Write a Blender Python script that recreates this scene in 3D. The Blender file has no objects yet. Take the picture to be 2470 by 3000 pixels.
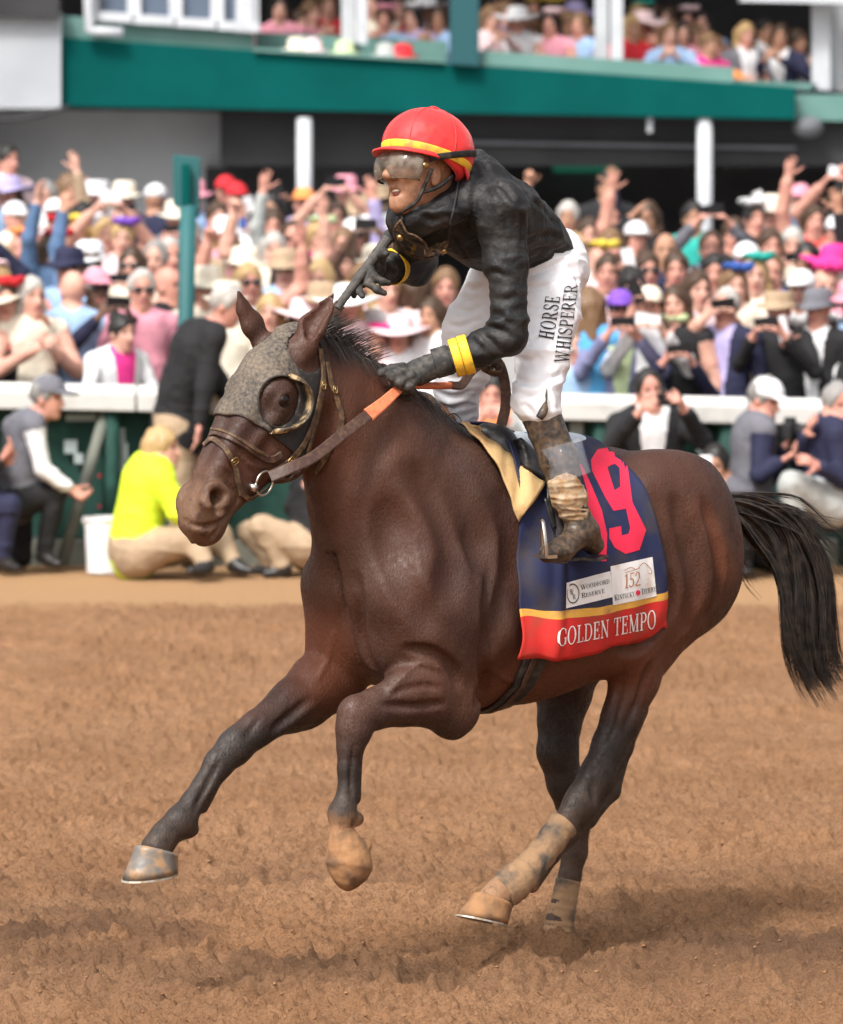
import bpy, bmesh, math, random
import numpy as np
from mathutils import Vector, Matrix
from mathutils.bvhtree import BVHTree
R = math.radians
rng = np.random.default_rng(7)
random.seed(7)
sc = bpy.context.scene
COL = sc.collection

# ------------------------------------------------------------ camera
FPX = 16667.0            # focal length in pixels of the 3000 px high photograph (200 mm on 36 mm)
CAMH, HORIZ = 2.45, 450.0
cd = bpy.data.cameras.new('camera')
cam = bpy.data.objects.new('camera', cd); COL.objects.link(cam)
cam.location = (0, 0, CAMH); cam.rotation_euler = (R(90), 0, 0)
cd.sensor_fit = 'VERTICAL'; cd.sensor_height = 36.0; cd.lens = FPX / 3000 * 36
cd.shift_y = -(1500 - HORIZ) / 3000
cd.clip_start = 0.5; cd.clip_end = 400
cd.dof.use_dof = True; cd.dof.focus_distance = 16.75; cd.dof.aperture_fstop = 5.6
sc.camera = cam

# ------------------------------------------------------------ sky, sun, exposure (thin bright overcast)
SUN_EL, SUN_AZ = 52.0, 208.0
w = bpy.data.worlds.new('World'); sc.world = w; w.use_nodes = True
nt = w.node_tree; bg = nt.nodes['Background']
sky = nt.nodes.new('ShaderNodeTexSky'); sky.sky_type = 'NISHITA'; sky.sun_disc = False
sky.sun_elevation = R(SUN_EL); sky.sun_rotation = R(SUN_AZ)
sky.dust_density = 6.0; sky.air_density = 1.0; sky.ozone_density = 0.6
hs = nt.nodes.new('ShaderNodeHueSaturation'); hs.inputs['Saturation'].default_value = 0.22
nt.links.new(sky.outputs[0], hs.inputs['Color']); nt.links.new(hs.outputs[0], bg.inputs[0])
bg.inputs[1].default_value = 0.10
sd = bpy.data.lights.new('sun', 'SUN'); sd.energy = 1.5; sd.angle = R(10); sd.color = (1.0, 0.96, 0.9)
sun = bpy.data.objects.new('sun', sd); COL.objects.link(sun)
_az = R(SUN_AZ)
_d = Vector((math.sin(_az) * math.cos(R(SUN_EL)), math.cos(_az) * math.cos(R(SUN_EL)), math.sin(R(SUN_EL))))
sun.rotation_euler = _d.to_track_quat('Z', 'Y').to_euler(); sun.location = (0, 10, 20)
sc.view_settings.view_transform = 'Standard'; sc.view_settings.look = 'None'
sc.view_settings.exposure = 1.22; sc.view_settings.gamma = 1.0; sc.view_settings.use_curve_mapping = False
sc.cycles.use_denoising = True
sc.cycles.max_bounces = 6; sc.cycles.diffuse_bounces = 3; sc.cycles.glossy_bounces = 3
sc.cycles.transmission_bounces = 6; sc.cycles.transparent_max_bounces = 8
sc.cycles.caustics_reflective = False; sc.cycles.caustics_refractive = False

def P(px, py, Y):
    """world point that the photograph shows at pixel (px, py), at distance Y"""
    return Vector(((px - 1235) / FPX * Y, Y, CAMH - (py - HORIZ) / FPX * Y))
# ------------------------------------------------------------ mesh and material helpers
def mesh_np(name, V, F, smooth=True):
    """V (n,3); F (m,3) or (m,4) int array, or list of lists"""
    me = bpy.data.meshes.new(name)
    V = np.asarray(V, np.float32)
    if isinstance(F, np.ndarray):
        k = F.shape[1]
        me.vertices.add(len(V)); me.vertices.foreach_set('co', V.ravel())
        me.loops.add(F.size); me.loops.foreach_set('vertex_index', F.astype(np.int32).ravel())
        me.polygons.add(len(F))
        me.polygons.foreach_set('loop_start', np.arange(len(F), dtype=np.int32) * k)
        me.update(calc_edges=True)
    else:
        me.from_pydata([tuple(v) for v in V], [], F); me.update()
    if smooth:
        me.polygons.foreach_set('use_smooth', np.ones(len(me.polygons), bool))
    return me

def link(name, me, mat=None, parent=None):
    o = bpy.data.objects.new(name, me); COL.objects.link(o)
    if mat is not None and me is not None and not me.materials: me.materials.append(mat)
    if parent is not None: o.parent = parent
    return o

def empty(name, loc=(0, 0, 0), rz=0.0):
    o = bpy.data.objects.new(name, None); COL.objects.link(o)
    o.location = loc; o.rotation_euler = (0, 0, rz); o.empty_display_size = 0.2
    return o

def tag(o, label=None, cat=None, group=None, kind=None):
    if label: o['label'] = label
    if cat: o['category'] = cat
    if group: o['group'] = group
    if kind: o['kind'] = kind
    return o

def mat(name, col, rough=0.7, noise=None, scale=20.0, bump=0.0, bscale=80.0, metal=0.0, spec=0.4, sheen=0.0, coat=0.0, detail=4.0, dist=0.01):
    """principled material; noise=(colour2, lo, hi) mixes a second colour in by object-space noise"""
    m = bpy.data.materials.new(name); m.use_nodes = True
    n = m.node_tree.nodes; l = m.node_tree.links; b = n['Principled BSDF']
    b.inputs['Base Color'].default_value = (*col, 1); b.inputs['Roughness'].default_value = rough
    b.inputs['Metallic'].default_value = metal; b.inputs['Specular IOR Level'].default_value = spec
    if sheen: b.inputs['Sheen Weight'].default_value = sheen; b.inputs['Sheen Roughness'].default_value = 0.4
    if coat: b.inputs['Coat Weight'].default_value = coat; b.inputs['Coat Roughness'].default_value = 0.08
    tc = n.new('ShaderNodeTexCoord')
    if noise:
        nz = n.new('ShaderNodeTexNoise'); nz.inputs['Scale'].default_value = scale; nz.inputs['Detail'].default_value = detail
        l.new(tc.outputs['Object'], nz.inputs['Vector'])
        mr = n.new('ShaderNodeMapRange'); mr.inputs[1].default_value = noise[1]; mr.inputs[2].default_value = noise[2]
        l.new(nz.outputs[0], mr.inputs[0])
        mx = n.new('ShaderNodeMix'); mx.data_type = 'RGBA'
        mx.inputs[6].default_value = (*col, 1); mx.inputs[7].default_value = (*noise[0], 1)
        l.new(mr.outputs[0], mx.inputs[0]); l.new(mx.outputs[2], b.inputs['Base Color'])
    if bump:
        nb = n.new('ShaderNodeTexNoise'); nb.inputs['Scale'].default_value = bscale; nb.inputs['Detail'].default_value = 5
        l.new(tc.outputs['Object'], nb.inputs['Vector'])
        bp = n.new('ShaderNodeBump'); bp.inputs['Strength'].default_value = bump; bp.inputs['Distance'].default_value = dist
        l.new(nb.outputs[0], bp.inputs['Height']); l.new(bp.outputs[0], b.inputs['Normal'])
    return m

_solid = {}
def solid(col, rough=0.8, spec=0.3):
    key = (tuple(round(c, 3) for c in col), rough)
    if key not in _solid:
        c2 = tuple(max(0.0, c * 0.72) for c in col)
        _solid[key] = mat('cloth_%d' % len(_solid), col, rough, noise=(c2, 0.35, 0.75), scale=9.0, bump=0.35, bscale=22.0, spec=spec, dist=0.02)
    return _solid[key]

# ------------------------------------------------------------ signed distance fields and surface nets
def smin(a, b, k):
    if k <= 0: return np.minimum(a, b)
    h = np.maximum(k - np.abs(a - b), 0) / k
    return np.minimum(a, b) - h * h * (k * 0.25)
def smax(a, b, k): return -smin(-a, -b, k)

class Cone:
    """round cone a(r1) -> b(r2); e squashes the thickness along the unit axis ax"""
    def __init__(s, a, r1, b, r2, e=1.0, ax=(0, 1, 0), k=0.03, t=0, op='u'):
        s.a = np.array(a, np.float32); s.b = np.array(b, np.float32); s.r1, s.r2 = r1, r2
        s.e = e; s.ax = np.array(ax, np.float32); s.k = k; s.t = t; s.op = op
        m = max(r1, r2) * max(1.0, e)
        s.lo = np.minimum(s.a, s.b) - m; s.hi = np.maximum(s.a, s.b) + m
    def d(s, x, y, z):
        px, py, pz = x - s.a[0], y - s.a[1], z - s.a[2]
        ba = s.b - s.a
        if s.e != 1.0:
            f = (1.0 / s.e - 1.0)
            q = px * s.ax[0] + py * s.ax[1] + pz * s.ax[2]
            px = px + q * f * s.ax[0]; py = py + q * f * s.ax[1]; pz = pz + q * f * s.ax[2]
            qb = float(ba @ s.ax); ba = ba + qb * f * s.ax
        l2 = float(ba @ ba)
        if l2 < 1e-10:
            return np.sqrt(px * px + py * py + pz * pz) - s.r1
        h = np.clip((px * ba[0] + py * ba[1] + pz * ba[2]) / l2, 0, 1)
        px = px - h * ba[0]; py = py - h * ba[1]; pz = pz - h * ba[2]
        return np.sqrt(px * px + py * py + pz * pz) - (s.r1 + (s.r2 - s.r1) * h)

class Ell:
    """ellipsoid with centre, radii and optional orthonormal rows"""
    def __init__(s, c, r, rot=None, k=0.03, t=0, op='u'):
        s.c = np.array(c, np.float32); s.r = np.array(r, np.float32); s.k = k; s.t = t; s.op = op
        s.rot = None if rot is None else np.array(rot, np.float32)
        m = s.r.max(); s.lo = s.c - (m if rot is not None else s.r); s.hi = s.c + (m if rot is not None else s.r)
    def d(s, x, y, z):
        px, py, pz = x - s.c[0], y - s.c[1], z - s.c[2]
        if s.rot is not None:
            M = s.rot
            px, py, pz = (M[0, 0] * px + M[0, 1] * py + M[0, 2] * pz, M[1, 0] * px + M[1, 1] * py + M[1, 2] * pz,
                          M[2, 0] * px + M[2, 1] * py + M[2, 2] * pz)
        q = np.sqrt((px / s.r[0]) ** 2 + (py / s.r[1]) ** 2 + (pz / s.r[2]) ** 2)
        q2 = np.sqrt((px / s.r[0] ** 2) ** 2 + (py / s.r[1] ** 2) ** 2 + (pz / s.r[2] ** 2) ** 2)
        return q * (q - 1.0) / np.maximum(q2, 1e-6)

class Loft:
    """sections along an axis: rows (t, n_front, n_back, half_width); o origin, d axis, n up, w lateral"""
    def __init__(s, o, d, n, w, rows, ex=2.0, k=0.03, t=0, op='u'):
        s.o, s.dv, s.n, s.w = [np.array(v, np.float32) for v in (o, d, n, w)]
        rows = np.array(rows, float); T = rows[:, 0]
        s.T = np.linspace(T[0], T[-1], 160)
        cc = []
        for c in range(1, 4):
            y = rows[:, c]; m = np.gradient(y, T)
            i = np.clip(np.searchsorted(T, s.T) - 1, 0, len(T) - 2); h = T[i + 1] - T[i]; u = (s.T - T[i]) / h
            cc.append((2*u**3-3*u**2+1)*y[i] + (u**3-2*u**2+u)*h*m[i] + (-2*u**3+3*u**2)*y[i+1] + (u**3-u**2)*h*m[i+1])
        s.f, s.bk, s.hw = cc; s.hw = np.maximum(s.hw, 1e-3); s.ex = ex; s.k = k; s.t = t; s.op = op
        pts = []
        for tt, a, b_, hw in rows:
            for nn in (a, b_):
                for ww in (-hw, hw): pts.append(s.o + s.dv * tt + s.n * nn + s.w * ww)
        pts = np.array(pts); s.lo = pts.min(0); s.hi = pts.max(0)
    def d(s, x, y, z):
        px, py, pz = x - s.o[0], y - s.o[1], z - s.o[2]
        T = px * s.dv[0] + py * s.dv[1] + pz * s.dv[2]
        N = px * s.n[0] + py * s.n[1] + pz * s.n[2]
        W = px * s.w[0] + py * s.w[1] + pz * s.w[2]
        f = np.interp(T, s.T, s.f).astype(np.float32); b = np.interp(T, s.T, s.bk).astype(np.float32); hw = np.interp(T, s.T, s.hw).astype(np.float32)
        c = (f + b) * 0.5; r = np.maximum((f - b) * 0.5, 1e-3)
        q = (np.abs((N - c) / r) ** s.ex + np.abs(W / hw) ** s.ex) ** (1.0 / s.ex)
        dd = (q - 1.0) * np.minimum(r, hw)
        out = np.maximum(np.maximum(s.T[0] - T, T - s.T[-1]), 0)
        return np.maximum(dd, 0) + np.minimum(dd, 0) + out

def field(prims, h, pad=0.02, lo=None, hi=None):
    us = [p for p in prims if p.op == 'u']
    if lo is None: lo = np.min([p.lo for p in us], 0) - pad
    if hi is None: hi = np.max([p.hi for p in us], 0) + pad
    lo = np.array(lo, float); hi = np.array(hi, float)
    n = np.ceil((hi - lo) / h).astype(int) + 1
    ax = [(lo[i] + h * np.arange(n[i])).astype(np.float32) for i in range(3)]
    D = np.full(n, 1.0, np.float32)
    for p in prims:
        m = p.k + 2.5 * h
        i0 = np.clip(np.floor((p.lo - m - lo) / h).astype(int), 0, n); i1 = np.clip(np.ceil((p.hi + m - lo) / h).astype(int) + 1, 0, n)
        if (i1 <= i0).any(): continue
        sl = tuple(slice(a, b) for a, b in zip(i0, i1))
        X = ax[0][sl[0]][:, None, None]; Y = ax[1][sl[1]][None, :, None]; Z = ax[2][sl[2]][None, None, :]
        d = p.d(X, Y, Z).astype(np.float32)
        if p.op == 'u': D[sl] = smin(D[sl], d, p.k)
        elif p.op == 's': D[sl] = smax(D[sl], -d, p.k)
    return D, lo, h

def nets(D, lo, h, smooth=0):
    """naive surface nets of the zero level of D; returns V, quads"""
    S = D < 0
    cnt = np.zeros(tuple(np.array(D.shape) - 1), np.int8)
    for dx in (0, 1):
        for dy in (0, 1):
            for dz in (0, 1):
                cnt += S[dx:D.shape[0]-1+dx, dy:D.shape[1]-1+dy, dz:D.shape[2]-1+dz]
    act = (cnt > 0) & (cnt < 8)
    I = np.argwhere(act)
    idx = np.full(cnt.shape, -1, np.int32); idx[act] = np.arange(len(I))
    acc = np.zeros((len(I), 3)); num = np.zeros(len(I))
    co = [(0,0,0),(1,0,0),(0,1,0),(1,1,0),(0,0,1),(1,0,1),(0,1,1),(1,1,1)]
    vals = [D[I[:,0]+a, I[:,1]+b, I[:,2]+c] for a, b, c in co]
    for a in range(8):
        for b in range(a + 1, 8):
            if sum(abs(co[a][q]-co[b][q]) for q in range(3)) != 1: continue
            va, vb = vals[a], vals[b]; m = (va < 0) != (vb < 0)
            t = np.where(m, va / np.where(va == vb, 1, va - vb), 0)
            for q in range(3):
                acc[:, q] += np.where(m, co[a][q] + t * (co[b][q] - co[a][q]), 0)
            num += m
    V = (I + acc / num[:, None]) * h + lo
    Q = []
    for axd in range(3):
        sl0 = [slice(None)] * 3; sl1 = [slice(None)] * 3
        sl0[axd] = slice(0, -1); sl1[axd] = slice(1, None)
        A, B = S[tuple(sl0)], S[tuple(sl1)]
        E = np.argwhere(A != B)
        u, v = (axd + 1) % 3, (axd + 2) % 3
        ok = (E[:, u] > 0) & (E[:, v] > 0) & (E[:, u] < D.shape[u]-1) & (E[:, v] < D.shape[v]-1)
        E = E[ok]
        def g(du, dv):
            e = E.copy(); e[:, u] += du; e[:, v] += dv
            return idx[e[:, 0], e[:, 1], e[:, 2]]
        q = np.stack([g(-1, -1), g(0, -1), g(0, 0), g(-1, 0)], 1)
        inside = A[E[:, 0], E[:, 1], E[:, 2]]
        q[~inside] = q[~inside][:, ::-1]
        Q.append(q)
    Q = np.concatenate(Q)
    if smooth:
        for _ in range(smooth):
            V = lap(V, Q, 0.5)
    return V, Q

def lap(V, Q, lam):
    s = np.zeros_like(V); c = np.zeros(len(V))
    k = Q.shape[1]
    for a in range(k):
        i, j = Q[:, a], Q[:, (a + 1) % k]
        for q in range(3):
            s[:, q] += np.bincount(i, V[j, q], len(V)) + np.bincount(j, V[i, q], len(V))
        c += np.bincount(i, minlength=len(V)) + np.bincount(j, minlength=len(V))
    return V + lam * (s / np.maximum(c, 1)[:, None] - V)

def vnormals(V, Q):
    fn = np.cross(V[Q[:, 2]] - V[Q[:, 0]], V[Q[:, 3 % Q.shape[1]]] - V[Q[:, 1]])
    N = np.zeros_like(V)
    for a in range(Q.shape[1]):
        for q in range(3): N[:, q] += np.bincount(Q[:, a], fn[:, q], len(V))
    return N / np.maximum(np.linalg.norm(N, axis=1), 1e-9)[:, None]

def tags_of(V, prims):
    best = np.full(len(V), 9.0); t = np.zeros(len(V), int)
    for p in prims:
        if p.op != 'u': continue
        d = p.d(V[:, 0], V[:, 1], V[:, 2]); m = d < best
        best[m] = d[m]; t[m] = p.t
    return t

# cheap tileless value noise for numpy
_perm = rng.permutation(4096)
def _hash3(i, j, k): return _perm[(_perm[(_perm[i & 4095] + j) & 4095] + k) & 4095] / 4095.0
def vnoise(x, y, z=None):
    if z is None: z = np.zeros_like(x)
    xi, yi, zi = np.floor(x).astype(int), np.floor(y).astype(int), np.floor(z).astype(int)
    u, v, w_ = x - xi, y - yi, z - zi
    u = u*u*(3-2*u); v = v*v*(3-2*v); w_ = w_*w_*(3-2*w_)
    r = 0
    for a in (0, 1):
        for b in (0, 1):
            for c in (0, 1):
                r = r + _hash3(xi+a, yi+b, zi+c) * (u if a else 1-u) * (v if b else 1-v) * (w_ if c else 1-w_)
    return r * 2 - 1

def crom(pts, n):
    """Catmull-Rom through pts, n samples per span"""
    p = np.array(pts, float)
    p = np.vstack([2 * p[0] - p[1], p, 2 * p[-1] - p[-2]])
    out = []
    for i in range(1, len(p) - 2):
        for t in np.linspace(0, 1, n, endpoint=False):
            out.append(0.5 * ((2*p[i]) + (-p[i-1]+p[i+1])*t + (2*p[i-1]-5*p[i]+4*p[i+1]-p[i+2])*t*t + (-p[i-1]+3*p[i]-3*p[i+1]+p[i+2])*t**3))
    out.append(p[-2]); return np.array(out)

def tube(pts, r, seg=8, cap=True):
    """round tube along pts; r scalar or per point"""
    pts = np.array(pts, float); n = len(pts); r = np.broadcast_to(np.array(r, float), (n,))
    T = np.gradient(pts, axis=0); T /= np.maximum(np.linalg.norm(T, axis=1), 1e-9)[:, None]
    up = np.array([0, 0, 1.0]) if abs(T[0, 2]) < 0.9 else np.array([1.0, 0, 0])
    u = np.cross(T[0], up); u /= np.linalg.norm(u)
    V = []
    for i in range(n):
        u = u - T[i] * (u @ T[i]); u /= np.linalg.norm(u); v = np.cross(T[i], u)
        for j in range(seg):
            a = 2 * math.pi * j / seg
            V.append(pts[i] + r[i] * (math.cos(a) * u + math.sin(a) * v))
    F = [[i*seg+j, i*seg+(j+1) % seg, (i+1)*seg+(j+1) % seg, (i+1)*seg+j] for i in range(n-1) for j in range(seg)]
    if cap: F.append(list(range(seg))[::-1]); F.append([(n-1)*seg+j for j in range(seg)])
    return V, F

def ribbon(pts, nrm, width, thick):
    """flat strap along pts, lying across normals nrm"""
    pts = np.array(pts, float); nrm = np.array(nrm, float); n = len(pts)
    width = np.broadcast_to(np.array(width, float), (n,)); thick = np.broadcast_to(np.array(thick, float), (n,))
    T = np.gradient(pts, axis=0); T /= np.maximum(np.linalg.norm(T, axis=1), 1e-9)[:, None]
    V = []; 
    for i in range(n):
        N = nrm[i] - T[i] * (nrm[i] @ T[i]); N /= max(np.linalg.norm(N), 1e-9); B = np.cross(T[i], N)
        w2, t = width[i] / 2, thick[i]
        for a, b in ((-1, 0), (1, 0), (1.0, .65), (.8, 1), (-.8, 1), (-1.0, .65)):
            V.append(pts[i] + B * w2 * a + N * t * b)
    s = 6
    F = [[i*s+j, i*s+(j+1) % s, (i+1)*s+(j+1) % s, (i+1)*s+j] for i in range(n-1) for j in range(s)]
    F.append(list(range(s))[::-1]); F.append([(n-1)*s+j for j in range(s)])
    return V, F

class MB:
    """collects pieces into one mesh"""
    def __init__(s): s.V = []; s.F = []; s.M = []
    def add(s, VF, m=0):
        V, F = VF; o = len(s.V); s.V += [tuple(v) for v in V]
        for f in F: s.F.append([i + o for i in f]); s.M.append(m)
        return s
    def box(s, c, d, rot=None, m=0):
        c = np.array(c, float); V = []
        for x in (-.5, .5):
            for y in (-.5, .5):
                for z in (-.5, .5):
                    v = np.array([x*d[0], y*d[1], z*d[2]])
                    if rot is not None: v = np.array(rot) @ v
                    V.append(c + v)
        F = [[0,1,3,2],[4,6,7,5],[0,4,5,1],[2,3,7,6],[0,2,6,4],[1,5,7,3]]
        return s.add((V, F), m)
    def build(s, name, mats, parent=None, smooth=False, bevel=0.0):
        me = mesh_np(name, np.array(s.V, np.float32), s.F, smooth)
        for q in (mats if isinstance(mats, (list, tuple)) else [mats]): me.materials.append(q)
        if any(s.M): me.polygons.foreach_set('material_index', np.array(s.M, np.int32))
        o = link(name, me, None, parent)
        if bevel:
            b = o.modifiers.new('bevel', 'BEVEL'); b.width = bevel; b.segments = 2; b.limit_method = 'ANGLE'
        return o

def set_col(me, name, arr):
    a = me.color_attributes.new(name, 'FLOAT_COLOR', 'POINT')
    c = np.ones((len(me.vertices), 4), np.float32); c[:, :arr.shape[1]] = arr
    a.data.foreach_set('color', c.ravel())

def grid_faces(nu, nv, o=0, flip=False):
    f = [[o+j*(nu+1)+i, o+(j+1)*(nu+1)+i, o+(j+1)*(nu+1)+i+1, o+j*(nu+1)+i+1] for j in range(nv) for i in range(nu)]
    return [q[::-1] for q in f] if flip else f
def uvsphere(c, r, rot=None, nu=20, nv=12):
    V = [np.array(c) + (np.array(rot).T if rot is not None else np.eye(3)) @ (np.array(r) * np.array([math.sin(math.pi*j/nv)*math.cos(2*math.pi*i/nu), math.sin(math.pi*j/nv)*math.sin(2*math.pi*i/nu), math.cos(math.pi*j/nv)])) for j in range(nv+1) for i in range(nu)]
    F = [[j*nu+i, (j+1)*nu+i, (j+1)*nu+(i+1) % nu, j*nu+(i+1) % nu] for j in range(nv) for i in range(nu)]
    return V, F
# ------------------------------------------------------------ the dirt track
def dirt_mat():
    m = bpy.data.materials.new('track_dirt'); m.use_nodes = True
    n = m.node_tree.nodes; l = m.node_tree.links; b = n['Principled BSDF']
    b.inputs['Roughness'].default_value = .95; b.inputs['Specular IOR Level'].default_value = .12
    tc = n.new('ShaderNodeTexCoord')
    def nz(s, d, vec=None, rough=.6):
        t = n.new('ShaderNodeTexNoise'); t.inputs['Scale'].default_value = s; t.inputs['Detail'].default_value = d; t.inputs['Roughness'].default_value = rough
        if vec:
            mp = n.new('ShaderNodeMapping'); mp.inputs['Scale'].default_value = vec; l.new(tc.outputs['Object'], mp.inputs[0]); l.new(mp.outputs[0], t.inputs[0])
        else: l.new(tc.outputs['Object'], t.inputs[0])
        return t.outputs[0]
    def rg(s, a, c, lo=0, hi=1):
        q = n.new('ShaderNodeMapRange'); q.inputs[1].default_value = a; q.inputs[2].default_value = c; q.inputs[3].default_value = lo; q.inputs[4].default_value = hi; l.new(s, q.inputs[0]); return q.outputs[0]
    def mix(f, a, c):
        q = n.new('ShaderNodeMix'); q.data_type = 'RGBA'; l.new(f, q.inputs[0])
        for i, v in ((6, a), (7, c)):
            if isinstance(v, tuple): q.inputs[i].default_value = (*v, 1)
            else: l.new(v, q.inputs[i])
        return q.outputs[2]
    at = n.new('ShaderNodeAttribute'); at.attribute_name = 'soil'; sp = n.new('ShaderNodeSeparateColor'); l.new(at.outputs['Color'], sp.inputs[0])
    c = mix(rg(nz(1.1, 5), .38, .62), (.390, .205, .104), (.450, .248, .134))
    c = mix(rg(nz(120, 3), .48, .66, 0, .65), c, (.185, .093, .048))
    c = mix(rg(nz(70, 4), .54, .72, 0, .5), c, (.50, .305, .18))
    c = mix(rg(nz(9, 6), .50, .72, 0, .7), c, (.245, .126, .064))
    c = mix(rg(nz(60, 4), .52, .72, 0, .4), c, (.215, .11, .058))
    c = mix(sp.outputs[0], c, (.150, .083, .050))         # damp turned soil
    c = mix(sp.outputs[1], c, (.48, .285, .15))            # dry compacted strip by the rail
    l.new(c, b.inputs['Base Color'])
    bp = n.new('ShaderNodeBump'); bp.inputs['Strength'].default_value = 1.0; bp.inputs['Distance'].default_value = .022
    l.new(nz(95, 6, (1, .8, 1), .75), bp.inputs['Height']); l.new(bp.outputs[0], b.inputs['Normal'])
    return m
M_dirt = dirt_mat()
def clods(X, Y, fr, seed, prob, flat=.75):
    x = X*fr + .35*vnoise(X*fr*.9 + seed, Y*fr*.9); y = Y*fr + .35*vnoise(X*fr*.9, Y*fr*.9 + seed + 40)
    xi, yi = np.floor(x).astype(int), np.floor(y).astype(int); out = np.zeros_like(X)
    for a in (-1, 0, 1):
        for b in (-1, 0, 1):
            i, j = xi + a + 1000 + seed, yi + b + 1000
            ox, oy, sz, pr = _hash3(i, j, 1), _hash3(i, j, 2), _hash3(i, j, 3), _hash3(i, j, 4)
            r = .22 + .42*sz*sz; d2 = ((x - xi - a - ox)**2 + (y - yi - b - oy)**2) / r**2
            out = np.maximum(out, np.sqrt(np.maximum(1 - d2, 0)) * r * (pr < prob))
    return out / fr * flat
def soil_h(X, Y):
    s = 1 - np.clip((Y - 30.6) / .8, 0, 1)
    a = vnoise(X*3.1, Y*4.2) ; b = vnoise(X*8 + 5, Y*11); c = vnoise(X*19, Y*23 + 3); d = vnoise(X*41 + 2, Y*47)
    lump = np.maximum(vnoise(X*15 + 31, Y*17 + 7), 0) ** 1.5
    streak = vnoise(X*1.3 + 4, Y*9.0 + 8)
    mod = .45 + .55 * np.clip(vnoise(X*1.7 + 8, Y*2.6) + .5, 0, 1)
    cl_ = clods(X, Y, 14, 5, .45, .85) * mod + clods(X, Y, 27, 90, .6, 1.1) + clods(X, Y, 52, 300, .65, 1.35)
    h = .011*a + .011*b + .009*c + .007*d + .006*streak + .012*lump*mod + cl_
    return h * (.10 + .90*s) - .012
def soil_pits(X, Y):
    h = 0
    for px, py, r, dp in ((1630, 2795, .2, -.02), (1480, 2830, .22, .035), (1390, 2835, .13, -.04), (1632, 2775, .10, .055), (1900, 2820, .16, -.03), (300, 2905, .15, -.03), (2150, 2880, .2, .03), (700, 2760, .2, -.03), (1350, 2880, .18, -.03), (1985, 2670, .2, -.03)):
        p = P(px, py, CAMH * FPX / (py - HORIZ)); q = ((X - p.x)**2 + ((Y - p.y)*.8)**2) / r**2
        h = h + 1.4 * dp * np.exp(-q*2.2) - .45*dp*np.exp(-(np.sqrt(q) - 1.1)**2*9)
    return h
xs = np.concatenate([np.arange(-3.3, -1.68, .028), np.arange(-1.68, 1.68, .0088), np.arange(1.68, 3.31, .028)])
ys = [15.6]
while ys[-1] < 34.4: ys.append(ys[-1] + (.0088 if ys[-1] < 20.0 else ys[-1]**2 / (FPX * CAMH) * 2.6 * min(1, .35 + (ys[-1] - 20) * .3)))
ys = np.array(ys)
GX, GY = np.meshgrid(xs, ys)
GZ = soil_h(GX, GY) + soil_pits(GX, GY)
GV = np.stack([GX.ravel(), GY.ravel(), GZ.ravel()], 1)
nx_, ny_ = len(xs), len(ys)
ii = (np.arange(ny_-1)[:, None]*nx_ + np.arange(nx_-1)[None, :]).ravel()
GQ = np.stack([ii, ii+1, ii+1+nx_, ii+nx_], 1)
me = mesh_np('track', GV, GQ)
damp = np.clip(.5 + 1.0*vnoise(GX*.9 + 3, GY*1.6) + .6*vnoise(GX*4, GY*6), 0, 1) * (np.exp(-((GY - 18.0)/1.2)**2) * 1.15 + .22)
strip_ = np.clip((GY + .12*vnoise(GX*2, GY*3) - 30.7)/.5, 0, 1)
set_col(me, 'soil', np.stack([damp.ravel()*.66, strip_.ravel()], 1))
tag(link('track', me, M_dirt), 'brown harrowed dirt racetrack with hoof pits', kind='structure')
# the rest of the track and the land round it
MB().add(([(-150, -40, -.06), (150, -40, -.06), (150, 34.3, -.06), (-150, 34.3, -.06)], [[0, 1, 2, 3]])).build('ground', M_dirt)
tag(bpy.data.objects['ground'], 'dirt ground reaching away round the track', kind='structure')
# loose clods
cl = MB(); ico = [(0, 0, 1), (.9, 0, .35), (.28, .85, .4), (-.72, .53, .4), (-.72, -.53, .4), (.28, -.85, .4), (0, 0, -.4)]
icf = [(0,1,2),(0,2,3),(0,3,4),(0,4,5),(0,5,1),(6,2,1),(6,3,2),(6,4,3),(6,5,4),(6,1,5)]
CX = []; 
nC = 7000
yy = 15.8 + 13*rng.random(nC)**1.7; xx = rng.uniform(-1, 1, nC) * (yy/16667*1290); rr = .0025 + .008*rng.random(nC)**4
zz = soil_h(xx, yy) + soil_pits(xx, yy)
nF = 46
hx = [P(1640, 2700, 17.5), P(1480, 2700, 17.2), P(1000, 2600, 16.6), P(430, 2620, 16.4)]
for q in range(nF):
    c = hx[q % 4]; xx[q] = c.x + rng.normal(0, .22) + .1; yy[q] = c.y + rng.normal(0, .2); zz[q] = abs(rng.normal(0, .22)) + .05; rr[q] = .0015 + .003*rng.random()
Vc = (np.array(ico)[None]*(1 + .5*(rng.random((nC, 7, 1)) - .5))*rr[:, None, None]*np.array([1, 1, .8]) + np.stack([xx, yy, zz], 1)[:, None]).reshape(-1, 3)
Fc = (np.array(icf)[None] + (np.arange(nC)*7)[:, None, None]).reshape(-1, 3)
tag(link('loose_dirt', mesh_np('loose_dirt', Vc, Fc), mat('clod', (.33, .172, .088), .95, noise=((.20, .104, .053), .4, .7), scale=30, spec=.1)), 'loose clods of dirt scattered over the track', kind='stuff')
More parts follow.
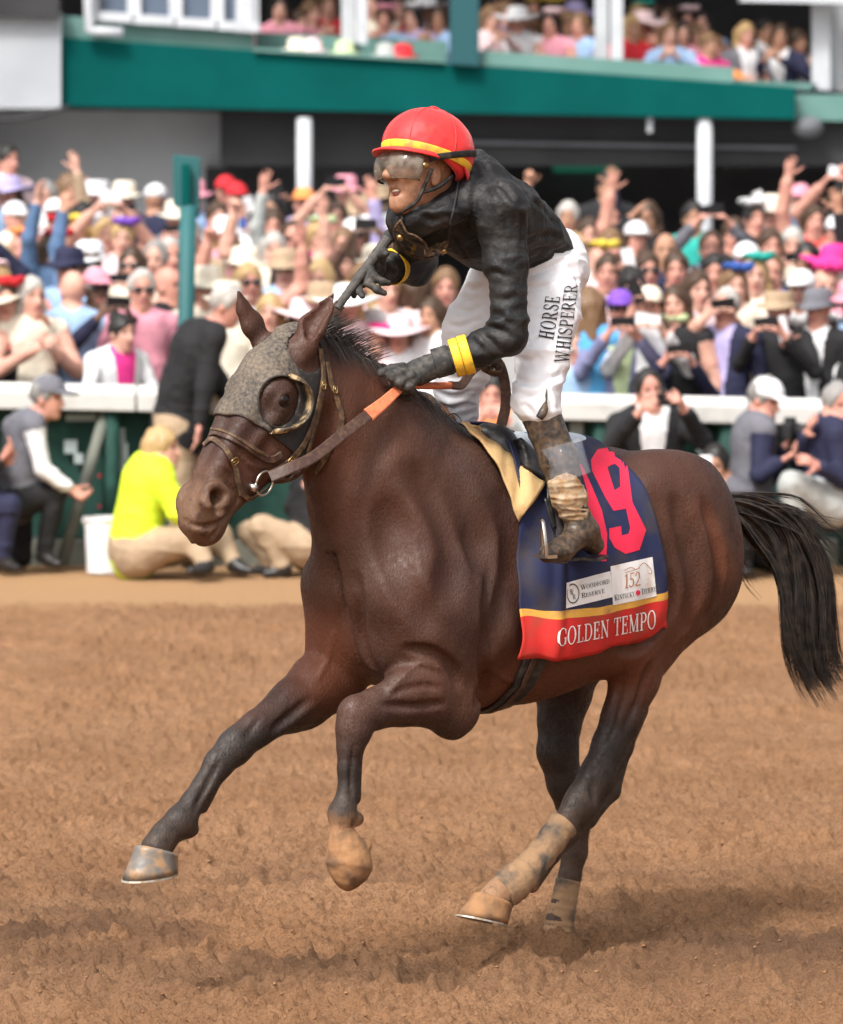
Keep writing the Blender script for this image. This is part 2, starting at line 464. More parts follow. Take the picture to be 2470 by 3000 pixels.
# concrete apron rising behind the rail
def apron_z(Y): return .048 * (Y - 34.5)
M_conc = mat('concrete', (.33, .32, .31), .9, noise=((.24, .23, .22), .4, .7), scale=3, bump=.2, bscale=30)
MB().add(([(-30, 34.35, apron_z(34.35)), (30, 34.35, apron_z(34.35)), (30, 60, apron_z(60)), (-30, 60, apron_z(60)), (-30, 34.35, -.3), (30, 34.35, -.3)], [[0, 1, 2, 3], [4, 5, 1, 0]])).build('apron', M_conc)
tag(bpy.data.objects['apron'], 'sloping concrete apron where the crowd stands', kind='structure')

# ------------------------------------------------------------ grandstand
BY = 52.0
stand = empty('grandstand', (0, BY, 0)); tag(stand, 'grandstand with teal balcony fascia, white posts and dark interior', 'grandstand')
M_teal = mat('teal_paint', (.0006, .064, .060), .9, noise=((.001, .078, .073), .4, .65), scale=1.2, bump=.12, bscale=40, dist=.004, spec=.08)
M_sage = mat('sage_paint', (.100, .215, .190), .6, noise=((.135, .26, .235), .4, .7), scale=2)
M_wpaint = mat('white_paint', (.50, .52, .55), .6, noise=((.42, .44, .47), .45, .75), scale=4)
M_dteal = mat('dark_teal_paint', (.012, .075, .088), .5)
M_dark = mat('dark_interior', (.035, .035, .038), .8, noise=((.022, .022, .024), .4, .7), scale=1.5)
M_gwall = mat('pale_grey_cladding', (.46, .48, .51), .6, noise=((.40, .42, .45), .4, .7), scale=2)
M_bwall = mat('grey_block_wall', (.13, .135, .15), .85, noise=((.10, .105, .115), .4, .7), scale=2.5)
def bpx(px, py, dy=0.0):
    p = P(px, py, BY); return np.array([p.x, dy, p.z])
def slab(name, quad, y0, y1, material, parent=stand, bevel=0.0):
    """prism: pixel quad (on the facade plane) between depths y0 and y1 behind it"""
    f = [bpx(*p, y0) for p in quad]; b = [np.array([q[0], y1, q[2]]) for q in f]; n = len(f)
    F = [list(range(n))[::-1], [n + i for i in range(n)]] + [[i, (i+1) % n, n+(i+1) % n, n+i] for i in range(n)]
    return MB().add((f + b, F)).build(name, material, parent, bevel=bevel)
slab('fascia', [(176, 312), (2330, 350), (2330, 255), (176, 108)], 0, .35, M_teal, bevel=.01)
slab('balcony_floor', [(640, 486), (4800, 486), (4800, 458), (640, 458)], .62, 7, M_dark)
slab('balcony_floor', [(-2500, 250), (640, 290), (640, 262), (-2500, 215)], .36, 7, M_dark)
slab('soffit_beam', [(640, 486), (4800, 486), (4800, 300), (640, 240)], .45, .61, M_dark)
slab('soffit_rib', [(1180, 420), (2340, 440), (2340, 428), (1180, 408)], .38, .449, M_bwall)
slab('fascia', [(2335, 352), (4900, 385), (4900, 300), (2335, 275)], .25, .6, M_sage)
slab('parapet', [(150, 108), (742, 150), (742, 92), (150, 42)], .10, .30, M_sage)
slab('parapet', [(742, 150), (1300, 184), (1300, 176), (742, 140)], -.06, .40, M_sage)
slab('parapet', [(742, 148), (1310, 182), (1310, 118), (742, 90)], .55, .70, M_sage)
slab('parapet', [(1405, 190), (2150, 243), (2150, 196), (1405, 148)], .02, .25, M_sage)
slab('parapet', [(2150, 252), (2400, 262), (2400, 244), (2150, 232)], .3, .5, M_sage)
slab('column', [(1318, 190), (1404, 196), (1404, -900), (1318, -900)], -.12, .14, M_dteal, bevel=.01)
for a, b, y0, d0 in ((998, 1040, 125, .45), (1044, 1076, 128, .05), (1748, 1788, 190, .5), (1790, 1826, 205, .05), (2386, 2440, 262, .3), (2446, 2490, 268, .55)):
    slab('column', [(a, y0), (b, y0 + 2), (b, -900), (a, -900)], d0, d0 + .14, M_wpaint, bevel=.005)
slab('header_beam', [(2170, 4), (4800, 60), (4800, -60), (2170, -22)], .0, .3, M_wpaint)
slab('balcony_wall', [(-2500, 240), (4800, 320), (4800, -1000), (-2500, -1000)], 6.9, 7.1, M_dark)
slab('shade_roof', [(-2500, -950), (4800, -950), (4800, -1050), (-2500, -1050)], -.4, 9, M_dark)  # unseen slab above the view, added and sized to keep the balcony dark
slab('lower_wall', [(-2500, 900), (4800, 900), (4800, 320), (-2500, 240)], 6.4, 6.6, M_bwall)
slab('lower_wall', [(-60, 900), (640, 900), (640, 322), (-60, 318)], 1.6, 1.8, M_gwall)  # paler wall colour stands in for light spilling in at the left end
slab('lower_wall', [(640, 900), (1180, 900), (1180, 330), (640, 322)], 3.0, 3.2, M_bwall)
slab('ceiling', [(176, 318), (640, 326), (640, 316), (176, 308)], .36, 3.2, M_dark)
slab('side_wall', [(-2600, 900), (-60, 900), (-60, 318), (-2600, 300)], .5, .7, M_bwall)
for px in (891, 2066):
    p = bpx(px, 345, .10); m = MB().add(tube([[p[0], p[1], p[2]], [p[0], p[1], .8]], .072, 14)); m.build('post', M_wpaint, stand, smooth=True)
# pale clad end block on the left, ribbed
for q in range(34):
    x0 = -160 + q*10
    slab('cladding_board', [(x0, 318), (x0 + 9.2, 318), (x0 + 9.2, 36), (x0, 36)], -.10 - .02*(q % 2), .3, M_gwall)
slab('cornice', [(-400, 46), (178, 52), (178, -20), (-400, -40)], -.25, .3, M_dark)
p0, p1 = bpx(-60, 352, -.12), bpx(205, 312, -.12)
MB().add(tube(crom([p0, (p0+p1)/2 + np.array([0, 0, -.05]), p1], 6), .02, 8)).build('cable', M_dark, stand, smooth=True)
# windows above the left parapet
def window(x0, x1, y0, y1, dy):
    w_ = slab('window', [(x0, y0), (x1, y0 + (x1-x0)*.075), (x1, y1), (x0, y1)], .12 + dy, .16 + dy, mat('window_glass', (.10, .13, .18), .12, spec=.7))
    for a, b in ((x0 - 12, x0 + 8), (x1 - 8, x1 + 12)):
        s_ = slab('frame', [(a, y0 + 16), (b, y0 + 18), (b, y1), (a, y1)], .04 + dy, .18 + dy, M_wpaint, w_)
        s_.location = (0, 0, 0)
    slab('sill', [(x0 - 16, y0 + 24), (x1 + 14, y0 + 24 + (x1-x0)*.075), (x1 + 14, y0 + (x1-x0)*.075 - 4), (x0 - 16, y0 - 4)], -.02 + dy, .2 + dy, M_wpaint, w_)
for k in range(4): window(282 + k*122, 380 + k*122, 36 + k*9, -420, 0)
slab('wall', [(252, 62), (290, 64), (290, -600), (252, -600)], .0, .12, M_wpaint)
slab('wall', [(690, 96), (742, 98), (742, -600), (690, -600)], .0, .3, M_wpaint)
g0 = [bpx(262, 20, -.12), bpx(262, 90, -.12), bpx(285, 92, -.12), bpx(362, 96, -.12)]
MB().add(tube([bpx(262, -200, -.12)] + g0, .045, 10)).build('downpipe', M_wpaint, stand, smooth=True)
slab('dark_window', [(585, 605), (690, 610), (690, 495), (585, 492)], 1.45, 1.59, M_dark)
M_scr = bpy.data.materials.new('lit_screen'); M_scr.use_nodes = True; e_ = M_scr.node_tree.nodes['Principled BSDF']; e_.inputs['Base Color'].default_value = (.01, .12, .08, 1); e_.inputs['Emission Color'].default_value = (.02, .30, .18, 1); e_.inputs['Emission Strength'].default_value = .10
slab('screen', [(1668, 510), (1880, 512), (1880, 446), (1668, 444)], 6.2, 6.39, M_scr)
p = bpx(2372, 372, .2); MB().add(uvsphere(p, (.14, .14, .10))).build('lamp', M_bwall, stand, smooth=True)
p = bpx(1905, 366, .1); MB().box(p, (.05, .05, .14)).build('speaker_bracket', M_wpaint, stand, bevel=.01)

# ------------------------------------------------------------ white rail with green fence below
RY = 33.95
rail = empty('rail', (0, RY, 0)); tag(rail, 'white track rail on posts with green fabric fence beneath', 'fence')
M_rail = mat('rail_white', (.62, .61, .585), .5, noise=((.50, .49, .46), .5, .75), scale=5)
M_green = mat('green_fabric', (.007, .045, .034), .75, noise=((.02, .09, .07), .55, .75), scale=6, detail=6, bump=.3, bscale=30)
M_wood = mat('grey_post', (.16, .17, .14), .8, noise=((.11, .115, .10), .4, .7), scale=6)
def rl(px, py, dy=0.0):
    p = P(px, py, RY); return np.array([p.x, dy, p.z])
def rtop(px): return 1120 + 48 * px / 2400.0
seams = [-5200, -2400, -700, 402, 1300, 2190, 3200, 4900, 7000]
for a, b in zip(seams, seams[1:]):
    m = MB()
    prof = [(-.09, -.155), (-.10, -.05), (-.085, -.018), (-.05, 0), (.05, 0), (.085, -.018), (.09, -.06), (.06, -.155)]
    V_ = []
    for px in (a + 3, b - 3):
        c = rl(px, rtop(px)); V_ += [np.array([c[0], yy_, c[2] + zz_]) for yy_, zz_ in prof]
    n8 = len(prof); m.add((V_, [[i, (i+1) % n8, n8+(i+1) % n8, n8+i] for i in range(n8)] + [list(range(n8))[::-1], list(range(n8, 2*n8))])).build('top_rail', M_rail, rail, smooth=False, bevel=.008)
for px in (-2400, -1500, -300, 325, 560, 1010, 1500, 1760, 2130, 2480):
    c = rl(px, 1180, .02); MB().add(tube([[c[0], .0, c[2]], [c[0], .0, -.1]], .055, 10)).build('post', M_green, rail, smooth=True)
for px in (262, 1300, 2400):
    a, b = rl(px + 45, 1215), rl(px - 70, 1640, -.35); MB().add(tube([a, b], .035, 10)).build('brace', M_wood, rail, smooth=True)
for a, b in zip(seams, seams[1:]):
    nx2, nz2 = 40, 8; V_ = []
    for j in range(nz2+1):
        for i in range(nx2+1):
            px = a + (b-a)*i/nx2; z_ = 1190 + 385*j/nz2; c = rl(px, z_, .10 + .02*math.sin(i*.8) + .008*math.sin(j*2 + i)); V_.append(c)
    MB().add((V_, grid_faces(nx2, nz2))).build('fabric_panel', M_green, rail, smooth=True)
# pale lettering blurred on the fabric: plain marks
M_mark = mat('pale_fabric_mark', (.36, .42, .42), .8)
for px, y0, y1, w_ in ((205, 1290, 1330, 38), (228, 1330, 1360, 26), (350, 1255, 1300, 30), (362, 1300, 1350, 22), (352, 1350, 1385, 30), (235, 1215, 1235, 90), (1690, 1240, 1300, 40), (2060, 1260, 1330, 34), (1760, 1255, 1290, 24)):
    c0_, c1_ = rl(px - w_/2, y0, .06), rl(px + w_/2, y1, .06)
    MB().box(((c0_[0]+c1_[0])/2, .070, (c0_[2]+c1_[2])/2), (c1_[0]-c0_[0], .004, abs(c1_[2]-c0_[2]))).build('fabric_mark', M_mark, rail)
for k in range(9):
    c = rl(290 + 12*(k % 3), 1305 + 30*k, .05); MB().box(c, (.018, .006, .018)).build('fabric_mark', solid((.6, .02, .05)), rail)
m = MB()
a = rl(-5200, 1572); b = rl(7000, 1580)
m.box(((a[0]+b[0])/2, .12, .06), (b[0]-a[0], .16, .16)).build('kickboard', M_wood, rail, bevel=.01)
# teal sign on a pole standing in the crowd (seen from its back)
SY = 34.75
M_sign = mat('sign_teal', (.014, .095, .102), .6, noise=((.02, .118, .126), .4, .7), scale=3)
sign = empty('sign_post', (0, 0, 0)); tag(sign, 'tall teal sign plate on a teal pole above the crowd', 'sign')
c = [P(506, 452, SY), P(588, 462, SY), P(584, 642, SY), P(507, 600, SY)]
V_ = [np.array(q) for q in c] + [np.array(q) + np.array([0, .03, 0]) for q in c]
MB().add((V_, [[3, 2, 1, 0], [4, 5, 6, 7], [0, 1, 5, 4], [1, 2, 6, 5], [2, 3, 7, 6], [3, 0, 4, 7]])).build('plate', M_sign, sign, bevel=.006)
a, b = P(546, 480, SY), P(546, 600, SY)
MB().box(((a.x+b.x)/2, SY - .05, (a.z+b.z)/2), (.05, .05, a.z - b.z)).build('bracket', M_teal, sign, bevel=.006)
a, b = P(552, 600, SY), P(532, 1150, SY)
MB().add(tube([[a.x, SY-.02, a.z], [b.x, SY-.02, apron_z(SY)]], .052, 14)).build('pole', M_sign, sign, smooth=True)
# ------------------------------------------------------------ the horse (local frame: x forward, y its left, z up)
HO = np.array([0.51, 17.51]); HA = R(43.0)
HF = np.array([-math.cos(HA), -math.sin(HA)]); HL = np.array([math.sin(HA), -math.cos(HA)])
HROT = math.pi + HA
def HP(px, py, l=0.0):
    """horse-frame point seen at a pixel, on the plane l metres to the horse's left of its midline"""
    kx = (px - 1235) / FPX; b = HO + l * HL
    s = (b[0] - kx * b[1]) / (kx * HF[1] - HF[0])
    Y = b[1] + s * HF[1]
    return np.array([s, l, CAMH - (py - HORIZ) / FPX * Y])
def HW(v):
    """horse frame -> world"""
    v = np.asarray(v, float)
    return np.stack([HO[0] + v[..., 0]*HF[0] + v[..., 1]*HL[0], HO[1] + v[..., 0]*HF[1] + v[..., 1]*HL[1], v[..., 2]], -1)
def chain(rows, k=0.03, t=0, e=0.85):
    """rows (px, py, half width px, l)"""
    out = []
    pts = [(HP(a, b, l), r / 985.0) for a, b, r, l in rows]
    for (p, r), (q, r2) in zip(pts, pts[1:]): out.append(Cone(p, r, q, r2, e=e, k=k, t=t))
    return out
HD = np.array([0.525, 0, -0.851]); HN = np.array([0.851, 0, 0.525]); HH0 = np.array([1.293, 0, 1.974])
def HE(t, n, l): return HH0 + HD * t + HN * n + np.array([0, l, 0])

def head_prims():
    pr = [Loft(HH0, HD, HN, (0, 1, 0), [
        (-.05, -.115, -.13, .012), (-.03, -.09, -.17, .045), (0, -.062, -.20, .068), (.06, -.030, -.235, .084), (.12, -.010, -.255, .094),
        (.20, 0, -.272, .094), (.28, -.004, -.278, .086), (.36, -.008, -.262, .076), (.44, -.010, -.222, .064), (.52, -.008, -.186, .056),
        (.58, .000, -.158, .058), (.63, -.002, -.142, .059), (.664, -.010, -.136, .055), (.690, -.028, -.122, .042), (.706, -.056, -.098, .012)], ex=2.35, k=0.06)]
    for s in (-1, 1):
        pr += [Ell(HE(.215, -.075, s*.082), (.055, .026, .042), k=.03),                      # brow over the eye
               Ell(HE(.31, -.20, s*.052), (.105, .042, .085), rot=[HD, (0, 1, 0), HN], k=.04),  # cheek
               Cone(HE(.26, -.10, s*.088), .017, HE(.40, -.075, s*.062), .012, k=.03),         # facial crest
               Cone(HE(.30, -.03, s*.05), .018, HE(.52, -.02, s*.03), .014, k=.04),            # nasal bone
               Ell(HE(.592, -.046, s*.052), (.058, .024, .050), rot=[HD, (0, 1, 0), HN], k=.02), # nostril wing
               Ell(HE(.255, -.055, s*.112), (.05, .016, .022), k=.02, op='s'),                  # hollow above the eye
               ]
    for s in (-1, 1):
        pr += [Ell(HE(.230, -.084, s*.100), (.034, .018, .026), rot=[HD, (0, 1, 0), HN], k=.012), Ell(HE(.232, -.086, s*.122), (.028, .024, .0155), rot=[HD*.93+HN*.37, (0, 1, 0), HN*.93-HD*.37], k=.006, op='s')]
    pr += [Ell(HE(.672, -.108, 0), (.030, .038, .026), rot=[HD, (0, 1, 0), HN], k=.02),         # lower lip
           Ell(HE(.64, -.132, 0), (.042, .034, .026), rot=[HD, (0, 1, 0), HN], k=.02),          # chin
           Cone(HE(.708, -.096, -.06), .0075, HE(.708, -.096, .06), .0075, k=.006, op='s'),
           Cone(HE(.685, -.090, -.055), .005, HE(.60, -.094, -.062), .004, k=.006, op='s'),
           Cone(HE(.695, -.096, .045), .008, HE(.58, -.108, .064), .006, k=.006, op='s')]       # the mouth line
    for s in (-1, 1):                                                                            # nostrils
        pr += [Ell(HE(.592, -.046, s*.076), (.042, .034, .027), rot=[HD*.8-HN*.6, (0, 1, 0), HN*.8+HD*.6], k=.012, op='s'),
               Ell(HE(.585, -.036, s*.055), (.030, .034, .018), rot=[HD*.8-HN*.6, (0, 1, 0), HN*.8+HD*.6], k=.006, op='s')]
    return pr
def ear_prims():
    pr = []
    for b, m, m2, tp, cup in ((HP(893, 1020, .075), HP(915, 955, .085), HP(952, 905, .093), HP(979, 858, .092), .6),
                              (HP(768, 1002, -.062), HP(740, 950, -.072), HP(714, 905, -.078), HP(700, 856, -.074), -1.6)):
        ax = tp - b; ax /= np.linalg.norm(ax)
        op = np.array([.62, cup, .25]); op -= ax * (op @ ax); op /= np.linalg.norm(op)       # way the ear opens
        sd = np.cross(ax, op)
        pr += [Cone(b - ax*.03, .028, b, .034, k=.02), Cone(b, .034, m, .042, e=.62, ax=op, k=.012), Cone(m, .042, m2, .028, e=.6, ax=op, k=.01), Cone(m2, .028, tp, .005, e=.6, ax=op, k=.01)]
        pr += [Cone(b + ax*.035 + op*.024, .016, m + op*.026, .029, e=.9, ax=op, k=.006, op='s'), Cone(m + op*.026, .029, m2 + op*.018, .018, k=.006, op='s'), Cone(m2 + op*.018, .018, tp + op*.006 - ax*.012, .003, k=.005, op='s')]
    return pr

def horse_prims():
    X, Yx = np.array([1., 0, 0]), np.array([0, 1., 0])
    pr = [Loft((0, 0, 0), (1, 0, 0), (0, 0, 1), (0, 1, 0), [
        (-.515, 1.30, 1.24, .02), (-.49, 1.36, 1.13, .09), (-.435, 1.425, 1.05, .16), (-.35, 1.485, .99, .23), (-.25, 1.52, .96, .26), (-.13, 1.532, .915, .275),
        (0, 1.525, .85, .285), (.15, 1.52, .80, .292), (.3, 1.53, .778, .288), (.45, 1.565, .775, .270), (.6, 1.615, .782, .240), (.74, 1.58, .82, .225),
        (.86, 1.5, .87, .208), (.93, 1.38, .93, .18), (.975, 1.28, 1.0, .13), (1.0, 1.18, 1.10, .03)], ex=2.15, k=.08)]
    # neck
    N = [((.76, 0, 1.33), .30, .60), ((.86, 0, 1.49), .26, .56), ((.975, 0, 1.63), .20, .52), ((1.09, 0, 1.72), .16, .56), ((1.19, 0, 1.80), .115, .64)]
    for (a, r, e), (b, r2, e2) in zip(N, N[1:]): pr.append(Cone(a, r, b, r2, e=(e + e2) / 2, k=.07))
    pr.append(Cone((.58, 0, 1.575), .05, (.86, 0, 1.735), .05, e=.7, k=.07)); pr.append(Cone((.86, 0, 1.735), .05, (1.13, 0, 1.86), .04, e=.7, k=.06))
    for s in (-1, 1):
        pr += [Cone((.62, s*.10, 1.48), .085, (.925, s*.165, 1.17), .080, e=.8, k=.08),          # shoulder blade to point of shoulder
               Ell((.73, s*.185, 1.08), (.20, .085, .17), k=.08),                                # triceps
               Ell((.905, s*.09, 1.06), (.095, .095, .16), k=.06),                               # breast muscles
               Cone((.965, s*.05, 1.44), .08, (.92, s*.095, 1.18), .105, e=.9, k=.09),          # front of the neck down to the breast
               Cone((.92, s*.12, 1.52), .05, (.80, s*.185, 1.26), .06, k=.07),
               Ell((-.18, s*.165, 1.38), (.20, .11, .15), k=.09),                                # croup
               Ell((-.28, s*.155, 1.24), (.18, .13, .25), k=.08),
               Ell((-.39, s*.115, 1.17), (.085, .08, .20), k=.06),                                # back of the thigh
               Ell((-.06, s*.215, 1.42), (.045, .03, .035), k=.06),                              # point of hip
               Ell((-.375, s*.285, 1.20), (.035, .028, .28), rot=[(.97, 0, .22), (0, 1, 0), (-.22, 0, .97)], k=.06, op='s'),
               Ell((.60, s*.275, 1.12), (.03, .03, .22), rot=[(.9, 0, .43), (0, 1, 0), (-.43, 0, .9)], k=.07, op='s')]
    pr.append(Ell((1.035, 0, 1.03), (.05, .006, .18), k=.04, op='s'))                              # furrow of the breast
    pr.append(Ell((-.53, 0, 1.18), (.05, .014, .20), k=.035, op='s'))
    # legs
    E = HP(1330, 2075, .165)
    pr += [Cone((.86, .165, 1.14), .13, E, .088, e=.72, k=.06), Ell(HP(1322, 2110, .17), (.05, .045, .04), k=.03)]
    pr += chain([(1320, 2060, 84, .16), (1245, 2035, 88, .16), (1180, 2048, 72, .155), (1105, 2074, 56, .15), (1045, 2096, 57, .145)], k=.035)
    pr += [Ell(HP(1225, 2000, .185), (.11, .04, .05), k=.04)]
    pr += chain([(1045, 2096, 57, .145), (1036, 2140, 52, .145), (1026, 2190, 38, .145), (1020, 2250, 31, .145), (1018, 2330, 31, .145), (1004, 2385, 45, .145), (1001, 2435, 31, .145), (1012, 2470, 42, .145)], k=.018)
    pr += chain([(1044, 2200, 20, .145), (1040, 2340, 20, .145)], k=.010) + [Ell(HP(1040, 2400, .145), (.03, .026, .024), k=.015)]
    pr += [Cone((.86, -.15, 1.12), .13, HP(975, 1985, -.15), .10, e=.75, k=.06)]
    pr += chain([(985, 1985, 88, -.15), (925, 2008, 88, -.15), (850, 2066, 72, -.145), (750, 2138, 50, -.14), (686, 2188, 52, -.14), (640, 2240, 44, -.14), (597, 2306, 34, -.14), (566, 2352, 34, -.14), (530, 2408, 47, -.14), (484, 2446, 39, -.14), (459, 2486, 48, -.14)], k=.022)
    pr += chain([(640, 2275, 18, -.14), (592, 2366, 20, -.14)], k=.010) + [Ell(HP(556, 2430, -.14), (.03, .026, .024), k=.015), Ell(HP(880, 2095, -.165), (.10, .035, .05), k=.04)]
    # hind legs
    pr += [Cone((-.40, .125, 1.12), .08, HP(1893, 1945, .145), .066, e=.8, k=.07), Cone((-.40, -.125, 1.12), .08, HP(1700, 1950, -.145), .066, e=.8, k=.07)]
    pr += [Cone((-.27, .155, 1.2), .205, HP(1825, 1850, .165), .135, e=.62, k=.08)]
    pr += chain([(1838, 1860, 118, .165), (1860, 1990, 80, .15), (1824, 2100, 67, .14), (1786, 2185, 58, .132), (1750, 2270, 58, .13), (1700, 2355, 54, .13), (1652, 2425, 42, .125), (1598, 2488, 38, .12), (1545, 2550, 42, .12), (1502, 2590, 52, .12), (1463, 2622, 46, .12), (1440, 2645, 50, .12)], k=.022, e=.8)
    pr += chain([(1880, 2080, 24, .135), (1832, 2190, 22, .13), (1793, 2318, 27, .13)], k=.02) + chain([(1793, 2318, 27, .13), (1725, 2398, 26, .125), (1622, 2505, 22, .12), (1560, 2592, 24, .12)], k=.018)
    pr += [Cone((-.27, -.155, 1.2), .205, HP(1665, 1900, -.165), .135, e=.62, k=.08)]
    pr += chain([(1672, 1880, 120, -.165), (1655, 2030, 92, -.15), (1640, 2110, 72, -.14), (1634, 2200, 66, -.13), (1655, 2290, 58, -.125), (1678, 2350, 54, -.125), (1688, 2420, 44, -.12), (1682, 2500, 40, -.12), (1668, 2570, 36, -.12), (1652, 2640, 38, -.12), (1638, 2700, 42, -.12), (1630, 2760, 44, -.12)], k=.022, e=.8)
    pr += chain([(1705, 2390, 26, -.12), (1700, 2500, 22, -.12)], k=.015)
    pr += head_prims() + ear_prims()
    return pr
HPR = horse_prims()
H_D, H_lo, H_h = field(HPR, 0.0068, pad=.03, lo=(-.72, -.36, -.02))
HV, HQ = nets(H_D, H_lo, H_h, smooth=1)
# second pass: muscle furrows, skin folds and veins traced over the surface
_bv = BVHTree.FromPolygons([tuple(v) for v in HV], [tuple(q) for q in HQ])
def _on(px, py):
    o = HP(px, py, 1.2); e = HP(px, py, -1.2); loc, nor, _, _ = _bv.ray_cast(Vector(o), Vector(e - o).normalized())
    return (np.array(loc), np.array(nor)) if loc is not None else (None, None)
def carve(D, pxs, r, depth, k, add=False):
    c = crom([(a, b) for a, b in pxs], 5); pts = []
    n = len(c)
    for i, (x, y) in enumerate(c):
        h, nr = _on(x, y)
        if h is None: continue
        f = math.sin(math.pi * (i + .6) / (n + .2)) ** .5
        pts.append((h + nr * ((r - depth * f) if not add else (depth * f - r)), h))
    for (a, _), (b, _) in zip(pts, pts[1:]):
        if np.linalg.norm(a - b) > .12: continue
        p = Cone(a, r, b, r, k=k); m = k + 3 * H_h
        i0 = np.clip(np.floor((p.lo - m - H_lo) / H_h).astype(int), 0, D.shape); i1 = np.clip(np.ceil((p.hi + m - H_lo) / H_h).astype(int) + 1, 0, D.shape)
        sl = tuple(slice(u, v) for u, v in zip(i0, i1))
        X = (H_lo[0] + H_h*np.arange(i0[0], i1[0]))[:, None, None]; Y = (H_lo[1] + H_h*np.arange(i0[1], i1[1]))[None, :, None]; Z = (H_lo[2] + H_h*np.arange(i0[2], i1[2]))[None, None, :]
        d = p.d(X, Y, Z).astype(np.float32)
        D[sl] = smin(D[sl], d, k) if add else smax(D[sl], -d, k)
for pxs, r, dp in (([(1046, 1690), (1054, 1780), (1058, 1860), (1078, 1930), (1112, 1978)], .018, .014), ([(1195, 1900), (1270, 1915), (1325, 1955), (1345, 2010)], .016, .016),
                   ([(1445, 1640), (1428, 1760), (1420, 1870), (1414, 1990), (1398, 2060)], .022, .016), ([(1130, 1500), (1150, 1610), (1190, 1720), (1260, 1820)], .050, .007),
                   ([(1200, 1380), (1290, 1500), (1330, 1620), (1310, 1740)], .060, .004), ([(1120, 2065), (1200, 2070), (1300, 2062)], .012, .010), ([(1150, 2030), (1230, 2010), (1290, 2015)], .010, .006),
                   ([(2064, 1472), (2098, 1580), (2112, 1668), (2100, 1752), (2068, 1815)], .022, .016), ([(1985, 1480), (2020, 1600), (2040, 1720), (2010, 1830)], .035, .010),
                   ([(1958, 1700), (1962, 1780), (1925, 1850), (1870, 1895), (1820, 1890)], .026, .016), ([(1905, 1930), (1870, 2040), (1830, 2140)], .014, .010), ([(1830, 1960), (1800, 2080), (1768, 2180)], .012, .007),
                   ([(905, 2050), (850, 2095), (800, 2135)], .012, .010), ([(760, 2105), (720, 2160)], .010, .006), ([(640, 2236), (608, 2300), (566, 2380)], .008, .010), ([(1034, 2190), (1030, 2260), (1030, 2345)], .006, .009), ([(1660, 2420), (1610, 2480), (1560, 2545)], .008, .008), ([(1735, 2290), (1745, 2350)], .012, .008),
                   ([(538, 1524), (570, 1540), (615, 1541), (655, 1520), (686, 1486), (700, 1458)], .007, .009), ([(962, 1190), (957, 1262), (935, 1340), (905, 1405)], .026, .020), ([(660, 1420), (690, 1440), (700, 1470)], .008, .005),
                   ([(1480, 1480), (1530, 1700), (1560, 1850)], .05, .006), ([(1340, 1420), (1390, 1550), (1420, 1640)], .055, .006)):
    carve(H_D, pxs, r, dp, r * .8)
_nr = [(628 + 40*math.cos(t), 1453 + 34*math.sin(t)) for t in np.linspace(-2.6, 2.9, 9)]
for pxs, r, dp in ((_nr, .009, .007), ([(905, 1230), (903, 1300), (870, 1380), (815, 1420)], .016, .008), ([(1290, 1960), (1230, 1945), (1180, 1985), (1140, 2030)], .006, .004), ([(1560, 2010), (1480, 1990), (1440, 1960)], .006, .004), ([(1930, 1900), (1880, 1960), (1850, 2060)], .006, .004),
                   ([(700, 1330), (730, 1360), (770, 1370)], .005, .004), ([(650, 1360), (690, 1390), (705, 1420)], .005, .003), ([(930, 2060), (870, 2110), (800, 2160)], .006, .004), ([(980, 1850), (960, 1930), (930, 1990)], .006, .004), ([(2020, 1850), (1960, 1900), (1900, 2000)], .006, .004)):
    carve(H_D, pxs, r, dp, .008, True)
HV, HQ = nets(H_D, H_lo, H_h, smooth=1)
_Nn = vnormals(HV, HQ)
HV = HV + _Nn * (.0018 * vnoise(HV[:, 0]*26, HV[:, 1]*26, HV[:, 2]*18) + .0025 * vnoise(HV[:, 0]*11 + 3, HV[:, 1]*11, HV[:, 2]*8))[:, None]
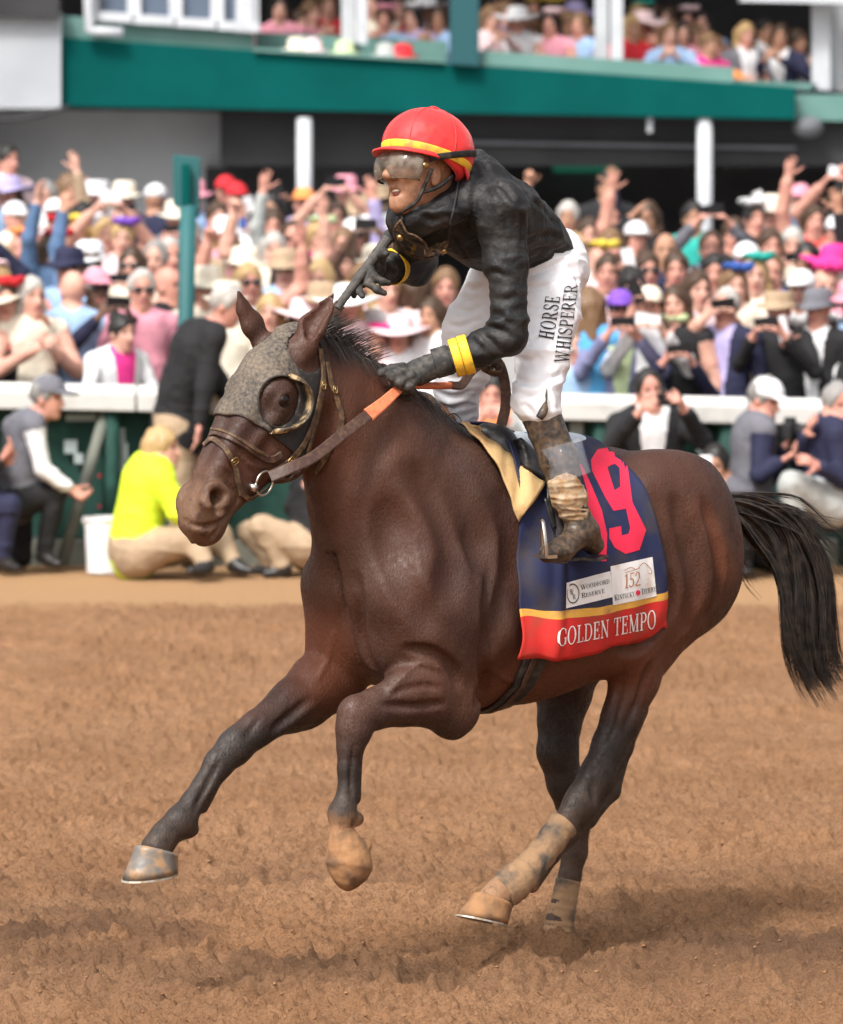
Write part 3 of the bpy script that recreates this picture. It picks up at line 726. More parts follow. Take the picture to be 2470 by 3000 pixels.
def horse_mat():
    m = bpy.data.materials.new('bay_coat'); m.use_nodes = True
    n = m.node_tree.nodes; l = m.node_tree.links; b = n['Principled BSDF']
    at = n.new('ShaderNodeAttribute'); at.attribute_name = 'tint'
    sp = n.new('ShaderNodeSeparateColor'); l.new(at.outputs['Color'], sp.inputs[0])
    tc = n.new('ShaderNodeTexCoord')
    def nz(scale, det=4, stretch=None):
        t = n.new('ShaderNodeTexNoise'); t.inputs['Scale'].default_value = scale; t.inputs['Detail'].default_value = det
        if stretch:
            mp = n.new('ShaderNodeMapping'); mp.inputs['Scale'].default_value = stretch; l.new(tc.outputs['Object'], mp.inputs[0]); l.new(mp.outputs[0], t.inputs[0])
        else: l.new(tc.outputs['Object'], t.inputs[0])
        return t.outputs[0]
    def rg(s, a, c):
        q = n.new('ShaderNodeMapRange'); q.inputs[1].default_value = a; q.inputs[2].default_value = c; l.new(s, q.inputs[0]); return q.outputs[0]
    def mul(a, c):
        q = n.new('ShaderNodeMath'); q.operation = 'MULTIPLY'
        for i, v in enumerate((a, c)):
            if isinstance(v, float): q.inputs[i].default_value = v
            else: l.new(v, q.inputs[i])
        return q.outputs[0]
    def mix(f, a, c):
        q = n.new('ShaderNodeMix'); q.data_type = 'RGBA'; l.new(f, q.inputs[0])
        for i, v in ((6, a), (7, c)):
            if isinstance(v, tuple): q.inputs[i].default_value = (*v, 1)
            else: l.new(v, q.inputs[i])
        return q.outputs[2]
    c = mix(rg(nz(2.6, 3), .35, .65), (.034, .0115, .0066), (.066, .0200, .0092))
    c = mix(sp.outputs[1], c, (.125, .034, .012))                       # warm red brown
    c = mix(sp.outputs[0], c, (.010, .008, .008))                      # black points
    c = mix(mul(mul(rg(nz(230, 5), .40, .64), rg(nz(3.2, 4), .32, .62)), .30), c, (.135, .092, .068))   # dust film
    c = mix(mul(sp.outputs[2], rg(nz(30, 5), .25, .5)), c, (.37, .20, .105))  # caked track dirt
    l.new(c, b.inputs['Base Color'])
    b.inputs['Specular IOR Level'].default_value = .42
    rr = n.new('ShaderNodeMapRange'); rr.inputs[1].default_value = .3; rr.inputs[2].default_value = .7; rr.inputs[3].default_value = .46; rr.inputs[4].default_value = .80; l.new(nz(70, 6), rr.inputs[0]); l.new(rr.outputs[0], b.inputs['Roughness'])
    b.inputs['Sheen Weight'].default_value = .0; b.inputs['Sheen Roughness'].default_value = .5
    bp = n.new('ShaderNodeBump'); bp.inputs['Strength'].default_value = .6; bp.inputs['Distance'].default_value = .004
    l.new(nz(170, 6, (1, 1, .5)), bp.inputs['Height'])
    b2 = n.new('ShaderNodeBump'); b2.inputs['Strength'].default_value = .25; b2.inputs['Distance'].default_value = .02
    l.new(nz(13, 4, (1, 1, .5)), b2.inputs['Height']); l.new(bp.outputs[0], b2.inputs['Normal']); l.new(b2.outputs[0], b.inputs['Normal'])
    return m
def sstep(a, b, x):
    t = np.clip((x - a) / (b - a), 0, 1); return t * t * (3 - 2 * t)
def near_line(V, pts, r0, r1):
    d = np.full(len(V), 9.)
    for a, b in zip(pts, pts[1:]):
        a, b = np.array(a), np.array(b); ba = b - a; h = np.clip(((V - a) @ ba) / (ba @ ba), 0, 1)
        d = np.minimum(d, np.linalg.norm(V - a - h[:, None] * ba, axis=1))
    return 1 - sstep(r0, r1, d)
def horse_tint(V):
    n1 = vnoise(V[:, 0]*7, V[:, 1]*7, V[:, 2]*7) * .04
    z = V[:, 2] + n1
    legs = V[:, 2] < 1.0
    blk = 1 - sstep(.60, .86, z)
    rf = near_line(V, [HP(900, 2030, -.14), HP(686, 2188, -.14), HP(459, 2500, -.14)], .10, .17)
    blk = np.where(rf > .05, np.maximum(blk * (1 - rf), rf * (1 - sstep(.74, .85, z))), blk)
    H = V - HH0; t, nn = H @ HD, H @ HN
    muz = sstep(.46, .62, t) * (V[:, 0] > 1.2) * (V[:, 2] > 1.25)
    crest = near_line(V, [(.55, 0, 1.62), (.85, 0, 1.78), (1.13, 0, 1.90)], .04, .12) * .85
    earr = sstep(1.99, 2.03, V[:, 2]) * .5 * (V[:, 0] > 1.1)
    blk = np.clip(np.maximum.reduce([blk * (V[:, 2] < 1.0), crest, muz * .45, earr]), 0, 1)
    warm = np.maximum.reduce([near_line(V, [(.95, -.15, .98), HP(930, 2040, -.15)], .06, .20) * .9, near_line(V, [(.5, .1, .8), (-.1, .2, .92)], .05, .34) * .75,
                              near_line(V, [(-.20, .26, 1.36), (-.34, .28, 1.16)], .01, .07) * .75, near_line(V, [(-.63, .1, 1.3), (-.64, .1, 1.0)], .0, .10) * .6,
                              near_line(V, [(1.12, .08, 1.60), (.98, .1, 1.74)], .0, .26) * .42, near_line(V, [HE(.45, -.1, .05), HE(.35, -.2, .08)], .02, .12) * .35, earr * .9])
    dirt = np.maximum.reduce([near_line(V, [HP(1002, 2380, .145), HP(1015, 2560, .145)], .05, .075) * (1 - sstep(.47, .53, V[:, 2] + n1)),
                              (1 - sstep(.28, .42, z)) * near_line(V, [HP(1500, 2590, .12), HP(1420, 2660, .12)], .08, .12) * .8])
    dirt = np.maximum(dirt, .16 * (1 - sstep(.2, .75, z)) + .26 * muz)
    return np.stack([blk, warm, dirt], 1)
COAT = horse_mat()
horse = empty('racehorse', (HO[0], HO[1], 0), HROT)
tag(horse, 'dark bay racehorse cantering across the dirt track under the jockey', 'horse')
_me = mesh_np('body', HV, HQ); set_col(_me, 'tint', horse_tint(HV))
link('body', _me, COAT, horse)
HBVH = BVHTree.FromPolygons([tuple(v) for v in HV], [tuple(q) for q in HQ])
def hside(px, py, off=0.0):
    """first point of the horse met by the camera ray through a pixel (horse frame), and its normal"""
    o = HP(px, py, 1.2); e = HP(px, py, -1.2); d = Vector(e - o).normalized()
    loc, nor, _, _ = HBVH.ray_cast(Vector(o), d)
    if loc is None: return None, None
    return np.array(loc) + np.array(nor) * off, np.array(nor)
# ------------------------------------------------------------ horse: eyes, hooves, mane, tail
def at_horse(o): o.location = (HO[0], HO[1], 0); o.rotation_euler = (0, 0, HROT); return o
def rayhit(bvh, px, py, off=0.0):
    o = HP(px, py, 1.2); e = HP(px, py, -1.2); d = Vector(e - o).normalized()
    loc, nor, _, _ = bvh.ray_cast(Vector(o), d)
    if loc is None: return None, None
    if nor.dot(d) > 0: nor = -nor
    return np.array(loc) + np.array(nor) * off, np.array(nor)
def bvh_of(V, F): return BVHTree.FromPolygons([tuple(v) for v in V], [tuple(f) for f in F])
M_eye = mat('eye', (.008, .004, .003), .10, spec=.28)
M_horn = mat('hoof_horn', (.15, .135, .12), .42, noise=((.33, .2, .11), .45, .62), scale=22, bump=.4, bscale=60, dist=.004)
M_hornd = mat('dusty_hoof', (.34, .175, .078), .8, noise=((.16, .09, .05), .46, .68), scale=18, bump=.5, bscale=50, dist=.006)
M_steel = mat('steel', (.62, .60, .56), .28, metal=1.0)
M_steelw = mat('shoe_alloy', (.46, .42, .37), .5, metal=.5, noise=((.32, .22, .14), .4, .7), scale=60)
M_brass = mat('brass', (.42, .28, .12), .33, metal=1.0, noise=((.22, .14, .07), .5, .75), scale=80)
for s in (1, -1):
    MB().add(uvsphere(HE(.231, -.085, s*.096), (.024, .026, .024))).build('eye', M_eye, horse, smooth=True)
def hoof(cf, ch, tf, th, l, wt, wb, material):
    """coronet front/heel and sole toe/heel pixels on the plane l, half widths top and bottom"""
    cf, ch, tf, th = [HP(*p, l) for p in (cf, ch, tf, th)]
    n = 28; rings = []
    for q, t in enumerate((-.10, 0, .06, .35, .7, 1.0)):
        fr = cf + (tf - cf) * t; he = ch + (th - ch) * t; c = (fr + he) / 2; ax = (fr - he) / 2; w_ = wt + (wb - wt) * max(t, 0)
        k = (.93, 1.03, 1.0, 1.0, 1.0, 1.0)[q]
        ring = []
        for i in range(n):
            a = 2 * math.pi * i / n; ca, sa = math.cos(a), math.sin(a)
            lx = ca if ca > 0 else -abs(ca) ** .8 * (1 - .10 * math.exp(-(sa / .3) ** 2))
            ring.append(c + ax * lx * k + np.array([0, w_ * sa * k * (1 - .15 * (ca < -.3)), 0]))
        rings.append(ring)
    V = [v for r_ in rings for v in r_]; F = []
    for q in range(len(rings) - 1):
        for i in range(n): F.append([q*n+i, q*n+(i+1) % n, (q+1)*n+(i+1) % n, (q+1)*n+i])
    base = (len(rings) - 1) * n; cen = np.mean(rings[-1], 0); up = np.mean(rings[0], 0) - cen; up /= np.linalg.norm(up)
    ins = [cen + (v - cen) * .72 + up * .012 for v in rings[-1]]
    o0 = len(V); V += ins; V.append(cen + up * .02)
    for i in range(n): F.append([base+i, base+(i+1) % n, o0+(i+1) % n, o0+i]); F.append([o0+i, o0+(i+1) % n, o0+n])
    F.append(list(range(n))[::-1])
    m = MB().add((V, F)); ho = m.build('hoof', material, horse, smooth=True)
    # shoe: a U of metal under the wall
    S = []; fs = []
    idx = [i for i in range(n) if math.cos(2*math.pi*i/n) > -.82]; idx = sorted(idx, key=lambda i: (i + n // 2) % n)
    for i in idx:
        o_, i_ = rings[-1][i] + (rings[-1][i] - cen) * .02, cen + (rings[-1][i] - cen) * .76
        S += [o_ + up*.001, i_ + up*.001, i_ - up*.005, o_ - up*.005]
    for q in range(len(idx) - 1):
        for j in range(4): fs.append([q*4+j, q*4+(j+1) % 4, (q+1)*4+(j+1) % 4, (q+1)*4+j])
    fs += [[0, 1, 2, 3][::-1], [(len(idx)-1)*4+j for j in range(4)]]
    MB().add((S, fs)).build('shoe', M_steelw, ho)
hoof((404, 2484), (514, 2508), (369, 2582), (512, 2553), -.14, .052, .066, M_horn)
_hp = [Cone(HP(1002, 2430, .145), .034, HP(1006, 2462, .145), .036, k=.02), Cone(HP(1006, 2462, .145), .038, HP(1016, 2500, .145), .056, k=.02), Cone(HP(1016, 2496, .145), .056, HP(1024, 2538, .145), .062, k=.02), Cone(HP(1024, 2538, .145), .060, HP(1018, 2580, .147), .024, k=.03),
       Ell(HP(1062, 2478, .15), (.026, .03, .024), k=.015)]
_V, _Q = nets(*field(_hp, .004), smooth=1)
_V = _V + vnormals(_V, _Q) * (.0018*vnoise(_V[:, 0]*45, _V[:, 1]*45, _V[:, 2]*45))[:, None]
link('hoof', mesh_np('hoof', _V, _Q), M_hornd, horse)
hoof((1398, 2618), (1492, 2658), (1350, 2680), (1476, 2710), .12, .052, .064, M_hornd)
hoof((1590, 2744), (1672, 2750), (1570, 2808), (1668, 2806), -.12, .050, .060, M_hornd)

M_hair = mat('mane_hair', (.014, .011, .010), .5, noise=((.065, .045, .034), .42, .7), scale=30, spec=.6)
def strands(name, curves, r0, seg, parent, material):
    """curves: list of point lists (horse frame); each becomes a tapering three sided hair lock"""
    Vs, Fs = [], []
    for c in curves:
        pts = crom(c, seg); n = len(pts)
        T = np.gradient(pts, axis=0); T /= np.maximum(np.linalg.norm(T, axis=1), 1e-9)[:, None]
        a = np.cross(T, np.array([.3, .5, .81])); a /= np.maximum(np.linalg.norm(a, axis=1), 1e-9)[:, None]; b = np.cross(T, a)
        rr = r0 * rng.uniform(.5, 1.3) * (1 - .88 * np.linspace(0, 1, n) ** 1.6)
        o = len(Vs)
        for i in range(n):
            for q in range(3):
                an = 2.094 * q; Vs.append(pts[i] + rr[i] * (a[i] * math.cos(an) + b[i] * math.sin(an)))
        for i in range(n - 1):
            for q in range(3): Fs.append((o+i*3+q, o+i*3+(q+1) % 3, o+(i+1)*3+(q+1) % 3, o+(i+1)*3+q))
    me = mesh_np(name, np.array(Vs), np.array(Fs, np.int32))
    return link(name, me, material, parent)
# mane: lies over to the far side, with a ruffled tuft behind the ears
cv = []
crest = crom([(.60, 0, 1.635), (.72, 0, 1.69), (.86, 0, 1.775), (1.0, 0, 1.855), (1.10, 0, 1.905), (1.17, 0, 1.935)], 12)
for i in range(1900):
    u = rng.random() ** .8; c = crest[int(u * (len(crest) - 1))] + rng.normal(0, .010, 3) + np.array([0, .006, -.012])
    if u > .52 and rng.random() < .62:
        L = rng.uniform(.03, .115) * (.5 + .6 * u); dv = np.array([-.75, rng.normal(.10, .28), .60]); dv /= np.linalg.norm(dv)
        p1 = c + dv * L * .5; p2 = c + dv * L + np.array([-.35, .05, -.06]) * L
    else:
        L = rng.uniform(.05, .13); sd = 1 if rng.random() < .25 else -1
        p1 = c + np.array([-.15, sd * .3, .12]) * L; p2 = c + np.array([-.30, sd * .75, -.55]) * L
    cv.append([c, p1, p2])
strands('mane', cv, .0019, 4, horse, M_hair)
# tail: flies up from the dock, streams back and falls
cv = []
def tl(px, py, l): return HP(px, py, l)
main = [[(2085, 1470), (2195, 1478), (2305, 1550), (2350, 1690), (2352, 1840), (2390, 1975), (2485, 2060)],
        [(2085, 1474), (2180, 1492), (2275, 1580), (2312, 1730), (2322, 1880), (2362, 1995), (2440, 2066)],
        [(2090, 1464), (2215, 1468), (2340, 1540), (2410, 1680), (2425, 1830), (2445, 1950), (2505, 2020)],
        [(2080, 1484), (2165, 1515), (2240, 1600), (2310, 1700), (2340, 1830), (2392, 1970), (2480, 2062)],
        [(2085, 1468), (2205, 1480), (2320, 1565), (2378, 1710), (2390, 1860), (2430, 1990), (2510, 2050)]]
side = [[(2090, 1468), (2200, 1470), (2330, 1520), (2430, 1600), (2520, 1650)], [(2090, 1468), (2220, 1490), (2360, 1520), (2450, 1560), (2530, 1590)],
        [(2090, 1470), (2200, 1500), (2330, 1600), (2430, 1700), (2500, 1760)], [(2085, 1478), (2160, 1560), (2210, 1640), (2260, 1680), (2330, 1720)],
        [(2085, 1480), (2140, 1560), (2160, 1640), (2180, 1700), (2230, 1760)], [(2090, 1468), (2210, 1474), (2350, 1500), (2460, 1620), (2520, 1700)], [(2090, 1470), (2190, 1490), (2310, 1620), (2420, 1800), (2480, 1860)]]
for cl_i in range(130):      # the tail hangs in locks
    wisp = cl_i > 96
    c = (side if wisp else main)[rng.integers(len(side) if wisp else len(main))]
    j = rng.normal(0, 1, 2) * (15 if not wisp else 20); jl = rng.normal(0, .028); n = len(c)
    w1, w2 = rng.normal(0, 1, 2) * (16 if not wisp else 26), rng.uniform(0, 6.28)
    for k_ in range(26 if not wisp else int(rng.integers(4, 14))):
        cut = rng.uniform(.74, 1.0) if not wisp else rng.uniform(.55, 1.0); q1 = rng.normal(0, 1, 2) * (4.5 if not wisp else 5); q2 = rng.normal(0, .006); w3 = rng.normal(0, 4, 2); pts = []
        for q, (x, y) in enumerate(c):
            t = q / (n - 1); f = .35 + 1.2 * t; g = .4 + 1.0 * t
            pts.append(tl(x + j[0]*f + q1[0]*g + w1[0] * math.sin(w2 + 4*t) * t + w3[0]*math.sin(9*t + k_), y + j[1]*f + q1[1]*g + w1[1] * math.cos(w2 + 5*t) * t + w3[1]*math.cos(8*t + k_)*t, jl * f + q2 * f + .02 * t))
        pts = crom(pts, 3); pts = pts[:max(5, int(len(pts) * cut))]
        cv.append(pts[::2] if len(pts) > 8 else pts)
strands('tail', cv, .0021, 3, horse, M_hair)
d0, d1, d2 = HP(2070, 1470, 0), HP(2125, 1488, 0), HP(2190, 1530, 0)
me = MB().add(tube(crom([d0, d1, d2], 6), np.linspace(.045, .012, 13), 10)).build('tail_dock', M_hair, horse, smooth=True)

# ------------------------------------------------------------ leg bandages
M_wrap = mat('dusty_wrap', (.075, .066, .058), .9, noise=((.34, .205, .11), .34, .54), scale=13, bump=.6, bscale=70, dist=.006)
def bandage(rows, label):
    pts = crom([HP(a, b, l) for a, b, r_, l in rows], 14); rr = np.interp(np.linspace(0, 1, len(pts)), np.linspace(0, 1, len(rows)), [r_ / 985 for a, b, r_, l in rows])
    t = np.linspace(0, 1, len(pts)); rr = rr * (1 + .03 * np.sign(np.sin(t * 46)) * rng.uniform(.4, 1, len(t)))
    V, F = tube(pts, rr, 20)
    V = np.array(V); c = np.repeat(pts, 20, 0); V[:, 1] = c[:, 1] + (V[:, 1] - c[:, 1]) * .82
    o = at_horse(MB().add((V, F)).build('leg_bandage', M_wrap, smooth=True)); tag(o, label, 'bandage', 'bandages on the hind legs')
bandage([(1652, 2412, 51, .125), (1600, 2484, 47, .12), (1548, 2546, 50, .12), (1506, 2586, 60, .12), (1468, 2618, 54, .12)], 'dusty wrap bandage on the raised forward hind leg')
bandage([(1665, 2578, 42, -.12), (1653, 2640, 44, -.12), (1640, 2700, 49, -.12), (1632, 2745, 50, -.12)], 'dusty wrap bandage on the hind leg planted in the dirt')

# ------------------------------------------------------------ blinker hood
def hood_mat():
    m = mat('hood_cloth', (.026, .024, .024), .8, bump=.6, bscale=150, dist=.003); n = m.node_tree.nodes; l = m.node_tree.links; b = n['Principled BSDF']
    at = n.new('ShaderNodeAttribute'); at.attribute_name = 'mud'; tc = n.new('ShaderNodeTexCoord'); nz = n.new('ShaderNodeTexNoise'); nz.inputs['Scale'].default_value = 95; nz.inputs['Detail'].default_value = 12
    l.new(tc.outputs['Object'], nz.inputs[0]); ad = n.new('ShaderNodeMath'); ad.operation = 'ADD'; l.new(at.outputs['Fac'], ad.inputs[0]); l.new(nz.outputs[0], ad.inputs[1])
    mr = n.new('ShaderNodeMapRange'); mr.inputs[1].default_value = .76; mr.inputs[2].default_value = 1.22; l.new(ad.outputs[0], mr.inputs[0])
    mx = n.new('ShaderNodeMix'); mx.data_type = 'RGBA'; mx.inputs[6].default_value = (.026, .024, .024, 1); mx.inputs[7].default_value = (.165, .130, .097, 1); l.new(mr.outputs[0], mx.inputs[0]); l.new(mx.outputs[2], b.inputs['Base Color'])
    return m
M_hood = hood_mat()
M_leather = mat('dark_leather', (.050, .024, .018), .5, noise=((.10, .055, .032), .44, .70), scale=70, bump=.3, bscale=160, dist=.002)
M_leatherd = mat('muddy_leather', (.060, .034, .020), .7, noise=((.20, .12, .058), .44, .72), scale=50, bump=.4, bscale=150, dist=.002)
hp = head_prims()
Dh, loh, hh = field(hp, .0055, pad=.03)
shp = Dh.shape; gx = (loh[0] + hh*np.arange(shp[0]))[:, None, None]; gy = (loh[1] + hh*np.arange(shp[1]))[None, :, None]; gz = (loh[2] + hh*np.arange(shp[2]))[None, None, :]
T_ = (gx - HH0[0]) * HD[0] + (gz - HH0[2]) * HD[2]; N_ = (gx - HH0[0]) * HN[0] + (gz - HH0[2]) * HN[2]
ht = np.abs(Dh - .0045) - .004
ht = smax(ht, (T_ - (.335 + .06 * np.clip(-N_ - .1, 0, 1))) + 0 * gy, .004); ht = smax(ht, (-.255 - N_) + 0 * gy, .004); ht = smax(ht, -(N_ + .14 + 1.4 * (T_ + .02)) * 1.0 - .08 + 0 * gy, .01)
for s in (-1, 1):
    e = Ell(HE(.238, -.078, s*.10), (.074, .05, .066), rot=[HD, (0, 1, 0), HN]); ht = smax(ht, -e.d(gx, gy, gz), .004)
for b in (HP(893, 1030, .072), HP(770, 1010, -.062)):
    e = Ell(b + HD*.005, (.062, .062, .062)); ht = smax(ht, -e.d(gx, gy, gz), .004)
HoV, HoQ = nets(ht.astype(np.float32), loh, hh, smooth=1)
hood = empty('blinker_hood'); at_horse(hood); tag(hood, 'mud spattered dark blinker hood on the racehorse head', 'blinkers')
_hm = mesh_np('hood_cloth', HoV, HoQ); _r = HoV - HH0; _t, _n = _r @ HD, _r @ HN
_mud = np.clip(.12 + .42 * np.clip((_n + .17) / .13, 0, 1) + .10 * vnoise(_t*18, _n*18, HoV[:, 1]*18), 0, 1)
set_col(_hm, 'mud', np.stack([_mud]*3, 1)); link('hood_cloth', _hm, M_hood, hood)
M_blkp = mat('dark_piping', (.02, .016, .014), .7, noise=((.07, .05, .035), .5, .7), scale=40)
M_rim = mat('blinker_rim', (.06, .045, .03), .6, noise=((.42, .29, .15), .46, .62), scale=40, bump=.3, bscale=90, dist=.002)
ALLH = bvh_of(np.vstack([HV, HoV]), [tuple(q) for q in HQ] + [tuple(q + len(HV)) for q in HoQ])
ehp = [rayhit(ALLH, 826 + 70*math.cos(t), 1178 + 78*math.sin(t), .002) for t in np.linspace(0, 2*math.pi, 40)]
MB().add(tube([p for p, _ in ehp], .0032, 6)).build('eye_hole_piping', M_blkp, hood, smooth=True)
cupp = crom([(846, 1100), (876, 1118), (893, 1150), (896, 1185), (884, 1222), (856, 1248), (822, 1260), (797, 1264)], 5)
cup = [rayhit(ALLH, x, y)[0] for x, y in cupp]
for s in (1, -1):       # half cups behind the eyes
    V, F = [], []; n = len(cup); cen = HE(.238, -.078, .09)
    for i, p in enumerate(cup):
        hgt = .034 * (1 - (2 * i / (n - 1) - 1) ** 6) + .005; ou = p - cen; ou[1] = 0; ou /= np.linalg.norm(ou)
        for rr_, lo_ in ((.006, -.012), (.008, hgt*.5), (-.002, hgt), (-.009, hgt), (-.003, hgt*.5), (0, -.012)):
            q = p + ou * rr_; q = q + np.array([0, lo_, 0]); V.append(np.array([q[0], s * q[1], q[2]]))
    for i in range(n - 1):
        for j in range(6): F.append([i*6+j, i*6+(j+1) % 6, (i+1)*6+(j+1) % 6, (i+1)*6+j])
    F += [[0, 1, 2, 3, 4, 5], [(n-1)*6+j for j in range(6)][::-1]]
    MB().add((V, F)).build('blinker_cup', M_rim, hood, smooth=True)

# ------------------------------------------------------------ bridle and reins
bridle = empty('bridle'); at_horse(bridle); tag(bridle, 'muddy leather racing bridle and reins on the horse head', 'bridle')
def strap(name, pxs, width, parent, material=M_leather, thick=.005, off=.004, n=7, bvh=None):
    """leather strap laid over the horse along pixels"""
    pp, nn = [], []
    for x, y in crom([(a, b) for a, b in pxs], n):
        h, nr = rayhit(bvh or ALLH, x, y)
        if h is None: continue
        pp.append(h); nn.append(nr)
    pp = np.array(pp); nn = np.array(nn)
    for _ in range(3):
        pp[1:-1] = .5 * pp[1:-1] + .25 * (pp[:-2] + pp[2:]); nn[1:-1] = .5 * nn[1:-1] + .25 * (nn[:-2] + nn[2:])
    pp += nn * off
    return MB().add(ribbon(pp, nn, width, thick)).build(name, material, parent, smooth=False)
def buckle(px, py, size, ang, parent):
    h, nr = rayhit(ALLH, px, py, .010)
    if h is None: return
    u = np.cross(nr, (0, 0, 1.)); u /= np.linalg.norm(u); v = np.cross(nr, u)
    ca, sa = math.cos(ang), math.sin(ang); u, v = u*ca + v*sa, v*ca - u*sa
    pts = [h + u*size*a + v*size*.7*b for a, b in ((-1,-1),(0,-1.15),(1,-1),(1.1,0),(1,1),(0,1.15),(-1,1),(-1.1,0),(-1,-1))]
    MB().add(tube(crom(pts, 3), .0026, 6)).add(tube([h - u*size, h + u*size], .0022, 6)).build('buckle', M_brass, parent, smooth=True)
strap('cheekpiece', [(934, 1022), (944, 1090), (940, 1145), (921, 1215), (893, 1290), (852, 1346), (790, 1384)], .019, bridle, M_leatherd)
strap('cheekpiece', [(938, 1140), (932, 1200), (915, 1260), (905, 1300), (880, 1385)], .013, bridle, M_leatherd)
strap('throat_latch', [(955, 1060), (966, 1120), (978, 1150), (992, 1190), (1000, 1225), (992, 1265), (962, 1330), (925, 1385)], .017, bridle, M_leatherd)
strap('noseband', [(620, 1272), (640, 1268), (676, 1282), (724, 1306), (765, 1335), (795, 1345), (822, 1330)], .023, bridle, M_leather, thick=.007)
strap('noseband', [(624, 1262), (660, 1268), (700, 1288), (745, 1316), (782, 1334)], .009, bridle, M_leatherd, thick=.011)
strap('flash_strap', [(600, 1306), (622, 1288), (650, 1304), (668, 1330), (682, 1362), (694, 1400), (704, 1448)], .016, bridle, M_leatherd)
strap('chin_strap', [(706, 1446), (730, 1462), (765, 1456), (790, 1440), (800, 1410)], .015, bridle, M_leatherd)
strap('jaw_strap', [(795, 1400), (840, 1400), (885, 1372), (915, 1345)], .026, bridle, M_leather, thick=.008)
for b_ in ((682, 1350, .011, .5), (942, 1130, .009, 1.4), (976, 1142, .009, 1.5), (848, 1347, .010, .9), (890, 1357, .011, .4), (784, 1446, .010, 1.2)): buckle(*b_, bridle)
h, nr = rayhit(ALLH, 763, 1410, .016)
u = np.cross(nr, (0, 0, 1.)); u /= np.linalg.norm(u); v = np.cross(nr, u)
pts = [h + .036*(u*math.cos(a) + v*math.sin(a)) + nr*.004*math.sin(a) for a in np.linspace(0, 2*math.pi, 28)]
br = MB().add(tube(pts, .0036, 8)).build('bit_ring', M_steel, bridle, smooth=True)
hb, nb = rayhit(ALLH, 735, 1424, .008)
MB().add(tube([hb - nb*.03, hb + u*.002, hb + nb*.016], [.010, .012, .011], 10)).build('bit_mouthpiece', M_steel, bridle, smooth=True)

# reins: from the bit ring to the near hand, on behind it to the knot and down to the pommel
M_grip = mat('orange_rein_grip', (.66, .19, .085), .6, noise=((.50, .13, .06), .4, .7), scale=60, bump=.4, bscale=200, dist=.002)
reins = empty('reins'); at_horse(reins); tag(reins, 'knotted brown reins with orange rubber grips held by the jockey', 'reins')
def lin(pts, n=8): return crom([HP(*p) for p in pts], n)
upn = np.array([.25, .8, .45])
a = lin([(792, 1398, .115), (850, 1372, .15), (920, 1338, .165), (1000, 1275, .16), (1080, 1215, .15)])
MB().add(ribbon(a, np.tile(upn, (len(a), 1)), .034, .005)).build('rein', M_leather, reins)
a = lin([(1078, 1217, .151), (1130, 1175, .14), (1186, 1122, .125)])
MB().add(ribbon(a, np.tile(upn, (len(a), 1)), np.linspace(.042, .026, len(a)), .007)).build('rein_grip', M_grip, reins)
a = lin([(1196, 1128, .10), (1250, 1130, .09), (1320, 1130, .07)])
MB().add(tube(a, .011, 8)).build('rein_grip', M_grip, reins, smooth=True)
a = lin([(1318, 1130, .07), (1352, 1128, .06), (1376, 1095, .05), (1405, 1072, .04), (1440, 1072, .04)])
MB().add(ribbon(a, np.tile(upn, (len(a), 1)), .027, .006)).build('rein', M_leather, reins)
a = lin([(1230, 1100, .06), (1300, 1090, .05), (1370, 1068, .04), (1410, 1055, .035)])
MB().add(ribbon(a, np.tile(upn, (len(a), 1)), .025, .006)).build('rein', M_leather, reins)
k0 = HP(1432, 1068, .04)
mk = MB()
for q in range(3):
    pts = [k0 + np.array([.026*math.cos(t) + .01*(q-1), .024*math.sin(t+q), .020*math.sin(t)*(1 if q % 2 else -1) + .006*(q-1)]) for t in np.linspace(0, 6.0, 18)]
    mk.add(ribbon(pts, [p - k0 + np.array([0, 1e-3, 0]) for p in pts], .024, .006))
mk.build('knot', M_leatherd, reins)
a = lin([(1425, 1055, .04), (1458, 1062, .05), (1476, 1110, .06), (1482, 1180, .06), (1470, 1240, .05), (1456, 1290, .04)])
MB().add(ribbon(a, np.tile(np.array([.5, .7, .3]), (len(a), 1)), .032, .006)).build('rein', M_leather, reins)
# ------------------------------------------------------------ lettering: a small roman type made of strokes
def _ln(x0, y0, x1, y1, w0): 
    dx, dy = x1-x0, y1-y0; L = math.hypot(dx, dy); nx, ny = -dy/L*w0/2, dx/L*w0/2
    n = max(1, int(L / .22)); out = []
    for i in range(n):
        a, b = i/n, (i+1)/n
        out.append([(x0+dx*a+nx, y0+dy*a+ny), (x0+dx*a-nx, y0+dy*a-ny), (x0+dx*b-nx, y0+dy*b-ny), (x0+dx*b+nx, y0+dy*b+ny)])
    return out
def _arc(cx, cy, rx, ry, a0, a1, T, t):
    out = []; n = max(6, int(abs(a1-a0)/14)); pr = None
    for i in range(n+1):
        a = math.radians(a0+(a1-a0)*i/n); c, s_ = math.cos(a), math.sin(a); w0 = t+(T-t)*abs(c)
        p = ((cx+(rx)*c, cy+(ry)*s_), (cx+(rx-w0)*c, cy+(ry-t-(w0-t)*.3)*s_))
        if pr: out.append([pr[0], pr[1], p[1], p[0]])
        pr = p
    return out
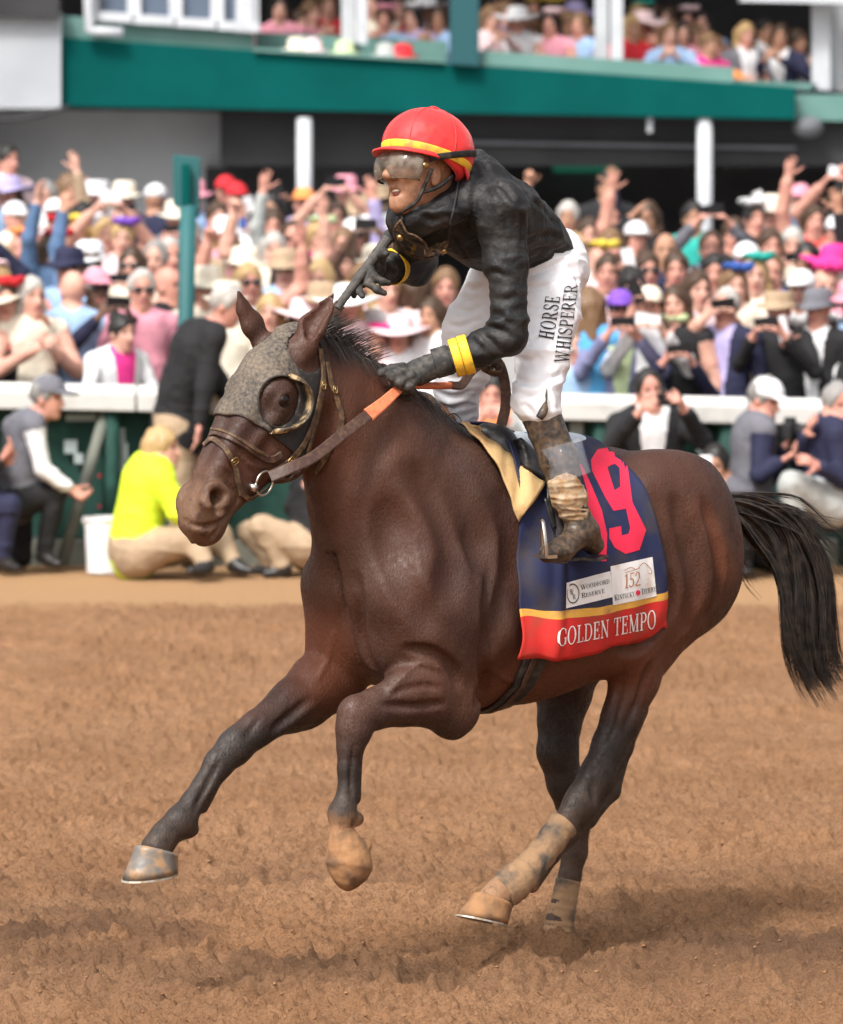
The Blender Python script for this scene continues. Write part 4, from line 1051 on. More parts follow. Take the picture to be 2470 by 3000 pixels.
def glyph(ch):
    T, t, z = .14, .058, .09
    def st(x, top=1, bot=1, w0=T):
        o = _ln(x, 0, x, 1, w0)
        if bot: o += _ln(x-z-w0/2, t/2, x+z+w0/2, t/2, t)
        if top: o += _ln(x-z-w0/2, 1-t/2, x+z+w0/2, 1-t/2, t)
        return o
    G = {
     'I': (.40, st(.2)), 'L': (.66, st(.2) + _ln(.2, t/2, .62, t/2, t) + _ln(.60, 0, .60, .28, t)),
     'T': (.72, st(.36, 0) + _ln(.02, 1-t/2, .70, 1-t/2, t) + _ln(.045, .74, .045, 1, t) + _ln(.675, .74, .675, 1, t)),
     'E': (.70, st(.2) + _ln(.2, t/2, .64, t/2, t) + _ln(.2, 1-t/2, .62, 1-t/2, t) + _ln(.2, .52, .50, .52, t) + _ln(.62, 0, .62, .27, t) + _ln(.60, .75, .60, 1, t) + _ln(.50, .40, .50, .64, t)),
     'F': (.66, st(.2) + _ln(.2, 1-t/2, .62, 1-t/2, t) + _ln(.2, .52, .50, .52, t) + _ln(.60, .75, .60, 1, t) + _ln(.50, .40, .50, .64, t)),
     'H': (.86, st(.2) + st(.66) + _ln(.2, .52, .66, .52, t)),
     'N': (.88, st(.18, 1, 1, t) + _ln(.16, 1, .70, .02, T) + st(.70, 1, 0, t)),
     'M': (1.06, st(.18, 1, 1, t) + _ln(.18, 1, .52, .03, T) + _ln(.52, .03, .86, 1, t) + st(.86)),
     'V': (.82, _ln(.10, 1, .42, .0, T) + _ln(.42, 0, .72, 1, t) + _ln(-.02, 1-t/2, .26, 1-t/2, t) + _ln(.60, 1-t/2, .84, 1-t/2, t)),
     'W': (1.18, _ln(.10, 1, .36, 0, T) + _ln(.36, 0, .60, 1, t) + _ln(.56, 1, .82, 0, T) + _ln(.82, 0, 1.06, 1, t) + _ln(-.02, 1-t/2, .24, 1-t/2, t) + _ln(.94, 1-t/2, 1.18, 1-t/2, t)),
     'K': (.86, st(.2) + _ln(.24, .42, .70, 1, t) + _ln(.36, .56, .76, 0, T) + _ln(.62, t/2, .90, t/2, t) + _ln(.58, 1-t/2, .82, 1-t/2, t)),
     'Y': (.80, _ln(.12, 1, .40, .46, T) + _ln(.68, 1, .40, .46, t) + st(.40, 0)[:0] + _ln(.40, 0, .40, .48, T) + _ln(.24, t/2, .56, t/2, t) + _ln(0, 1-t/2, .26, 1-t/2, t) + _ln(.56, 1-t/2, .80, 1-t/2, t)),
     'O': (.90, _arc(.45, .5, .42, .53, 0, 360, T, t)), 'C': (.82, _arc(.45, .5, .42, .53, 42, 318, T, t) + _ln(.745, .66, .745, .92, t)),
     'G': (.90, _arc(.45, .5, .42, .53, 42, 322, T, t) + _ln(.745, .66, .745, .92, t) + _ln(.74, .06, .74, .42, T) + _ln(.58, .42, .88, .42, t)),
     'D': (.88, st(.2) + _ln(.2, t/2, .42, t/2, t) + _ln(.2, 1-t/2, .42, 1-t/2, t) + _arc(.40, .5, .44, .5, -90, 90, T, t)),
     'P': (.74, st(.2, 1, 1) + _ln(.2, 1-t/2, .42, 1-t/2, t) + _ln(.2, .45, .42, .45, t) + _arc(.40, .71, .32, .29, -90, 90, T, t)),
     'R': (.82, st(.2, 1, 1) + _ln(.2, 1-t/2, .42, 1-t/2, t) + _ln(.2, .47, .42, .47, t) + _arc(.40, .72, .31, .28, -90, 90, T, t) + _ln(.42, .46, .74, 0, T) + _ln(.66, t/2, .86, t/2, t)),
     'B': (.78, st(.2) + _ln(.2, 1-t/2, .42, 1-t/2, t) + _ln(.2, .53, .42, .53, t) + _ln(.2, t/2, .42, t/2, t) + _arc(.40, .75, .28, .25, -90, 90, T, t) + _arc(.40, .265, .34, .265, -90, 90, T, t)),
     'U': (.86, _ln(.2, .32, .2, 1, T) + _ln(.70, .32, .70, 1, t) + _arc(.45, .32, .30, .34, 180, 360, T, t) + _ln(.05, 1-t/2, .36, 1-t/2, t) + _ln(.58, 1-t/2, .84, 1-t/2, t)),
     'S': (.66, _arc(.34, .755, .27, .27, 30, 250, T*.8, t*1.2) + _arc(.34, .25, .29, .27, -150, 75, T*.8, t*1.2) + _ln(.16, .62, .52, .38, T) + _ln(.57, .72, .57, .95, t) + _ln(.08, .06, .08, .30, t)),
     '1': (.46, _ln(.26, 0, .26, 1, .13) + _ln(.08, .82, .26, 1, .07) + _ln(.08, .03, .44, .03, .06)),
     '5': (.62, _ln(.18, .52, .20, 1, .07) + _ln(.2, .965, .58, .965, .07) + _arc(.28, .32, .30, .32, -150, 115, .13, .07)),
     '2': (.64, _arc(.30, .70, .26, .30, -35, 175, .13, .07) + _ln(.48, .56, .10, .05, .11) + _ln(.06, .04, .60, .04, .08)),
     ' ': (.36, [])}
    return G[ch]
def text_quads(txt, sp=.04, small=None):
    """word set on the unit square: list of quads in (u, v); small: first letters are full height, the rest this high"""
    x = 0; out = []
    first = True
    for ch in txt:
        w0, qs = glyph(ch); f = 1.0 if (small is None or first) else small
        out += [[(x + a*f, b*f) for a, b in q] for q in qs]; x += w0*f + sp; first = ch == ' '
    return [[(a/x, b) for a, b in q] for q in out]
def decal(name, polys, bvh, material, parent, off=.003):
    """flat print: pixel polygons laid on a surface that they follow"""
    m = MB()
    for pl in polys:
        pts = [rayhit(bvh, x, y, off)[0] for x, y in pl]
        if any(p is None for p in pts): continue
        m.add((pts, [list(range(len(pts)))]))
    if m.V:
        o = m.build(name, material, parent); return o
def quadmap(qs, BL, BR, TR, TL):
    BL, BR, TR, TL = [np.array(p, float) for p in (BL, BR, TR, TL)]
    return [[tuple(BL*(1-u)*(1-v)+BR*u*(1-v)+TR*u*v+TL*(1-u)*v) for u, v in q] for q in qs]
def z3(x, y): return (1200 + x*.576, 1150 + y*.576)
def z2(x, y): return (950 + x*.498, 250 + y*.498)

# ------------------------------------------------------------ saddle cloth
def cloth_mat():
    m = mat('navy_cloth', (.013, .019, .068), .78, noise=((.050, .042, .042), .46, .74), scale=9, detail=7, bump=.3, bscale=300, dist=.001)
    return m
M_navy = cloth_mat()
M_cred = mat('red_cloth_border', (.60, .025, .022), .7, noise=((.35, .06, .035), .5, .75), scale=9, detail=6)
M_gold = mat('gold_tape', (.74, .40, .07), .7, noise=((.42, .22, .08), .5, .7), scale=16)
M_white = mat('white_print', (.80, .79, .78), .6, noise=((.62, .50, .42), .56, .75), scale=14)
M_pink = mat('pink_red_numeral', (.80, .022, .075), .6, noise=((.68, .02, .06), .4, .7), scale=10)
M_black = mat('black_print', (.02, .018, .02), .6)
M_brown = mat('copper_print', (.42, .17, .07), .6)
cloth = empty('saddle_cloth'); at_horse(cloth); tag(cloth, 'navy saddle cloth with pink number nine and red border lettered in white', 'saddle cloth')
bf, nbf = hside(*z3(520, 1335)); bb, nbb = hside(*z3(1306, 1206))
AXZ = 1.18
nu_, nv_ = 64, 60
def ang_of(p): return math.atan2(p[2] - AXZ, p[1])
tf_s, tb_s = .50, .045
def cloth_pt(u, v, off):
    sb = bf[0] + (bb[0] - bf[0]) * u; st_ = tf_s + (tb_s - tf_s) * u
    ph_b = ang_of(bf) + (ang_of(bb) - ang_of(bf)) * u
    ph = R(90) + (ph_b - R(90)) * v
    s_ = st_ + (sb - st_) * (v ** 1.05)
    o = Vector((s_, .9 * math.cos(ph), AXZ + .9 * math.sin(ph))); d = Vector((0, -math.cos(ph), -math.sin(ph)))
    loc, nor, _, _ = HBVH.ray_cast(o, d)
    if loc is None: return np.array([s_, .35 * math.cos(ph), AXZ + .35 * math.sin(ph)])
    nor = np.array(nor)
    fold = .022 * math.exp(-((u - .20 - .05 * (1 - v)) / .022) ** 2) * min(1, v * 2)
    wr = .006 * math.sin(9 * u + 5 * v) * v + .004 * math.sin(21 * v - 8 * u + 2 * math.sin(5*u)) * (1 - u) + .004 * math.sin(30 * u + 6 * v) * v ** 2
    flare = .016 * max(0, (v - .62)) / .38 * (1 - u**4)
    pad = .052 * math.exp(-(v/.22)**2) * min(1, 1.6 - .6*u)
    return np.array(loc) + nor * (off + fold + wr + .004 + flare + pad)
V = [cloth_pt(i / nu_, j / nv_, .010) for j in range(nv_ + 1) for i in range(nu_ + 1)]
Vg_ = np.array(V).reshape(nv_+1, nu_+1, 3)
for _ in range(3):
    Vg_[1:-1, 1:-1] = .5*Vg_[1:-1, 1:-1] + .125*(Vg_[:-2, 1:-1] + Vg_[2:, 1:-1] + Vg_[1:-1, :-2] + Vg_[1:-1, 2:])
    Vg_[-1, 1:-1] = .5*Vg_[-1, 1:-1] + .25*(Vg_[-1, :-2] + Vg_[-1, 2:]); Vg_[1:-1, -1] = .5*Vg_[1:-1, -1] + .25*(Vg_[:-2, -1] + Vg_[2:, -1])
Vg_[-3:, -1] = 2*Vg_[-3:, -2] - Vg_[-3:, -3]; Vg_[-1, -3:] = 2*Vg_[-2, -3:] - Vg_[-3, -3:]
V = list(Vg_.reshape(-1, 3))
VR = [np.array([p[0], -p[1], p[2]]) for p in V]
def vband(j):
    v = (j + .5) / nv_
    return 2 if v > .855 else (1 if v > .82 else 0)
FL = grid_faces(nu_, nv_); 
cm = MB()
o_ = 0
cm.V = [tuple(v) for v in V] + [tuple(v) for v in VR[nu_+1:]]
for q, f in enumerate(FL): cm.F.append(f[::-1]); cm.M.append(vband(q // nu_))
off_ = len(V) - (nu_ + 1)
for q, f in enumerate(FL): cm.F.append([(i if i <= nu_ else i + off_) for i in f]); cm.M.append(vband(q // nu_))
co = cm.build('cloth', [M_navy, M_gold, M_cred], cloth, smooth=True)
so = co.modifiers.new('thickness', 'SOLIDIFY'); so.thickness = .004; so.offset = 0
CB = bvh_of(V, FL)
M_border = None
# numerals, number nine and what shows of the one
def strip(pts):
    """ruled polygons between two pixel polylines"""
    out = []
    def lin_(c):
        c = np.array([z3(*p) for p in c]); u = np.linspace(0, len(c) - 1, (len(c) - 1) * 4 + 1)
        return np.stack([np.interp(u, np.arange(len(c)), c[:, 0]), np.interp(u, np.arange(len(c)), c[:, 1])], 1)
    A, B = lin_(pts[0]), lin_(pts[1])
    for i in range(len(A) - 1):
        for k in range(4):
            a, b = k/4, (k+1)/4
            out.append([tuple(A[i]*(1-a)+B[i]*a), tuple(A[i]*(1-b)+B[i]*b), tuple(A[i+1]*(1-b)+B[i+1]*b), tuple(A[i+1]*(1-a)+B[i+1]*a)])
    return out
nine = strip(([(1012, 692), (1012, 740), (1040, 790), (1095, 822), (1166, 801), (1200, 700), (1131, 560), (1110, 390), (1086, 312), (1020, 281), (955, 292), (920, 345), (925, 400), (990, 530), (1034, 603)],
              [(1072, 680), (1074, 700), (1076, 727), (1090, 724), (1110, 719), (1119, 690), (1097, 592), (1070, 480), (1066, 386), (1044, 366), (1030, 369), (1006, 380), (1006, 392), (1040, 500), (1097, 592)]))
nine += strip(([(1040, 500), (1097, 592)], [(1070, 480), (1097, 592)]))
decal('number_nine', nine, CB, M_pink, cloth)
decal('number_one', strip(([(862, 372), (900, 500), (910, 640), (940, 720), (970, 858)], [(872, 366), (925, 480), (975, 600), (1002, 720), (998, 858)])), CB, M_pink, cloth)
def patch(BL, BR, TR, TL, n=8):
    return quadmap([[(i/n, j/n), ((i+1)/n, j/n), ((i+1)/n, (j+1)/n), (i/n, (j+1)/n)] for i in range(n) for j in range(n)], *[z3(*p) for p in (BL, BR, TR, TL)])
pw = decal('sponsor_patch', patch((791, 1098), (1028, 1040), (1018, 908), (793, 968)), CB, M_white, cloth, off=.0035)
pk = decal('anniversary_patch', patch((1030, 1082), (1253, 1035), (1232, 836), (1018, 884)), CB, M_white, cloth, off=.0035)
def word(name, txt, quad, material, parent=cloth, zf=z3, bvh=None, off=.0055, small=None, sp=.04):
    return decal(name, quadmap(text_quads(txt, sp, small), *[zf(*p) for p in quad]), bvh or CB, material, parent, off)
word('lettering', 'GOLDEN TEMPO', ((748, 1290), (1250, 1194), (1250, 1103), (752, 1203)), M_white)
word('lettering', 'WOODFORD', ((866, 1003), (1013, 970), (1011, 943), (863, 978)), M_black, small=.8)
word('lettering', 'RESERVE', ((870, 1044), (988, 1018), (986, 992), (868, 1020)), M_black, small=.8)
word('lettering', 'KENTUCKY', ((1036, 1058), (1140, 1034), (1139, 1006), (1034, 1030)), M_black, small=.85)
word('lettering', 'DERBY', ((1174, 1026), (1250, 1009), (1248, 981), (1172, 998)), M_black, small=.85)
word('lettering', '152', ((1086, 997), (1172, 978), (1170, 908), (1088, 924)), M_brown)
ring = [[(826 + a*math.cos(t), 1022 + 1.55*a*math.sin(t)) for a, t in ((29, t0), (33, t0), (33, t0+.27), (29, t0+.27))] for t0 in np.linspace(0, 6.28, 24, endpoint=False)]
decal('monogram', [[z3(*p) for p in q] for q in ring], CB, M_black, cloth, .0055)
word('monogram', 'W', ((812, 1030), (832, 1026), (830, 996), (810, 1000)), M_black); word('monogram', 'R', ((826, 1052), (842, 1048), (840, 1022), (824, 1026)), M_black)
rose = [[(1156 + r_*math.cos(t + k), 1017 + 1.2*r_*math.sin(t + k)) for t in (0, .9, 1.8)] + [(1156, 1017)] for r_ in (12,) for k in np.linspace(0, 6.28, 7, endpoint=False)]
decal('rose_mark', [[z3(*p) for p in q] for q in rose], CB, M_pink, cloth, .0055)
hl = [(1086, 905), (1120, 890), (1150, 900), (1180, 868), (1205, 880), (1225, 905), (1222, 922), (1208, 918)]
hl2 = [(1090, 915), (1130, 905), (1165, 893)]
pl = []
for c in (hl, hl2):
    c = crom([z3(*p) for p in c], 5)
    for p, q in zip(c, c[1:]):
        d = (q - p) / max(np.linalg.norm(q - p), 1e-6); nn = np.array([-d[1], d[0]]) * .9; pl.append([tuple(p - nn), tuple(q - nn), tuple(q + nn), tuple(p + nn)])
decal('horse_head_mark', pl, CB, M_brown, cloth, .0055)

# ------------------------------------------------------------ saddle, chamois, girth
saddle = empty('racing_saddle'); at_horse(saddle); tag(saddle, 'small black racing saddle with pale seat and steel stirrups', 'saddle')
M_sblack = mat('saddle_leather', (.018, .017, .018), .38, noise=((.06, .05, .045), .5, .7), scale=30, bump=.2, bscale=120, dist=.002)
M_seat = mat('pale_seat', (.50, .56, .63), .25, spec=.5, coat=.4)
BODYCL = bvh_of(np.vstack([HV, V]), [tuple(q) for q in HQ] + [tuple(i + len(HV) for i in f) for f in FL])
def sheet(name, A, B, off, thick, material, parent, n=6, m=10, zf=z3, wav=0.0):
    """thick sheet between two pixel polylines lying over horse and cloth"""
    A = crom([zf(*p) for p in A], n); B = crom([zf(*p) for p in B], n); Vv = []
    for i in range(len(A)):
        for j in range(m + 1):
            t = j / m; p = A[i]*(1-t) + B[i]*t; h, nr = rayhit(BODYCL, *p)
            if h is None: h = HP(p[0], p[1], .05); nr = np.array([.2, .7, .6])
            Vv.append(h + nr * (off + wav * math.sin(i * .9 + j * .5)))
    Vv = np.array(Vv).reshape(len(A), m + 1, 3)
    for _ in range(2):
        Vv[1:-1, 1:-1] = .4*Vv[1:-1, 1:-1] + .15*(Vv[:-2, 1:-1] + Vv[2:, 1:-1] + Vv[1:-1, :-2] + Vv[1:-1, 2:])
    me = MB().add((Vv.reshape(-1, 3), grid_faces(m, len(A) - 1)))
    o = me.build(name, material, parent, smooth=True); s_ = o.modifiers.new('thickness', 'SOLIDIFY'); s_.thickness = thick; s_.offset = 1
    return o
M_cham = mat('chamois', (.56, .37, .17), .85, noise=((.27, .145, .055), .47, .66), scale=10, detail=8, bump=.4, bscale=60, dist=.004)
cham = sheet('chamois_cloth', [(235, 185), (300, 242), (380, 325), (445, 440), (500, 565), (540, 655)], [(288, 180), (362, 206), (450, 268), (490, 350), (570, 415), (668, 482)], .022, .006, M_cham, None, wav=.003)
at_horse(cham); tag(cham, 'mustard yellow chamois cloth folded under the front of the saddle', 'cloth')
sheet('flap', [(440, 262), (490, 345), (560, 410), (655, 475), (665, 560), (690, 680), (722, 760)], [(520, 262), (600, 330), (660, 400), (720, 470), (752, 560), (775, 660), (790, 740)], .030, .007, M_sblack, saddle)
sheet('stirrup_leather', [(640, 560), (668, 640), (690, 700)], [(664, 555), (690, 630), (706, 690)], .040, .004, M_sblack, saddle, m=3)
pm = [Cone(HP(1420, 1272, .06), .030, HP(1470, 1300, .10), .045, k=.03), Cone(HP(1440, 1285, -.05), .035, HP(1440, 1280, .06), .040, k=.03), Cone(HP(1470, 1300, .10), .045, HP(1510, 1340, .15), .03, e=.6, k=.03), Cone(HP(1440, 1285, -.05), .04, HP(1450, 1320, -.14), .03, k=.03)]
Vn, Qn = nets(*field(pm, .006), smooth=1); link('pommel', mesh_np('pommel', Vn, Qn), M_sblack, saddle)
stp = [Cone(HP(1500, 1312, 0), .09, HP(1580, 1300, 0), .10, e=.35, ax=(0, 0, 1), k=.04), Cone(HP(1580, 1300, 0), .10, HP(1650, 1292, 0), .08, e=.35, ax=(0, 0, 1), k=.04), Cone(HP(1520, 1310, .10), .05, HP(1580, 1345, .18), .04, e=.5, k=.05)]
Vn, Qn = nets(*field(stp, .008), smooth=1); link('seat', mesh_np('seat', Vn, Qn), M_seat, saddle)
h0 = HP(1446, 1298, .06)
MB().add(tube([h0 + .02*np.array([math.cos(t), .3*math.sin(t), math.sin(t)]) for t in np.linspace(0, 6.3, 16)], .004, 6)).build('neck_ring', M_brass, saddle, smooth=True)
# girth under the belly
gp, gn = [], []
for t in np.linspace(0, 1, 22):
    a = HP(*z3(570 - 20*t, 1335), .0)[0]
    ph = R(-25) - R(120) * t; o = Vector((.44 + .06*t*(1-t), .5*math.cos(ph), 1.16 + .5*math.sin(ph))); d = Vector((0, -math.cos(ph), -math.sin(ph)))
    loc, nor, _, _ = HBVH.ray_cast(o, d)
    if loc is not None: gp.append(np.array(loc) + np.array(nor)*.004); gn.append(np.array(nor))
MB().add(ribbon(gp, gn, .085, .008)).build('girth', M_sblack, saddle, smooth=True)
gp2 = [p + np.array([.012, 0, 0]) + n_*.009 for p, n_ in zip(gp, gn)]
MB().add(ribbon(gp2, gn, .018, .004)).build('girth_strap', M_leather, saddle)
# stirrup irons
def stirrup(sgn):
    t0 = HP(1598, 1630, .385); t0[1] *= sgn
    up = np.array([-.10, 0, .13]); W_ = np.array([.020, .026, 0])
    top = t0 + np.array([.012, 0, .105])
    pts = [t0 - W_, t0 - W_*1.05 + (top-t0)*.35, t0 - W_*.7 + (top-t0)*.8, top, t0 + W_*.7 + (top-t0)*.8, t0 + W_*1.05 + (top-t0)*.35, t0 + W_]
    m = MB().add(tube(crom(pts, 5), .006, 8)); m.box(t0, (.04, .06, .010))
    m.build('stirrup_iron', M_steel, saddle, smooth=False)
stirrup(1); stirrup(-1)
# ------------------------------------------------------------ hands and human figures
def unit(v): v = np.array(v, float); return v / max(np.linalg.norm(v), 1e-9)
def hand_prims(w, d, n, th, curl, sc_=1.0, t=0, k=.006, spread=.0):
    """hand from wrist w along d, palm facing n, thumb on the side th; curl = five bend angles in degrees (thumb first)"""
    d = unit(d); n = np.array(n, float); n = unit(n - d * (n @ d)); th_ = np.array(th, float); th_ = unit(th_ - d*(th_ @ d) - n*(th_ @ n))
    pr = [Cone(w - d*.01*sc_, .027*sc_, w + d*.075*sc_, .040*sc_, e=.46, ax=n, k=.012, t=t), Cone(w + d*.03*sc_ + th_*.02*sc_, .020*sc_, w + d*.045*sc_ + th_*.03*sc_, .016*sc_, k=.012, t=t)]
    for i, (L, r) in enumerate(((.078, .0098), (.086, .0100), (.080, .0096), (.062, .0086))):
        p = w + d*(.080 - .004*(i == 3) - .002*(i == 0))*sc_ + th_*(.029 - .0195*i)*sc_
        a = 0.0; c = R(curl[i+1]); f0 = unit(d + th_ * spread * (1.2 - .8*i))
        for q, (fr, fb) in enumerate(((.45, .38), (.32, .36), (.23, .26))):
            a += c * fb
            dv = f0 * math.cos(a) + n * math.sin(a); e = p + dv * L * fr * sc_
            pr.append(Cone(p, r*sc_*(1 - .06*q), e, r*sc_*(.94 - .08*q), k=k, t=t)); p = e
    p = w + d*.022*sc_ + th_*.030*sc_; c = R(curl[0]); a = 0
    f0 = unit(th_*.75 + d*.66)
    for q, L in enumerate((.040, .034, .026)):
        dv = unit(f0 * math.cos(a) + unit(n*.75 + d*.3 - th_*.45*math.sin(a)) * math.sin(a)); e = p + dv * L * sc_
        pr.append(Cone(p, .0125*sc_*(1-.08*q), e, .0118*sc_*(1-.1*q), k=k+.003, t=t)); p = e; a += c * .5
    return pr
def wrinkle(V, Q, amp, fx, fy, fz, seed=0, ridge=True):
    N = vnormals(V, Q)
    a = vnoise(V[:, 0]*fx + seed, V[:, 1]*fy, V[:, 2]*fz); b = vnoise(V[:, 0]*fx*2.3 + seed + 9, V[:, 1]*fy*2.3, V[:, 2]*fz*2.3)
    q = ((1 - np.abs(a)) ** 5 * 1.5 - .35 + ((1 - np.abs(b)) ** 4 - .3) * .5) if ridge else a
    return V + N * (amp * q)[:, None]

def folds(V, Q, paths, w, dp):
    """press creases along pixel paths into a garment, each with a raised lip beside it"""
    bv = bvh_of(V, Q); N = vnormals(V, Q)
    for c in paths:
        c = crom([z2(*p) for p in c], 6); pts = [rayhit(bv, x, y)[0] for x, y in c]; pts = np.array([p for p in pts if p is not None])
        if len(pts) < 3: continue
        n = len(pts); best = np.full(len(V), 9.); bi = np.zeros(len(V), int)
        m = np.where(np.all((V > pts.min(0) - .06) & (V < pts.max(0) + .06), 1))[0]
        d = np.linalg.norm(V[m][:, None] - pts[None], axis=2); bi = d.argmin(1); best = d.min(1)
        tap = np.sin(np.pi * (bi + .7) / (n + .4)) ** .7
        sd = (V[m] - pts[bi])[:, 2]
        g = -dp * np.exp(-(best / w) ** 2) + dp * .75 * np.exp(-((best - 2.0*w) / (w*1.1)) ** 2) * (sd > 0) + dp * .3 * np.exp(-((best - 2.2*w) / (w*1.2)) ** 2) * (sd <= 0)
        V[m] += N[m] * (g * tap)[:, None]
    return V
# ------------------------------------------------------------ the jockey
jockey = empty('person'); at_horse(jockey); tag(jockey, 'jockey in red helmet, black silks and white breeches riding the racehorse', 'person')
M_skin = mat('tan_skin', (.36, .175, .10), .5, noise=((.22, .11, .065), .42, .72), scale=60, detail=8, bump=.15, bscale=120, dist=.002, spec=.45)
M_silk = mat('dusty_black_silk', (.007, .007, .008), .62, noise=((.055, .051, .047), .46, .88), scale=20, detail=14, bump=.5, bscale=90, dist=.005)
M_breech = mat('white_breeches', (.80, .80, .83), .62, noise=((.68, .67, .70), .5, .8), scale=10, bump=.12, bscale=60, dist=.004)
M_boot = mat('muddy_boot', (.022, .020, .020), .42, noise=((.15, .093, .052), .34, .78), scale=60, detail=12, bump=.4, bscale=60, dist=.004)
M_glove = mat('dusty_glove', (.026, .025, .025), .75, noise=((.095, .085, .075), .42, .68), scale=40, bump=.3, bscale=150, dist=.002)
M_red = mat('red_helmet_silk', (.78, .028, .030), .55, noise=((.58, .05, .035), .52, .78), scale=12, detail=8, bump=.15, bscale=90, dist=.003, sheen=.2)
M_yel = mat('yellow_band', (.86, .52, .035), .6, noise=((.45, .26, .06), .54, .66), scale=16, detail=7)
M_blk = mat('black_elastic', (.012, .012, .013), .7, noise=((.07, .06, .05), .5, .75), scale=40)
J = lambda px, py, l: HP(px, py, l)
pel, wai, che, nek = J(1570, 800, .0), J(1510, 722, .035), J(1420, 640, .075), J(1345, 560, .10)
shL, elL, wrL, haL = J(1466, 612, .265), J(1492, 985, .30), J(1308, 1056, .155), J(1225, 1090, .105)
shR, elR, wrR = J(1215, 640, -.09), J(1218, 765, -.25), J(1112, 798, -.20)
hiL, hiR, knL, knR = J(1612, 820, .10), J(1470, 830, -.10), J(1572, 1180, .255), J(1338, 1140, -.245)
anL = J(1676, 1490, .345); anR = np.array([anL[0], -anL[1], anL[2]])
spn = unit(nek - pel); dors = unit(np.array([-.45, -.1, .88]) - spn * (np.array([-.45, -.1, .88]) @ spn))
# head frame
fh = unit((.99, -.07, 0)); fz = np.array([0, 0, 1.]); HPI = R(15)
hf = fh*math.cos(HPI) + fz*math.sin(HPI); hu = -fh*math.sin(HPI) + fz*math.cos(HPI); hl_ = np.cross(hu, hf)
roll = R(4); hl_, hu = hl_*math.cos(roll) + hu*math.sin(roll), hu*math.cos(roll) - hl_*math.sin(roll)
HC = J(1224, 505, .12)
hd = lambda f, l, u: HC + hf*f + hl_*l + hu*u
HRT = [hf, hl_, hu]
bp = [Ell(hd(-.012, 0, .025), (.098, .076, .098), HRT, k=.02), Ell(hd(.020, 0, -.050), (.064, .056, .086), HRT, k=.03), Ell(hd(.052, 0, -.114), (.026, .026, .023), HRT, k=.025),
      Cone(hd(.090, 0, .012), .010, hd(.114, 0, -.038), .0145, k=.014), Ell(hd(.102, .014, -.042), (.013, .010, .010), HRT, k=.008), Ell(hd(.102, -.014, -.042), (.013, .010, .010), HRT, k=.008),
      Ell(hd(.083, 0, .028), (.018, .05, .010), HRT, k=.015), Ell(hd(.070, .032, -.028), (.02, .02, .022), HRT, k=.02), Ell(hd(.070, -.032, -.028), (.02, .02, .022), HRT, k=.02),
      Cone(hd(.074, -.020, -.064), .0075, hd(.074, .020, -.064), .0075, k=.007), Cone(hd(.066, -.018, -.098), .0085, hd(.066, .018, -.098), .0085, k=.007),
      Ell(hd(.080, 0, -.082), (.024, .024, .012), HRT, k=.004, op='s'),
      Ell(hd(-.010, .076, -.015), (.020, .008, .032), HRT, k=.006), Ell(hd(-.010, -.076, -.015), (.020, .008, .032), HRT, k=.006),
      Cone(hd(-.02, 0, -.06), .052, nek, .056, k=.03), Cone(nek, .07, che, .10, k=.03), Cone(che, .11, pel, .10, k=.03),
      Cone(shL, .045, elL, .036, k=.02), Cone(elL, .036, wrL, .024, k=.02), Cone(shR, .045, elR, .036, k=.02), Cone(elR, .036, wrR, .024, k=.02), Cone(che, .09, shL, .05, k=.03), Cone(che, .09, shR, .05, k=.03),
      Cone(hiL, .075, knL, .048, k=.03), Cone(knL, .045, anL, .030, k=.02), Cone(hiR, .075, knR, .048, k=.03), Cone(knR, .045, anR, .030, k=.02), Cone(pel, .09, hiL, .07, k=.03), Cone(pel, .09, hiR, .07, k=.03)]
Vb, Qb = nets(*field(bp, .0052), smooth=1)
link('body', mesh_np('body', Vb, Qb), M_skin, jockey)
M_lip = mat('inside_mouth', (.16, .04, .035), .4); M_teeth = mat('teeth', (.7, .64, .55), .35)
MB().add(uvsphere(hd(.057, 0, -.083), (.014, .022, .011), HRT)).build('mouth', M_lip, jockey, smooth=True)
MB().add(uvsphere(hd(.069, 0, -.0750), (.006, .017, .0040), HRT)).build('teeth', M_teeth, jockey, smooth=True)
# jacket
jp = [Cone(J(1592, 752, 0), .118, J(1520, 700, .03), .142, e=.80, ax=dors, k=.04), Cone(J(1520, 700, .03), .142, J(1425, 640, .07), .168, e=.78, ax=dors, k=.05), Cone(J(1425, 640, .07), .165, J(1352, 590, .095), .12, e=.82, ax=dors, k=.05),
      Cone(J(1365, 640, .085), .12, J(1250, 640, .05), .085, k=.05),
      Cone(shL, .068, J(1488, 780, .29), .061, k=.04), Cone(J(1488, 780, .29), .060, elL, .055, k=.02), Cone(elL, .055, J(1405, 1025, .225), .051, k=.02), Cone(J(1405, 1025, .225), .050, J(1345, 1045, .18), .042, k=.02),
      Cone(J(1400, 590, .12), .09, shL, .075, k=.05), Cone(J(1290, 590, .06), .09, shR, .07, k=.05), Cone(shR, .070, elR, .064, k=.03), Cone(elR, .064, J(1150, 782, -.222), .050, k=.02),
      # roll collar and bunched hood
      Cone(J(1390, 520, .04), .062, J(1420, 540, .12), .060, k=.03), Cone(J(1420, 540, .12), .056, J(1375, 575, .20), .045, k=.03), Cone(J(1375, 575, .20), .045, J(1300, 622, .19), .040, k=.03), Cone(J(1300, 622, .19), .040, J(1220, 650, .12), .040, k=.04),
      Cone(J(1395, 500, .10), .040, J(1425, 520, .16), .034, k=.02), Cone(J(1220, 650, .12), .04, J(1185, 640, .02), .045, k=.03), Cone(J(1400, 470, .05), .034, J(1432, 492, .13), .032, k=.02)]
jp += [Cone(hd(-.03, 0, -.125), .058, nek, .08, k=.03)]
